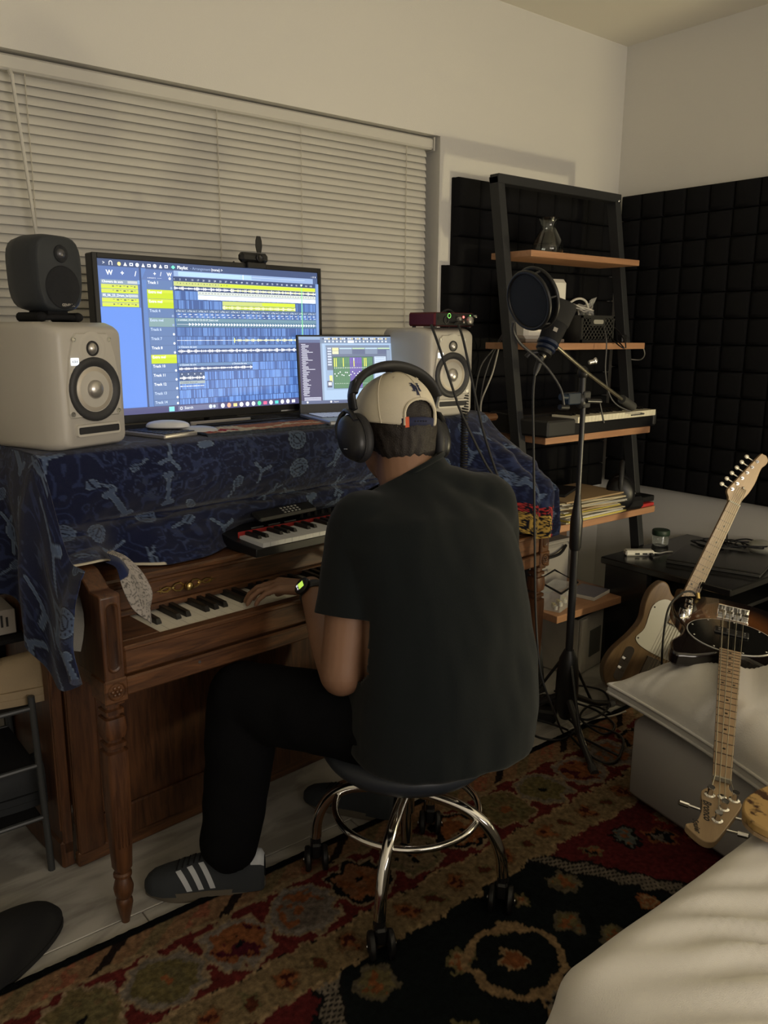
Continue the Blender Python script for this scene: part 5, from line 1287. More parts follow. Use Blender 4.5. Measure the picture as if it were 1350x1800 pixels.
# crate with cables and bag
mat('crate_plastic', (.028,.028,.026), .4)
cr = thing('plastic_crate', 'small black lattice crate holding white cables on the second shelf', 'crate', (2.675, 2.10, 1.284))
mb = MB(); mb.box(-.10,-.075,0,.10,.075,.006)
pm('bottom', mb, black_m, cr)
for nm, A in (('front', frame((1,0,0),(0,0,1),(0,-1,0),(0,-.072,0))), ('back', frame((1,0,0),(0,0,1),(0,-1,0),(0,.075,0)))):
    mb = MB(); mb.box(-.10,.0,0,.10,.010,.006,A); mb.box(-.10,.092,0,.10,.102,.006,A); mb.box(-.10,0,0,-.093,.10,.006,A); mb.box(.093,0,0,.10,.10,.006,A)
    for k in range(-4, 13):
        for sg in (1, -1):
            x0 = -.10+.02*k; x1 = x0+.08; ya, yb = (.008,.094) if sg > 0 else (.094,.008)
            t0 = max(0, (-.096-x0)/.08); t1 = min(1, (.096-x0)/.08)
            if t1 <= t0: continue
            pa = (x0+.08*t0, ya+(yb-ya)*t0); pb = (x0+.08*t1, ya+(yb-ya)*t1)
            if .035 < (pa[0]+pb[0])/2+.035 and abs((pa[0]+pb[0])/2) < .03 and False: continue
            mb.tube([(pa[0],pa[1],.003),(pb[0],pb[1],.003)], .0022, 4, M=A)
    if nm == 'front': mb.box(-.045,.062,-.001,.045,.092,.005,A)
    pm('lattice_side', mb, MATS['crate_plastic'], cr, kind='stuff')
for sx in (-1, 1): pm('end_wall', MB().box(sx*.10-.003,-.072,0,sx*.10+.003,.075,.102), black_m, cr)
pm('handle_slot', MB().prism(rrect(.06,.016,.007,4), .005, .0075, frame((1,0,0),(0,0,1),(0,-1,0),(0,-.072,.078))), mat('pale_inside', (.30,.29,.25), .6), cr)
wc_pts = lambda c, r, n, h, seed: [(c[0]+r*cos(2.4*k+seed)*(1+.2*sin(k)), c[1]+r*.6*sin(2.4*k+seed), c[2]+h*abs(sin(k*1.3+seed))) for k in range(n)]
cable('charging_cable', wc_pts((2.675,2.10,1.385), .060, 13, .045, 0), .0030, cabw, 'coiled white cable heaped in the black lattice crate')
cable('charging_cable', wc_pts((2.685,2.12,1.39), .045, 10, .035, 2), .0025, MATS['pale_inside'] , 'thin beige cable looped over the crate rim, beside the plastic bag')
cable('thick_cable', [(2.56,2.12,1.40),(2.60,2.08,1.445),(2.65,2.07,1.44),(2.69,2.08,1.395)], .0045, cabw, 'thick white cord arching from the white box into the crate')
mb = MB(); mb.grid([[(2.70+.085*i/6, 2.13+.01*sin(i*2+j), 1.385+.075*(j/5)*(.4+.6*i/6)) for j in range(6)] for i in range(7)])
o = mk('plastic_bag', mb, mat('clear_film', (.7,.7,.66), .15, alpha=.35), None, smooth=60, label='crumpled clear plastic bag corner standing up behind the crate', cat='bag', fixn=False)
# adapters and cables on second shelf, hanging
cable('black_cable', [(2.742,2.080,1.387),(2.760,2.040,1.321),(2.713,1.960,1.281),(2.720,1.930,1.264),(2.743,1.980,1.293)], .0026, cabm, 'black cable draped from crate over the second shelf edge')
cable('black_cable', [(2.761,2.080,1.376),(2.794,2.020,1.332),(2.742,1.945,1.289),(2.738,1.935,1.264)], .0026, cabm, 'black cable looping off the second shelf at its right end')
cable('power_cable', [(2.772,2.080,1.372),(2.621,1.940,1.290),(2.612,1.930,1.185),(2.642,1.930,1.099),(2.687,1.920,1.050),(2.801,1.920,1.015),(2.837,1.900,1.010),(2.726,1.880,1.012)], .0026, cabg, 'grey cable hanging from the second shelf down to the shelf keyboard')
pm('power_adapter', MB().box(*[0,0,0],.03,.025,.03, Matrix.Translation((2.79,1.99,1.284)), ch=.003), black_m, None, label='little black power adapter on the second shelf right of the crate', cat='adapter')
cable('loop_cable', [(3.160,2.200,1.207),(3.155,2.150,1.208),(3.108,2.100,1.234),(2.935,2.000,1.279)], .0024, cabw, 'short pale cable loop hanging below the right end of second shelf')
# keyboard on third shelf
KB = thing('digital_piano', 'black portable keyboard with cream keys lying across the third shelf', 'keyboard', (2.30, 1.905, .954), radians(1.5))
prof = [(0,0),(0,.040),(.012,.050),(.125,.056),(.135,.070),(.27,.078),(.28,.07),(.28,0)]
n = len(prof); x0, x1 = -.035, .655; vs = [(x0,y,z) for y,z in prof]+[(x1,y,z) for y,z in prof]; fs = [tuple(range(n)), tuple(range(n,2*n))[::-1]]+[(i,(i+1)%n,n+(i+1)%n,n+i) for i in range(n)]
pm('case', MB().add(vs, fs), black_m, KB, bevel=.004)
pm('end_cheek', MB().box(-.036,-.004,.002,.124,.13,.060,ch=.006), mat('dark_grey_plastic', (.022,.022,.022), .6), KB)
pm('end_cheek', MB().box(.632,-.004,.002,.656,.13,.060,ch=.006), MATS['dark_grey_plastic'], KB)
cwk = mat('cream_key', (.70,.66,.52), .35)
mw2 = {}
for i in range(24):
    nm = 'CDEFGAB'[i % 7]; hR = nm in 'CDFGA'; hL = nm in 'DEGAB'; key = (hL, hR)
    if key not in mw2:
        mb = MB(); mb.prism(wkey(.0212, .12, .005 if hL else 0, .005 if hR else 0), .044, .0665); m_ = mb.mesh('white_key'); finish(m_, 0); m_.materials.append(cwk); mw2[key] = m_
    inst('white_key', mw2[key], KB, (.128+.0212*i, -.008, 0))
vs = [(-.0058,.044,.062),(.0058,.044,.062),(.0058,.118,.062),(-.0058,.118,.062),(-.0042,.049,.0765),(.0042,.049,.0765),(.0045,.118,.0775),(-.0045,.118,.0775)]
bk3 = MB().add(vs, [(0,1,2,3),(4,7,6,5),(0,4,5,1),(1,5,6,2),(2,6,7,3),(3,7,4,0)]).mesh('black_key'); finish(bk3, 0); bk3.materials.append(ebony)
for i in range(23):
    if 'CDEFGAB'[i % 7] in 'CDFGA': inst('black_key', bk3, KB, (.128+.0212*(i+1), -.008, 0))
# magazines, each its own thing
paper = [mat('paper_%s' % n_, c, .7) for n_, c in (('cream', (.50,.44,.30)), ('white', (.52,.50,.44)), ('tan', (.34,.24,.13)), ('yellow', (.55,.45,.10)), ('grey', (.30,.29,.27)), ('dark', (.05,.04,.035)))]
seq = [5,3,1,0,4,0,3,0,1,2,0,4,0,1,0,5,2]
desc = ['glossy dark', 'yellow edged', 'white', 'cream', 'pale grey', 'cream', 'yellow edged', 'cream', 'white', 'tan', 'cream', 'grey', 'cream', 'white', 'cream', 'dark', 'brown']
place = ['at the very bottom', 'second from the bottom', 'third from the bottom', 'fourth from the bottom', 'fifth from the bottom', 'sixth from the bottom', 'seventh from the bottom', 'eighth from the bottom', 'at mid height', 'eighth from the top', 'seventh from the top', 'sixth from the top', 'fifth from the top', 'fourth from the top', 'third from the top', 'second from the top', 'on the very top']
z = .633
for k, c in enumerate(seq):
    h = random.choice((.0035,.0045,.006,.007)); a = radians(random.uniform(-9, 9)-4+k*.3); x = 2.52+random.uniform(-.012,.02)+.008*sin(k); y = 1.99+random.uniform(-.012,.012)
    Mk = Matrix.Translation((x, y, z)) @ Matrix.Rotation(a, 4, 'Z')
    t = thing('magazine', '%s magazine, %s of the pile on the fourth shelf' % (desc[k], place[k]), 'magazine', group='magazines piled on the fourth shelf', M=Mk)
    pm('pages', MB().box(-.175,-.115,.0006,.175,.115,h-.0006), paper[c if c != 5 else 0], t); pm('cover', MB().box(-.177,-.117,h-.0007,.177,.1165,h).box(-.177,-.117,0,.177,.1165,.0007).box(-.177,.115,0,.177,.117,h), paper[5 if k in (0,15) else c], t)
    z += h+.0003
mk('notebook', MB().box(-.10,-.07,0,.10,.07,.010, Matrix.Translation((2.47,2.03,z)) @ Matrix.Rotation(radians(25),4,'Z'), ch=.002), blackm2, None, label='black notebook lying skewed on top of the magazine pile', cat='notebook')
# headphones on the shelf
h2 = thing('shelf_headphones', 'glossy black headphones standing on the fourth shelf beside the magazines', 'headphones', M=Matrix.Translation((2.752, 1.925, .633)) @ Matrix.Rotation(radians(35), 4, 'Z') @ Matrix.Scale(1.12, 4))
for sx in (-1, 1):
    CM = Matrix.Translation((sx*.040,0,.062)) @ frame((0,1,0),(0,0,1),(sx,0,0),(0,0,0))
    c = pm('ear_cup', MB().lathe([(.052,-.012),(.056,.0),(.055,.016),(.046,.030),(.02,.036),(.001,.036)], 32, CM, sx=.9, sy=1.1), black_m, h2, smooth=60)
    pm('ear_pad', MB().lathe([(.030,-.026),(.050,-.026),(.053,-.014),(.05,-.010)], 32, CM, sx=.9, sy=1.1), padm, c, smooth=60)
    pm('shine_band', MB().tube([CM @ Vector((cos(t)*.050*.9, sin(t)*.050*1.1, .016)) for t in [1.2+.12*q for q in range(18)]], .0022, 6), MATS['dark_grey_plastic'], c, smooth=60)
pm('headband', MB().tube(spline([(-.066,0,.07),(-.072,0,.115),(-.045,0,.155),(0,0,.168),(.045,0,.155),(.072,0,.115),(.066,0,.07)], 6), .009, 10), padm, h2, smooth=60)
pm('fabric_pouch', MB().box(-.05,-.035,0,.05,.035,.05, Matrix.Translation((2.795,1.905,.633)) @ Matrix.Rotation(radians(-10),4,'Z'), ch=.014), blackm2, None, label='soft black pouch in front of the shelf headphones', cat='pouch')
rb = thing('turntable_box', 'flat black box with a red flap at the right end of fourth shelf', 'box', (2.885, 1.965, .633))
pm('box', MB().box(-.06,-.065,.012,.07,.075,.036,ch=.003), black_m, rb); pm('red_flap', MB().box(-.058,-.085,.0,.04,-.02,.013,ch=.002), mat('red_card', (.42,.03,.03), .5), rb); pm('arm', MB().tube([(0,.0,.036),(.0,.0,.052),(-.03,-.01,.056),(-.045,-.02,.050)], .004, 8).ell((.02,.0,.04),(.009,.009,.008)), steel, rb, smooth=60)
# things low on the shelf and the floor under it
tb = thing('storage_tub', 'clear grey plastic tub with a dark handle standing behind the piano end', 'tub', (2.44, 2.14, .307))
pm('tub', MB().box(-.14,-.12,0,.14,.12,.20,ch=.012), mat('frosted_plastic', (.30,.28,.25), .35), tb); pm('lid', MB().box(-.145,-.125,.20,.145,.125,.216,ch=.005), MATS['frosted_plastic'], tb); pm('handle', MB().tube(spline([(-.10,-.128,.18),(-.05,-.145,.165),(.04,-.145,.168),(.10,-.128,.19)],6), .006, 8), black_m, tb, smooth=60)
mk('small_case', MB().box(-.05,-.04,0,.05,.04,.048, Matrix.Translation((2.36,2.045,.524)), ch=.006), mat('grey_case', (.14,.14,.15), .4), None, label='small grey plastic case on top of the clear tub', cat='case')
bx = thing('clear_case', 'clear lidded case holding yellow and white bits on the lowest board', 'case', (2.385, 1.915, .307), radians(18))
cf = mat('clear_case_plastic', (.75,.77,.75), .12, alpha=.30)
pm('case', MB().box(-.085,-.045,0,.085,.05,.075,ch=.003), cf, bx); pm('lid_frame', MB().tube([(-.085,-.045,.076),(.085,-.045,.076),(.085,.05,.11),(-.085,.05,.11),(-.085,-.045,.076)], .004, 6), black_m, bx)
yb = mat('yellow_peg', (.45,.36,.10), .5)
for k in range(9): pm('peg', MB().cyl((0,0,0),(0,0,.014),.007), yb if k % 3 else MATS['white_plastic'], bx).location = (-.065+.016*k, -.02+.012*(k%3), .004)
bk4 = thing('disc_case', 'white edged disc case lying askew on the lowest shelf board', 'case', (2.59, 1.93, .307), radians(12))
pm('case', MB().box(-.07,-.06,0,.07,.06,.014,ch=.001), MATS['paper_white'], bk4); pm('cover', MB().box(-.069,-.059,.0142,.069,.059,.0150), mat('violet_grey', (.13,.12,.15), .35), bk4)
pr = thing('white_storage_box', 'dusty white box with open black lid on the floor under the shelf', 'box', (2.56, 2.02, 0), radians(10))
pm('box', MB().box(-.11,-.13,0,.10,.14,.245,ch=.006), mat('dusty_white', (.52,.49,.43), .7, var=.2, vscale=12), pr); pm('side_flap', MB().box(-.112,-.145,.02,-.07,-.130,.240,ch=.003), MATS['dusty_white'], pr)
pm('lid', MB().box(-.14,-.14,.247,.12,.15,.262,ch=.004), black_m, pr); pm('window', MB().box(-.02,-.1325,.06,.07,-.130,.17), mat('dark_panel', (.10,.10,.09), .6), pr)  # thin dark grey rectangle on the box front
# ================================================================== MIC STAND
MX, MY = 2.075, 1.607
ms = thing('microphone_stand', 'tall black tripod microphone stand with boom arm, beside the seated man', 'microphone stand', (MX, MY, 0))
L_ = lambda p: tuple(Vector(p)-V(MX, MY, 0))
pm('lower_tube', MB().cyl((0,0,.10),(0,0,.70),.0125,.0125,18), blkmetal, ms, smooth=50); pm('upper_tube', MB().cyl((0,0,.68),(0,0,1.13),.0085,.0085,16), blkmetal, ms, smooth=50)
pm('clutch', MB().lathe([(.015,.64),(.019,.65),(.020,.74),(.016,.76),(.011,.80),(.009,.82)], 20), black_m, ms, smooth=50)
pm('hub', MB().lathe([(.016,.30),(.030,.27),(.036,.22),(.038,.15),(.032,.09),(.020,.06),(.014,.055)], 20), black_m, ms, smooth=50)
for a, L in ((-122, .27), (5, .29), (118, .26)):
    a = radians(a); d = V(cos(a), sin(a), 0)
    l = pm('leg', MB().tube([d*.03+V(0,0,.13), d*L*.6+V(0,0,.055), d*L+V(0,0,.014)], [.012,.0105,.0105], 10), blkmetal, ms, smooth=50)
    pm('rubber_foot', MB().tube([d*(L-.02)+V(0,0,.018), d*(L+.012)+V(0,0,.012)], .0135, 10), rubber, l, smooth=50)
    pm('leg_brace', MB().tube([d*.024+V(0,0,.26), d*L*.55+V(0,0,.065)], .005, 8), blkmetal, ms)
J = Vector((2.065,1.607,1.202)); E0 = Vector((1.880,1.575,1.290)); E1 = Vector((2.335,1.650,1.105))
pm('boom_mount', MB().cyl(L_(J-V(0,.0,.10)), L_(J-V(0,0,.0)), .011).ell(L_(J), (.018,.018,.020)).ell(L_(J-V(0,0,.085)), (.022,.018,.026)), black_m, ms, smooth=60)
pm('boom_arm', MB().tube([L_(E0), L_(J+V(-.01,-.016,.004)), L_(E1)], .0055, 10), mat('satin_steel', (.42,.39,.30), .3, .9), ms, smooth=60)
bd_ = (E1-J).normalized(); pm('counterweight', MB().cyl(L_(E1-bd_*.005), L_(E1+bd_*.085), .0145, .0145, 18), mat('dark_rubber_grip', (.03,.03,.028), .7), ms, smooth=50)
pm('boom_knob', MB().tube([L_(J+V(.0,-.02,.03)), L_(J+V(.02,-.03,.035))], .007, 8).ell(L_(J+V(.018,-.03,.036)), (.009,.006,.010)), steel, ms, smooth=60)
pm('tilt_lever', MB().cyl(L_(J+V(.0,-.02,-.085)), L_(J+V(.055,-.03,-.088)), .007).tube([L_(J+V(.05,-.03,-.088)), L_(J+V(.07,-.035,-.15))], .003, 6).ell(L_(J+V(.07,-.035,-.152)), (.005,.004,.006)), blkmetal, ms, smooth=60)
pm('tube_collar', MB().box(-.016,-.016,1.095,.016,.016,1.145,ch=.003), MATS['dark_grey_plastic'], ms)
# microphone
MB0 = Vector((1.844,1.565,1.287)); MT = Vector((1.911,1.565,1.404)); md = (MT-MB0).normalized()
side = md.cross(V(.62,.78,-.1)).normalized(); fwd = side.cross(md)
mm = thing('microphone', 'black large diaphragm condenser microphone tilted on the boom stand', 'microphone', M=frame(side, fwd, md, MB0))
pm('body', MB().rings([((0,0,.006), .024,.024,None,1),((0,0,.014), .030,.028,None,1),((0,0,.045), .0325,.029,None,.9),((0,0,.068), .034,.029,None,.8)], 32), blackm2, mm, smooth=40)
pm('grille', MB().rings([((0,0,.066), .034,.029,None,.8),((0,0,.070), .036,.030,None,.75),((0,0,.120), .038,.030,None,.7),((0,0,.131), .034,.027,None,.7),((0,0,.133), .020,.016,None,.7)], 32), mat('mic_grille', (.010,.010,.011), .65, bump=1.0, bscale=1500), mm, smooth=40)
pm('emblem', MB().box(-.006,-.0305,.032,.006,-.0295,.044, Matrix.Rotation(radians(0),4,'Z')), MATS['frosted_plastic'], mm)
pm('shock_ring', MB().lathe([(.026,-.004),(.031,.0),(.031,.008),(.026,.012)], 28), mat('navy_rubber', (.008,.014,.035), .35), mm, smooth=50)
pm('shock_ring', MB().lathe([(.022,-.020),(.028,-.016),(.028,-.008),(.022,-.004)], 28), MATS['navy_rubber'], mm, smooth=50)
pm('collar', MB().lathe([(.018,-.034),(.023,-.030),(.023,-.020),(.016,-.018)], 24), black_m, mm, smooth=50)
pm('swivel', MB().tube([(.01,.0,-.028),(.035,.005,-.040),(.040,.01,-.055)], .008, 8), black_m, mm, smooth=60)
X0 = MB0-md*.034; X1 = Vector((1.819,1.565,1.252)); X2 = Vector((1.793,1.562,1.202))
xl = thing('xlr_cable', 'black microphone cable with silver plug hanging from the microphone to the floor', 'cable', M=Matrix.Translation(X2))
pm('plug', MB().tube([X0-X2, X1-X2], .0115, 16), mat('nickel', (.55,.52,.45), .25, 1.0), xl, smooth=50); pm('boot', MB().tube([X1-X2, (X1-X2)*.35, V(0,0,0)], [.0105,.009,.004], 14), black_m, xl, smooth=50)
cp = [X2, (1.788,1.560,1.139), (1.790,1.550,0.978), (1.800,1.540,0.728), (1.809,1.530,0.501), (1.807,1.500,0.331), (1.868,1.500,0.203), (2.057,1.597,0.008), (2.021,1.522,0.010)]
pm('cord', MB().tube([Vector(p)-X2 for p in spline(cp, 10)], .0034, 8), MATS['dark_grey_plastic'], xl, smooth=60)
# pop filter
PC = Vector((1.695,1.500,1.404)); pn = V(-.95,.06,-.26).normalized(); pu = V(.16,.05,1); pu = (pu-pn*pu.dot(pn)).normalized(); ps = pu.cross(pn)
pf = thing('pop_filter', 'round black double pop filter in front of the white box, clamped to microphone stand', 'pop filter', M=frame(ps, pu, pn, PC))
fab = mat('mesh_fabric', (.010,.014,.024), .8, bump=.6, bscale=1200)
for zz, r in ((.010, .074), (-.016, .078)):
    pm('hoop', MB().tube([(cos(t*pi/28)*r, sin(t*pi/28)*r, zz) for t in range(57)], .0055, 8, cap=False), black_m, pf, smooth=60)
    pm('mesh_disc', MB().lathe([(r, zz), (r*.5, zz+.001), (.001, zz+.001)], 40, cap=False), fab, pf, smooth=60, fixn=False)
for t in range(6): pm('spacer', MB().cyl((cos(t*pi/3)*.078, sin(t*pi/3)*.078, -.016), (cos(t*pi/3)*.075, sin(t*pi/3)*.075, .010), .003, .003, 6), black_m, pf)
inv = frame(ps, pu, pn, PC).inverted()
gn = [inv @ Vector(p) for p in spline([(1.631,1.500,1.347), (1.652,1.520,1.324), (1.693,1.530,1.291), (1.788,1.550,1.250), (1.870,1.570,1.208), (1.938,1.585,1.156), (1.961,1.590,1.109)], 8)]
pm('gooseneck', MB().tube(gn, .0042, 8), mat('gooseneck_metal', (.05,.05,.055), .4, .3), pf, smooth=60)
pm('clamp', MB().box(-.045,-.012,-.018,.012,.014,.018, inv @ Matrix.Translation((2.028,1.600,1.126)), ch=.003).cyl(inv @ Vector((1.958,1.600,1.133)), inv @ Vector((1.982,1.600,1.131)), .010), mat('blue_black_clamp', (.008,.016,.030), .35), pf)
pm('clamp_screw', MB().cyl(inv @ Vector((1.943,1.590,1.104)), inv @ Vector((1.980,1.590,1.102)), .008), black_m, pf)
# ================================================================== DESK
dk = thing('side_desk', 'low glossy black desk against the right wall, holding closed laptop', 'desk', (2.97, 1.70, 0))
blk_l = mat('black_laminate', (.008,.008,.008), .22, spec=.6)
pm('desk_top', MB().box(-.32,-.325,.425,.300,.225,.452,ch=.004), blk_l, dk)
pm('side_panel', MB().box(-.30,.02,0,-.27,.215,.425,ch=.003), blk_l, dk); pm('side_panel', MB().box(.27,-.30,0,.298,.215,.425,ch=.003), blk_l, dk)
pm('keyboard_tray', MB().box(-.30,-.31,.345,.26,.02,.360,ch=.003), blk_l, dk); pm('apron', MB().box(-.268,.19,.20,.268,.21,.425), blk_l, dk)
pm('cabinet_block', MB().box(-.14,-.02,0,.06,.18,.34,ch=.004), blk_l, dk)
mk('wooden_plank', MB().box(0,-.012,0,.50,.012,.045, Matrix.Translation((2.62,1.16,.30)) @ Matrix.Rotation(radians(-8),4,'Z') @ Matrix.Rotation(radians(-16),4,'Y')), mat('raw_plank', (.30,.26,.17), .7), None, label='pale wooden plank sloping up under the near corner of the black desk', cat='plank')
mk('white_board_panel', MB().box(2.60,1.30,0,2.80,1.312,.30), mat('cream_panel', (.34,.32,.26), .8), None, label='cream board standing on the floor under the black desk', cat='board')
l2 = thing('closed_laptop', 'closed black laptop lying on the black side desk', 'laptop', M=frame((.94,.34,0),(-.21,.977,0),(0,0,1),(2.868,1.385,.4525)))
pm('base', MB().box(0,0,0,.29,.34,.010,ch=.002), MATS['dark_grey_plastic'], l2); pm('lid', MB().box(0,0,.011,.29,.34,.018,ch=.002), mat('laptop_black_lid', (.012,.012,.012), .25), l2); pm('bright_edge', MB().box(-.001,0,.0095,.002,.34,.0115), steel, l2); pm('bright_edge', MB().box(0,-.001,.0095,.29,.001,.0115), steel, l2)
jr = thing('glass_jar', 'small clear jar with a dark green lid on the black desk', 'jar', (3.00, 1.885, .4525))
pm('jar', MB().lathe([(.001,0),(.030,0),(.034,.005),(.034,.042),(.031,.046),(.029,.046),(.032,.041),(.032,.006),(.001,.003)], 28, cap=False), cl_glass, jr, smooth=60); pm('lid', MB().lathe([(.035,.044),(.0365,.048),(.0365,.062),(.034,.066),(.001,.066)], 28), mat('green_lid', (.014,.03,.018), .5), jr, smooth=40)
hb = thing('usb_hub', 'white usb hub with short cable on the black desk', 'hub', (2.79, 1.845, .4525), atan2(1.821-1.885, 2.825-2.741))
pm('body', MB().box(-.058,-.020,0,.058,.020,.022,ch=.006), wpl, hb)
for k in (-.012, .018): pm('port', MB().box(k-.009,-.0212,.006,k+.009,-.0195,.013), dgray, hb)
pm('stick', MB().box(.036,-.040,.004,.050,-.018,.014,ch=.002), dgray, hb)
pm('cord', MB().tube(spline([(.056,0,.010),(.085,.004,.006),(.12,.03,.004),(.15,.035,.004)], 8), .003, 8), wpl, hb, smooth=60)
for k, (cx_, cy_) in enumerate(((3.10,1.72),(3.16,1.66),(3.12,1.69),(3.18,1.60))):
    pts = [(cx_+.06*cos(q*1.9+k)*(1+.2*sin(q)), cy_+.075*sin(q*1.9+k), .4755+.004*k+.003*sin(q)) for q in range(7)]
    cable('coiled_cable', pts, .0032, cabm, ('dark cable coiled at the back of the black desk, nearest the shelf', 'dark cable coil lying across the middle of the desk cable heap', 'thin dark loop on top of the desk cable heap', 'dark cable coil at the desk edge nearest the camera')[k], group='loose cables on the black desk')
cable('standing_cable', [(3.111,1.690,0.470), (3.200,1.719,0.511), (3.220,1.713,0.541), (3.200,1.701,0.478), (3.137,1.647,0.470)], .003, cabm, 'stiff dark cable end sticking up from the desk cable heap')
mk('crumpled_wrapper', MB().ell((0,0,.02),(.05,.06,.03)), mat('clear_wrap', (.5,.5,.42), .3, alpha=.55, bump=1, bscale=60), None, smooth=60, label='crumpled translucent wrapper at the right end of the black desk', cat='wrapper', M=Matrix.Translation((3.22,1.56,.455)))
# ================================================================== GUITARS
maple = wood('maple_neck', (.29,.20,.115), (.36,.255,.15), .35, (3, 40, 40), 2.0, .02); mapled = wood('maple_board', (.24,.165,.10), (.30,.21,.13), .35, (3, 40, 40), 2.0, .02)
ash = wood('natural_ash', (.10,.062,.033), (.17,.108,.058), .3, (2, 18, 18), 3.0, .03)
dotm = mat('inlay_black', (.01,.01,.01), .4); fretm = mat('fret_wire', (.12,.09,.07), .4, .3); stringm = mat('string_wire', (.42,.38,.30), .35, .8); pgw = mat('pickguard_white', (.46,.45,.42), .3)
def fretx(n, SL): return SL*(1-2**(-n/12))
def neckparts(t, SL, nf, w0, w1, nstr, wide_end, dots_col=dotm):
    """neck along -x from the nut at the origin, face up +z"""
    xe = -(fretx(nf, SL)+.012); prof = []
    mb = MB(); cols = []
    for x, w in ((0, w0), (xe, w1)):
        ring = [(x, -w/2, 0)]+[(x, -w/2*cos(a), -.004-.018*sin(a)) for a in [pi*k/8 for k in range(9)]]+[(x, w/2, 0)]
        cols.append(ring)
    mb.grid(cols); mb.f.append(tuple(range(11))); mb.f.append(tuple(range(21, 10, -1)))
    pm('neck', mb, maple, t, smooth=50)
    fb_ = pm('fretboard', MB().add([(0,-w0/2,0),(0,w0/2,0),(xe,w1/2,0),(xe,-w1/2,0),(0,-w0/2,.005),(0,w0/2,.005),(xe,w1/2,.005),(xe,-w1/2,.005)], [(0,1,2,3),(4,7,6,5),(0,4,5,1),(1,5,6,2),(2,6,7,3),(3,7,4,0)]), mapled, t)
    for k in range(1, nf+1):
        x = -fretx(k, SL); w = w0+(w1-w0)*x/xe
        pm('fret', MB().box(x-.0011,-w/2,.0048,x+.0011,w/2,.0062), fretm, fb_)
    for k in (3,5,7,9,12,15,17,19,21):
        if k > nf: continue
        x = -(fretx(k, SL)+fretx(k-1, SL))/2; w = w0+(w1-w0)*x/xe
        for yy in ((0,) if k != 12 else (-w*.27, w*.27)): pm('inlay_dot', MB().lathe([(.0034,.0050),(.0034,.0054),(.0001,.0054)], 12, Matrix.Translation((x, yy, 0))), dots_col, fb_)
    pm('nut', MB().box(-.002,-w0/2,.0,.003,w0/2,.0085), MATS['pale_inside'], t)
    return xe
# ---- tele-shaped guitar leaning on the desk
S_ = 1.04; A0 = V(2.787,1.469,.726); A1 = V(2.577,1.523,.316); ax = (A0-A1).normalized()
nrm = (CAM-A0); nrm = (nrm-ax*nrm.dot(ax)).normalized(); nrm = Matrix.Rotation(radians(24), 3, ax) @ nrm
tg = thing('electric_guitar', 'natural wood single cutaway electric guitar with maple neck leaning on black desk', 'guitar', M=frame(ax, nrm.cross(ax), nrm, A0) @ Matrix.Scale(S_, 4))
neckparts(tg, .648, 21, .042, .056, 6, 1)
hs = [(0,-.021),(.012,-.026),(.022,-.036),(.032,-.040),(.050,-.036),(.185,.0085),(.197,.020),(.196,.034),(.184,.045),(.168,.044),(.152,.036),(.130,.036),(.095,.038),(.055,.033),(.025,.024),(0,.021)]
hs = [(x, -y) for x, y in hs]
h_ = pm('headstock', MB().prism([(p.x, p.y) for p in spline([(a, b, 0) for a, b in hs], 3)], -.016, -.002), maple, tg, bevel=.0015)
for k in range(6):
    x = .042+.0245*k; y = .034-.0082*k*1.0+.0035*k*.0
    y = .0265-.0075*k
    p_ = pm('tuner_post', MB().lathe([(.0055,-.002),(.0055,.0),(.003,.0),(.003,.007),(.0001,.007)], 12, Matrix.Translation((x, y, 0))), chrome, tg, smooth=50)
    pm('tuner_button', MB().cyl((x, y+.010, -.013), (x+.002, y+.030, -.013), .0022, .0022, 8).ell((x+.003, y+.036, -.013), (.0075,.0085,.0045)), mat('ivory_button', (.55,.52,.45), .3, .3) if k == 0 else MATS['ivory_button'], p_, smooth=60)
pm('string_tree', MB().ell((.062,-.006,.002), (.005,.003,.003)), chrome, tg)
# body outline: x from the neck joint downwards (negative), y to bass side negative
bo_ = [(-.335,-.028),(-.345,-.075),(-.325,-.115),(-.335,-.142),(-.375,-.150),(-.430,-.128),(-.490,-.112),(-.560,-.128),(-.640,-.158),(-.710,-.158),(-.765,-.110),(-.780,0),(-.765,.110),(-.710,.160),(-.640,.160),(-.560,.128),(-.500,.115),(-.440,.128),(-.390,.128),(-.350,.108),(-.350,.082),(-.375,.055),(-.380,.030),(-.345,.028)]
bo_ = [(x, y) for x, y in bo_]
body_o = [(p.x, p.y) for p in spline([(a, b, 0) for a, b in bo_+bo_[:1]], 5)][:-1]
pm('body', MB().prism(body_o, -.050, -.006), ash, tg, bevel=.004)
pg = [(-.352,-.026),(-.400,-.020),(-.400,.024),(-.400,.07),(-.44,.100),(-.52,.092),(-.565,.105),(-.585,.06),(-.585,-.05),(-.56,-.092),(-.50,-.085),(-.43,-.075),(-.38,-.06)]
pm('pickguard', MB().prism([(p.x, p.y) for p in spline([(a, b, 0) for a, b in pg+pg[:1]], 4)][:-1], -.0062, -.0038), pgw, tg)
for x, y in ((-.395,-.058),(-.50,-.082),(-.578,-.04),(-.44,.092),(-.56,.098)): pm('screw', MB().ell((x,y,-.0034),(.0028,.0028,.0014)), dotm, tg)
pm('pickup', MB().box(-.435,-.034,-.004,-.412,.034,.002,ch=.002), steel, tg); pm('bridge', MB().box(-.675,-.042,-.006,-.600,.042,.000,ch=.002), chrome, tg)
pm('control_plate', MB().prism(rrect(.125,.032,.015,5), -.006,-.004, Matrix.Translation((-.66,.105,0))), chrome, tg)
for k in range(2): pm('volume_knob', MB().lathe([(.009,-.004),(.009,.010),(.001,.011)], 16, Matrix.Translation((-.645-.035*k,.105,0))), chrome, tg, smooth=50)
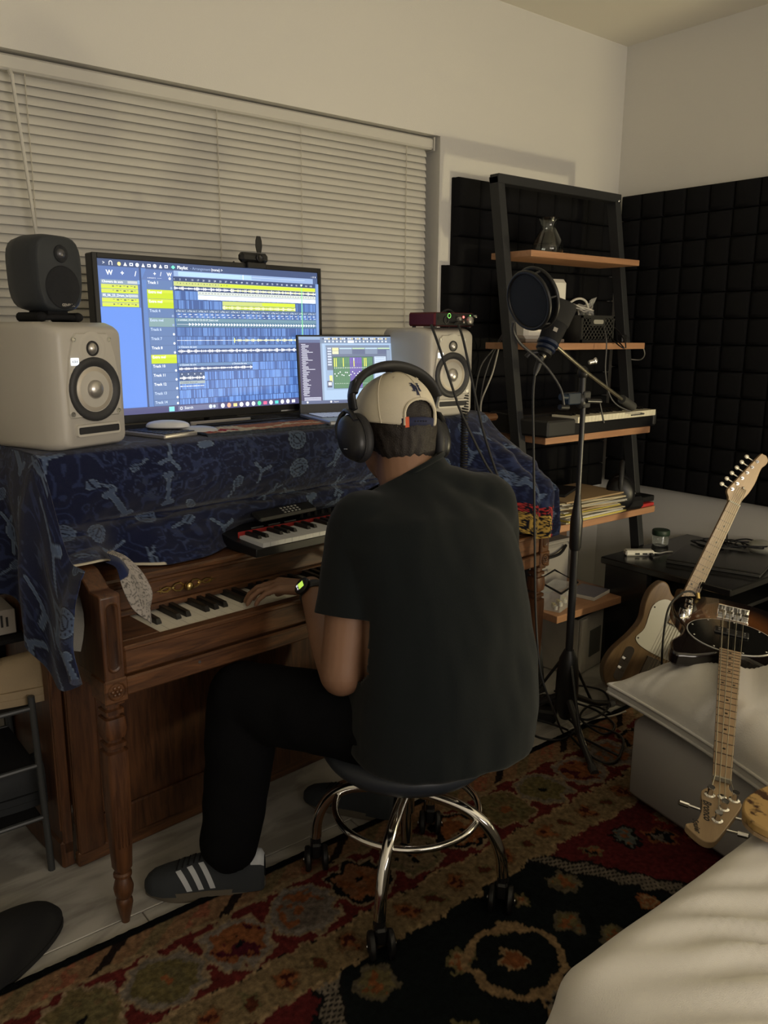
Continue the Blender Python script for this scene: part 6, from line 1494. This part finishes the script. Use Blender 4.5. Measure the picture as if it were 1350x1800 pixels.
pm('pick_slit', MB().prism([(-.47,-.150+.05),(-.50,-.135+.04),(-.60,-.115),(-.62,-.10),(-.58,-.098),(-.50,-.10)], -.0064,-.0050), mat('carved_dark', (.05,.025,.012), .5), tg)
pm('strap_pin', MB().lathe([(.003,0),(.003,.010),(.006,.013),(.006,.016),(.001,.017)], 12, frame((0,0,1),(0,1,0),(1,0,0),(-.33,-.13,-.028)) ), chrome, tg, smooth=50)
for k in range(6):
    y0 = -.0165+.0066*k; y1 = -.026+.0104*k
    pm('string', MB().tube([(.06+.0*k, y0*1.1, .001), (.002, y0, .009), (-.648, y1, .012)], .0006+.00012*(5-k), 5), stringm, tg)
# ---- bass lying over the ottoman
B0 = V(1.511,.764,.418); B1 = V(2.063,1.056,.467); ax = (B0-B1).normalized()
nrm = V(0,0,1); nrm = (nrm-ax*nrm.dot(ax)).normalized(); nrm = Matrix.Rotation(radians(-6), 3, ax) @ nrm
BM_ = frame(ax, nrm.cross(ax), nrm, B0) @ Matrix.Scale(1.03, 4)
bg_ = thing('bass_guitar', 'dark sunburst four string bass guitar lying over the white cushioned ottoman', 'bass guitar', M=BM_)
neckparts(bg_, .864, 21, .0355, .0545, 4, 1)
sb = bpy.data.materials.new('sunburst'); sb.use_nodes = True; N = sb.node_tree.nodes; L = sb.node_tree.links; p = N['Principled BSDF']; p.inputs['Roughness'].default_value = .18; p.inputs['Coat Weight'].default_value = .6
tc = N.new('ShaderNodeTexCoord'); mp = N.new('ShaderNodeMapping'); mp.inputs['Location'].default_value = (.80, 0, 0); mp.inputs['Scale'].default_value = (1, 1.15, .3); vl = N.new('ShaderNodeVectorMath'); vl.operation = 'LENGTH'; rp = N.new('ShaderNodeValToRGB')
rp.color_ramp.elements[0].position = .10; rp.color_ramp.elements[0].color = (.085,.030,.010,1); rp.color_ramp.elements[1].position = .17; rp.color_ramp.elements[1].color = (.006,.004,.004,1)
L.new(tc.outputs['Object'], mp.inputs['Vector']); L.new(mp.outputs['Vector'], vl.inputs[0]); L.new(vl.outputs['Value'], rp.inputs['Fac']); L.new(rp.outputs['Color'], p.inputs['Base Color'])
ob = [(-.600,-.032),(-.560,-.080),(-.548,-.108),(-.540,-.128),(-.552,-.144),(-.585,-.150),(-.620,-.150),(-.680,-.128),(-.740,-.130),(-.810,-.160),(-.880,-.172),(-.950,-.150),(-.990,-.080),(-1.0,0),(-.985,.085),(-.940,.155),(-.870,.178),(-.800,.162),(-.735,.132),(-.680,.130),(-.630,.150),(-.590,.172),(-.560,.170),(-.550,.148),(-.575,.100),(-.600,.060),(-.612,.032)]
body_o = [(p_.x, p_.y) for p_ in spline([(a, b, 0) for a, b in ob+ob[:1]], 5)][:-1]
pm('body', MB().prism(body_o, -.042, -.004), sb, bg_, bevel=.007)
ell = lambda cx, cy, rx, ry, n=48: [(cx+rx*cos(2*pi*k/n), cy+ry*sin(2*pi*k/n)) for k in range(n)]
pm('pickguard_rim', MB().prism(ell(-.725,0,.108,.118), -.0042,-.0022), pgw, bg_); pm('pickguard', MB().prism(ell(-.725,0,.105,.115), -.003,-.0014), mat('pickguard_black', (.006,.006,.006), .12, spec=.7), bg_)
for k in range(9): a = 2*pi*k/9+.3; pm('screw', MB().ell((-.725+.098*cos(a), .107*sin(a), -.0010),(.003,.003,.0018)), chrome, bg_)
pm('pickup', MB().box(-.765,-.045,-.002,-.725,.045,.004,ch=.003), black_m, bg_)
for k in range(8): pm('pole_piece', MB().cyl((-.738 if k < 4 else -.752, -.033+.022*(k%4), .004),(-.738 if k < 4 else -.752, -.033+.022*(k%4), .0055),.0035,.0035,10), steel, bg_)
pm('bridge_plate', MB().box(-.905,-.043,-.005,-.838,.043,.0,ch=.001).box(-.905,-.043,0,-.899,.043,.016,ch=.001), chrome, bg_)
for k in range(4): pm('saddle', MB().box(-.874,-.040+.0212*k,0,-.852,-.0225+.0212*k,.011,ch=.001), steel, bg_); pm('saddle_screw', MB().cyl((-.900,-.031+.0212*k,.007),(-.874,-.031+.0212*k,.007),.0018,.0018,8), chrome, bg_)
pm('control_plate', MB().prism([(-.80,-.118),(-.86,-.098),(-.90,-.105),(-.915,-.130),(-.88,-.148),(-.82,-.152),(-.775,-.140)], -.0045,-.0015), chrome, bg_)
for x, y in ((-.805,-.135),(-.845,-.122),(-.885,-.124)): pm('control_knob', MB().lathe([(.0115,-.002),(.0115,.012),(.0100,.018),(.001,.0195)], 20, Matrix.Translation((x, y, 0))), chrome, bg_, smooth=40)
pm('strap_pin', MB().lathe([(.004,0),(.004,.010),(.009,.014),(.009,.018),(.001,.019)], 14, frame((0,1,0),(0,0,1),(1,0,0),(-.545,.175,-.022))), chrome, bg_, smooth=50)
pm('jack_plug', MB().cyl((-.955,-.10,-.004),(-.965,-.105,.010),.006), brass, bg_)
hb_ = [(x_, y_*.70) for x_, y_ in [(0,-.021),(.018,-.023),(.035,-.040),(.055,-.056),(.075,-.052),(.115,-.034),(.150,-.018),(.190,.002),(.202,.020),(.200,.040),(.182,.070),(.170,.080),(.158,.062),(.140,.050),(.10,.044),(.060,.050),(.045,.047),(.028,.030),(.015,.022),(0,.021)]]
hbo = [(p_.x, -p_.y) for p_ in spline([(a, b, 0) for a, b in hb_], 3)]
hd = pm('headstock', MB().prism(hbo, -.016, -.002), maple, bg_, bevel=.0015)
def hpt(x, y): return (x, -y*.70)
for k, (x, y) in enumerate(((.058,.028),(.052,-.036),(.090,-.010),(.132,.004))):
    x, y = hpt(x, y)
    tp = pm('tuner_post', MB().lathe([(.011,-.002),(.0105,.0005),(.0065,.002),(.0055,.012),(.0075,.016),(.0068,.018),(.001,.018)], 18, Matrix.Translation((x, y, 0))), chrome, bg_, smooth=50)
for (x, y, s_) in ((.098,.052,1),(.092,-.046,-1),(.138,-.026,-1)):
    x, y = hpt(x, y); d_ = -s_
    pm('tuner_key', MB().cyl((x, y-.004*d_, -.012),(x-.002, y+.018*d_, -.012),.0028,.0028,8).tube([(x-.004, y+.018*d_, -.014),(x, y+.036*d_, -.010)], .0055, 10), chrome, bg_, smooth=60)
pm('string_tree', MB().lathe([(.008,-.002),(.0085,.003),(.006,.005),(.001,.005)], 16, Matrix.Translation((.058,.002,0))), chrome, bg_, smooth=50)
inkm = mat('logo_ink', (.02,.015,.012), .5)
def htext(s__, size, x, y, rot, parent, shear=.3, bold=0):
    vs, fs = text_geo(s__, size, shear, bold, 'LEFT')
    return pm('logo_lettering', MB().add([(a, b, 0) for a, b, _ in vs], fs, Matrix.Translation((x, y, -.0016)) @ Matrix.Rotation(rot, 4, 'Z')), inkm, parent)
htext('Esquire', .026, .078, -.040, radians(3), hd, .35, .0007) if False else htext('Bronco', .021, .078, -.030, radians(4), hd, .35, .0007)
htext('Squier', .015, .148, -.050+.004, radians(12), hd, .35, .0005); pm('logo_underline', MB().box(.080,-.0335,-.0018,.122,-.0320,-.0015), inkm, hd)
for k, (px_, py_) in enumerate(((.058,.028),(.132,.004),(.090,-.010),(.052,-.036))):
    y0 = .0145-.0097*k; y1 = .0285-.019*k; tx, ty = hpt(px_, py_)
    pm('string', MB().tube([(tx, ty, .010), (.003, -y0, .0105), (-.862, -y1, .016)], .0012-.00015*k if k else .0013, 6), stringm, bg_)
# ---- burl headed guitar on the bed
burl = bpy.data.materials.new('burl_maple'); burl.use_nodes = True; N = burl.node_tree.nodes; L = burl.node_tree.links; p = N['Principled BSDF']; p.inputs['Roughness'].default_value = .3
tc = N.new('ShaderNodeTexCoord'); nz = N.new('ShaderNodeTexNoise'); nz.inputs['Scale'].default_value = 42; nz.inputs['Detail'].default_value = 5; rp = N.new('ShaderNodeValToRGB')
rp.color_ramp.elements[0].position = .41; rp.color_ramp.elements[0].color = (.05,.022,.01,1); rp.color_ramp.elements[1].position = .48; rp.color_ramp.elements[1].color = (.36,.23,.085,1)
L.new(tc.outputs['Object'], nz.inputs['Vector']); L.new(nz.outputs['Fac'], rp.inputs['Fac']); L.new(rp.outputs['Color'], p.inputs['Base Color'])
g3 = thing('burl_guitar', 'guitar with spotted burl wood headstock lying at the right edge of bed', 'guitar', M=Matrix.Translation((1.232,.572,.524)) @ Matrix.Rotation(radians(-18), 4, 'Z') @ Matrix.Scale(1.15, 4))
o3 = [(0,-.012),(.012,-.042),(.055,-.066),(.12,-.075),(.19,-.05),(.22,-.024),(.22,.024),(.17,.050),(.10,.060),(.04,.045),(.008,.018)]
pm('headstock', MB().prism([(q.x, q.y) for q in spline([(a, b, 0) for a, b in o3+o3[:1]], 5)][:-1], 0, .014), burl, g3, bevel=.003)
pm('headstock_core', MB().prism([(q.x, q.y) for q in spline([(a*.99+.001, b*.98, 0) for a, b in o3+o3[:1]], 5)][:-1], -.006, 0), maple, g3)
pm('neck', MB().box(.215,-.022,-.006,.60,.022,.016,ch=.006), maple, g3); pm('burl_mark', MB().ell((.085,-.030,.0142),(.045,.026,.0008)), mat('burl_dark', (.015,.010,.008), .4), g3)
# ================================================================== OTTOMAN, CUSHION, BED
e1 = V(-.186,-.982,0); e2 = V(.982,-.186,0); OC = V(1.887,1.245,0)
OM = frame(e2, -e1, (0,0,1), OC)     # x to the right, y away; box spans y -.63..0
ot = thing('ottoman', 'square light grey covered ottoman at the right, beneath the white cushion', 'ottoman', M=OM)
pm('box', MB().box(0,-.60,.012,.66,0,.270,ch=.030), white_c2, ot, smooth=60); pm('skirt_base', MB().box(.03,-.57,0,.63,-.03,.014), blackm2, ot)
n = 46; P = []
def cushion(nx_, ny_, lx, ly, h, top=True):
    G = []
    for i in range(nx_+1):
        row = []
        for j in range(ny_+1):
            a = -1+2*i/nx_; b = -1+2*j/ny_
            f = (max(0, 1-a*a))**.55*(max(0, 1-b*b))**.55
            pin = 1-.06*(1-abs(a)**2)*(abs(b)**6)-.0; pin2 = 1-.06*(1-abs(b)**2)*(abs(a)**6)
            z = h*f if top else -h*.55*f
            if top:
                ea = 1-abs(a); eb = 1-abs(b); z += .010*math.exp(-ea/.18)*f*sin(b*34+2*sin(b*9))+.010*math.exp(-eb/.18)*f*sin(a*31+2*sin(a*7))
            if top: z += .014*f*mnoise.noise(Vector((a*3.0, b*3.0, 4)))+.006*f*mnoise.noise(Vector((a*9+b*3, b*4, 7)))
            row.append((a*lx/2*pin2, b*ly/2*pin, z))
        G.append(row)
    return G
CMx = OM @ Matrix.Translation((.335,-.298,.305)) @ Matrix.Rotation(radians(-2), 4, 'Z') @ Matrix.Rotation(radians(4), 4, 'X')
cu = thing('cushion', 'plump white cotton cushion with piped seam on the grey ottoman', 'cushion', M=CMx)
G1 = cushion(90, 90, .74, .68, .165); G2 = cushion(90, 90, .74, .68, .060, False)
G1 = [[(x, y, z+.012) for x, y, z in r] for r in G1]
def sink(p):
    q = CMx @ Vector(p); lz = V(1.511,.764,.418); dr = V(2.063,1.056,.467)-lz; L0 = dr.xy.length; t = (q-lz).xy.dot(dr.xy)/L0/L0; pr_ = (lz.xy+dr.xy*t-q.xy).length
    w_ = .05 if t < 1 else .05+.16*S(t, .98, 1.12); top_ = lz.z+dr.z*t-(.026 if t < .98 else .048)
    k_ = 1-S(pr_, w_, w_+.09)
    if q.z > top_: q.z = q.z*(1-k_)+top_*k_
    return tuple(CMx.inverted() @ q)
G1 = [[sink(p) for p in r] for r in G1]; G2 = [[(x, y, z-.012) for x, y, z in r] for r in G2]
pm('top_cover', MB().grid(G1), white_c, cu, smooth=179, fixn=False); pm('bottom_cover', MB().grid(G2), white_c, cu, smooth=179)
def border(G): return [G[i][0] for i in range(len(G))]+[G[-1][j] for j in range(1, len(G))]+[G[i][-1] for i in range(len(G)-2, -1, -1)]+[G[0][j] for j in range(len(G)-2, -1, -1)]
b1 = border(G1); b2 = border(G2)
pm('side_band', MB().grid([[ (x*1.006, y*1.006, z) for x, y, z in b1], [(x*1.012, y*1.012, z-.012) for x, y, z in b1], [(x*1.006, y*1.006, z) for x, y, z in b2]]), white_c, cu, smooth=60)
for b in (b1, b2): pm('piping', MB().tube([(x*1.008, y*1.008, z) for x, y, z in b], .0048, 7), white_c, cu, smooth=60)
# bed: sheet falling over a rounded corner
bx0, by1, bz = .805, .54, .502
nX, nY = 230, 200; U_ = np.linspace(-.52, 2.1, nX); V_ = np.linspace(-1.9, .50, nY); A = np.zeros((nX, nY, 3))
for i, uu in enumerate(U_):
    for j, vv in enumerate(V_):
        dx_ = max(0, -uu); dy_ = max(0, vv); d = sqrt(dx_**2+dy_**2); r = .055
        if d > 0: nx_, ny_ = -dx_/d, dy_/d
        else: nx_ = ny_ = 0
        arc = r*pi/2
        if d < arc: ho = r*sin(d/r); dn = r*(1-cos(d/r))
        else: ho = r; dn = r+(d-arc)
        th_ = atan2(dy_, dx_); along = (vv if dx_ > dy_ else uu)
        fold_ = S(dn, .03, .25)*(.028*sin(along*15+1)+.014*sin(along*37)) + S(dn, .02, .2)*sin(2*th_)*.05*S(min(dx_, dy_), .0, .08)
        bxx = max(0, uu)+bx0; byy = min(0, vv)+by1
        z = bz-dn+(.006*mnoise.noise(Vector((uu*5, vv*5, 0)))+.004*mnoise.noise(Vector((uu*14+vv*9, vv*11, 3))))*(1-S(d, 0, .1))
        z += .011*math.exp(-((uu-.22)/.16)**2-((vv+.12)/.12)**2)*sin(uu*60+vv*90+3*mnoise.noise(Vector((uu*9, vv*9, 1))))*(1-S(d,0,.06))
        flare = .035*S(dn, .02, .5)
        A[i, j] = (bxx+nx_*(ho+fold_+flare), byy+ny_*(ho+fold_*.6+flare*.3), max(.014, z))
me = np_grid('white_bed', A); me.transform(Matrix.Translation((-1.6, .2, 0))); me.materials.append(mat('bed_sheet', (.56,.535,.48), .95, bump=.45, bscale=700, sheen=.2, spec=.15))
bd = thing('bed', 'bed covered with a white cotton spread in the lower right foreground', 'bed', (1.6, -.2, 0))
o = bpy.data.objects.new('bedspread', me); COL.objects.link(o); o.parent = bd
pm('mattress', MB().box(.81-1.6, -2.0+.2, .05, 2.85-1.6, .56+.2, .482, ch=.03), white_c2, bd)
spm = mat('speck', (.10,.085,.07), .9); mb = MB()
for x, y in ((1.13,.47),(1.00,.30),(.93,.33),(.90,.18),(1.08,.40)): mb.ell((x-1.6, y+.2, .5045),(.003,.0025,.0006),None,8,4)
pm('speck', mb, spm, bd, kind='stuff')
# ================================================================== LEFT SIDE
rk = thing('shoe_rack', 'narrow black metal shoe rack at the left of the piano', 'rack', (.362, 2.06, 0))
gm = mat('rack_tube', (.035,.037,.038), .45)
for x in (-.20, .132):
    for y in (-.125, .13): pm('leg', MB().tube([(x, y, 0), (x-.012 if x > 0 else x+.012, y, .47)], .0085, 8), gm, rk, smooth=50)
for z in (.150, .290, .440):
    pm('shelf_rail', MB().tube([(-.20,-.125,z),(.125,-.125,z)], .006, 8), gm, rk); pm('shelf_rail', MB().tube([(-.20,.13,z),(.125,.13,z)], .006, 8), gm, rk)
    pm('shelf_panel', MB().box(-.20,-.12,z-.004,.12,.125,z+.002), blackm2, rk)
def sneaker(M, label, m, group=None):
    t = thing('sneaker', label, 'shoe', group=group, M=M)
    sec = [(-.135,.026,.085),(-.125,.034,.094),(-.09,.037,.090),(-.05,.038,.082),(.0,.041,.076),(.05,.045,.060),(.09,.045,.048),(.125,.036,.040),(.145,.016,.024)]
    P = []
    for x, w, h in sec: P.append([(x, w*math.copysign(abs(cos(a))**.7, cos(a)), .030+h*max(0, sin(a))**.8) for a in [pi*k/16 for k in range(17)]])
    pm('upper', MB().grid(P), m, t, smooth=60)
    so = [(.147*cos(2*pi*k/40)+.003, .050*math.copysign(abs(sin(2*pi*k/40))**.75, sin(2*pi*k/40))) for k in range(40)]
    pm('sole', MB().prism(so, 0, .018), m, t); pm('midsole', MB().prism([(x*.985, y*.97) for x, y in so], .018, .036), m, t)
    for k in range(4): pm('overlay', MB().tube([(-.10+.05*k, -.041-.002*k, .045), (-.075+.05*k, -.040, .065), (-.05+.05*k, -.030, .092-.010*k)], .0045, 6), m, t, smooth=60)
    for k in range(4): pm('lace', MB().tube([(.005+.022*k,-.022,.098-.011*k),(.008+.022*k,0,.108-.011*k),(.005+.022*k,.022,.098-.011*k)], .003, 6), m, t, smooth=60)
    return t
beige = mat('beige_suede', (.27,.205,.125), .85, bump=.3, bscale=300)
sneaker(Matrix.Translation((.445,2.01,.443)) @ Matrix.Rotation(radians(168), 4, 'Z'), 'chunky beige sneaker on top of the black shoe rack', beige)
dks = mat('dark_shoe', (.012,.014,.016), .7)
sneaker(Matrix.Translation((.42,2.04,.153)) @ Matrix.Rotation(radians(175), 4, 'Z'), 'dark shoe on the lowest rack shelf near the piano', dks)
stm = mat('stripe_cream', (.30,.29,.24), .8)
sk = thing('striped_shoe', 'black shoe with cream stripes at the left picture edge, lowest rack shelf', 'shoe', (.315, 1.96, .153))
pm('upper', MB().box(-.06,-.03,0,.05,.05,.12,ch=.02), dks, sk)
for k in range(5): pm('stripe', MB().box(-.055,-.034,.012+.022*k,.045-.006*k,-.029,.022+.022*k), stm, sk)
lb = thing('label_box', 'white box with printed label on the left edge above the beige sneaker', 'box', (.40, 2.12, .59))
pm('box', MB().box(-.14,-.06,0,.095,.06,.062,ch=.002), mat('label_white', (.36,.33,.30), .7), lb)
mb = MB()
for k in range(6): mb.box(.012+.012*k,-.0612,.020,.017+.012*k,-.0600,.050-.006*(k%2))
pm('printed_marks', mb, dgray, lb)
mk('shelf_plank', MB().box(-.16,-.10,0,.13,.10,.012, Matrix.Translation((.38,2.13,.575)), ch=.002).box(-.16,.07,-.575,-.14,.09,0, Matrix.Translation((.38,2.13,.575))).box(.10,.07,-.575,.12,.09,0, Matrix.Translation((.38,2.13,.575))), blackm2, None, label='small black side stand behind the shoe rack, carrying the labelled white box', cat='stand')
# green patterned bag
tgm = mat('dark_green_cloth', (.010,.020,.019), .85, vcol=True, bump=.4, bscale=500)
na_, nb_ = 70, 110; Xg, Zg = np.meshgrid(np.linspace(-.14,.10,na_), np.linspace(0,.40,nb_), indexing='ij')
Cg = np.zeros(Xg.shape+(3,)); Cg[:] = (.006,.013,.013); an = np.arctan2(Zg-.20, Xg+.02); rr_ = np.hypot(Zg-.20, Xg+.02); Cg[(np.abs(((an*7/pi) % 1)-.5) < .09) & (rr_ < .13) & (rr_ > .015)] = (.030,.055,.045)
an = np.arctan2(Zg-.33, Xg-.06); rr_ = np.hypot(Zg-.33, Xg-.06); Cg[(np.abs(((an*5/pi) % 1)-.5) < .12) & (rr_ < .08)] = (.03,.05,.045)
me = np_grid('hanging_tote_bag', np.stack([Xg, -.012*np.sin(Xg*40)-.006*np.sin(Zg*17), Zg], -1), Cg); me.materials.append(tgm); me.transform(Matrix.Rotation(radians(12), 4, 'Z'))
o = bpy.data.objects.new('tote_bag', me); COL.objects.link(o); o.location = (.375, 2.125, .6535); sd = o.modifiers.new('s', 'SOLIDIFY'); sd.thickness = .03; tag(o, 'dark green bag with palm leaf print standing at the left picture edge', 'bag')
# dark slipper bottom left
sl = thing('slipper', 'black padded slipper on the marble floor in the lower left corner', 'slipper', M=Matrix.Translation((.300,1.675,.014)) @ Matrix.Rotation(radians(28), 4, 'Z') @ Matrix.Scale(.92, 4))
P = []
for k in range(25):
    x = -.20+.38*k/24; t = max(0, 1-((x+.0)/.19)**2) if x > 0 else 1; w = (.075 if x < 0 else .075*sqrt(t)) ; h = .10-.035*S(x, -.05, .18); h *= (sqrt(max(0.02, 1-(max(0, x)/.185)**4)))
    P.append([(x, w*math.copysign(abs(cos(a))**.8, cos(a)), h*max(0, sin(a))**.8) for a in [pi*j/16 for j in range(17)]])
pm('padded_upper', MB().grid(P), mat('slipper_black', (.004,.004,.0045), .9), sl, smooth=60)
pm('sole', MB().prism([(.19*cos(2*pi*k/36)-.005, .077*math.copysign(abs(sin(2*pi*k/36))**.8, sin(2*pi*k/36))) for k in range(36)], -.012, .001), MATS['slipper_black'], sl)
vs_ = thing('floor_vase', 'dark glossy rounded vase on the floor behind the front piano leg', 'vase', (.565, 1.955, 0))
pm('vase', MB().lathe([(.030,0),(.042,.004),(.045,.02),(.044,.10),(.040,.15),(.026,.18),(.024,.19),(.020,.19)], 28), mat('vase_glaze', (.020,.012,.008), .15, spec=.7), vs_, smooth=50)
# ================================================================== CABLES
brd_m = mat('braided_cable', (.018,.018,.020), .6, bump=.8, bscale=700)
cable('instrument_cable', [(1.649,1.840,1.339), (1.627,1.780,1.278), (1.671,1.760,1.148), (1.705,1.760,1.083), (1.787,1.740,0.935), (1.819,1.700,0.853), (1.827,1.640,0.685)], .0040, brd_m, 'black cable from the audio interface crossing the right white speaker')
cable('braided_audio_cable', [(1.801,1.900,1.344), (1.863,1.950,1.362), (1.841,1.970,1.388), (1.805,1.970,1.377), (1.770,1.950,1.364)], .0036, brd_m, 'short black cable arching over the red audio interface')
cable('braided_audio_cable', [(1.778,1.860,1.340), (1.743,1.800,1.293), (1.769,1.780,1.160), (1.819,1.780,1.019), (1.855,1.740,0.870), (1.865,1.680,0.771)], .0040, brd_m, 'speckled braided cable hanging right of the white speaker')
ax0, ax1 = Vector((1.871,1.920,1.170)), Vector((1.816,1.860,0.884)); pts = []
for k in range(34*10+1):
    t = k/340; c = ax0.lerp(ax1, t); pts.append(c+V(cos(2*pi*34*t)*.0105, sin(2*pi*34*t)*.0105, 0))
mk('coiled_headphone_cable', MB().tube(pts, .0028, 5), cabm, None, smooth=60, label='thick spiral headphone cable hanging beside the right white speaker', cat='cable')
cable('wall_cable', [(2.361,2.200,1.350), (2.398,2.300,1.264), (2.353,2.330,1.187), (2.297,2.300,1.069), (2.218,2.200,0.950)], .003, cabg, 'dark grey cable drooping from ladder shelf post to the piano end')
cable('wall_cable', [(2.338,2.200,1.308), (2.384,2.300,1.231), (2.361,2.320,1.131), (2.304,2.280,1.025)], .003, cabg, 'second grey cable drooping just behind the ladder shelf post')
cable('white_wall_cable', [(2.318,2.200,1.277), (2.338,2.250,1.168), (2.287,2.250,1.072), (2.250,2.220,1.022), (2.240,2.200,0.981)], .0034, cabw, 'white cable hanging between the ladder shelf and the piano')
cable('tv_cable', [W(.12,.40,1.062), W(.25,.385,1.066), W(.42,.40,1.062), W(.60,.38,1.066), W(.70,.40,1.063)], .0022, cabm, 'thin black cable lying along the monitor foot')
cable('guitar_cable', [(2.327,1.420,0.237), (2.323,1.420,0.342), (2.372,1.440,0.425), (2.451,1.450,0.456), (2.525,1.450,0.452), (2.521,1.420,0.430), (2.487,1.380,0.401)], .0036, brd_m, 'black cable looped over the guitar neck to the bass')
rnd2 = random.Random(5)
flo = [('black', 'looping on marble left of the stand'), ('black', 'wound around the stand base'), ('black', 'crossing under the stand towards the ottoman'), ('black', 'in a wide loop on the rug'), ('black', 'twisted between stand and cushion'), ('pale', 'running right across the rug corner')]
ctrs = [[(2.211, 1.83, 0.018), (2.057, 1.775, 0.022), (1.947, 1.639, 0.026), (2.003, 1.565, 0.018), (2.113, 1.596, 0.022), (2.166, 1.765, 0.026)], [(2.272, 1.815, 0.022), (2.364, 1.796, 0.026), (2.422, 1.709, 0.018), (2.31, 1.606, 0.022), (2.171, 1.593, 0.026), (2.2, 1.702, 0.018), (2.32, 1.747, 0.022)], [(2.04, 1.696, 0.026), (2.073, 1.611, 0.018), (2.063, 1.509, 0.022), (2.053, 1.413, 0.026), (2.067, 1.375, 0.018)], [(2.137, 1.614, 0.018), (2.173, 1.523, 0.022), (2.152, 1.43, 0.026), (2.02, 1.367, 0.018), (1.987, 1.428, 0.022), (2.043, 1.564, 0.026)], [(2.254, 1.708, 0.022), (2.256, 1.61, 0.026), (2.227, 1.517, 0.018), (2.139, 1.499, 0.022), (2.166, 1.614, 0.026), (2.291, 1.661, 0.018), (2.284, 1.57, 0.022)], [(2.066, 1.582, 0.026), (2.2, 1.591, 0.018), (2.277, 1.559, 0.022), (2.334, 1.548, 0.026)]]
for k, c in enumerate(ctrs): cable('floor_cable', c, .0040 if k < 5 else .003, cabm if k < 5 else cabw, '%s cable %s' % flo[k], group='cables on the floor by the stand')

ps_ = thing('power_strip', 'black power strip on the floor among the cables', 'power strip', M=Matrix.Translation((2.140,1.736,0.001)) @ Matrix.Rotation(radians(35), 4, 'Z'))
pm('body', MB().box(-.075,-.035,0,.075,.035,.045,ch=.008), black_m, ps_); pm('plug', MB().box(-.03,-.02,.045,.0,.02,.07,ch=.005), blackm2, ps_)
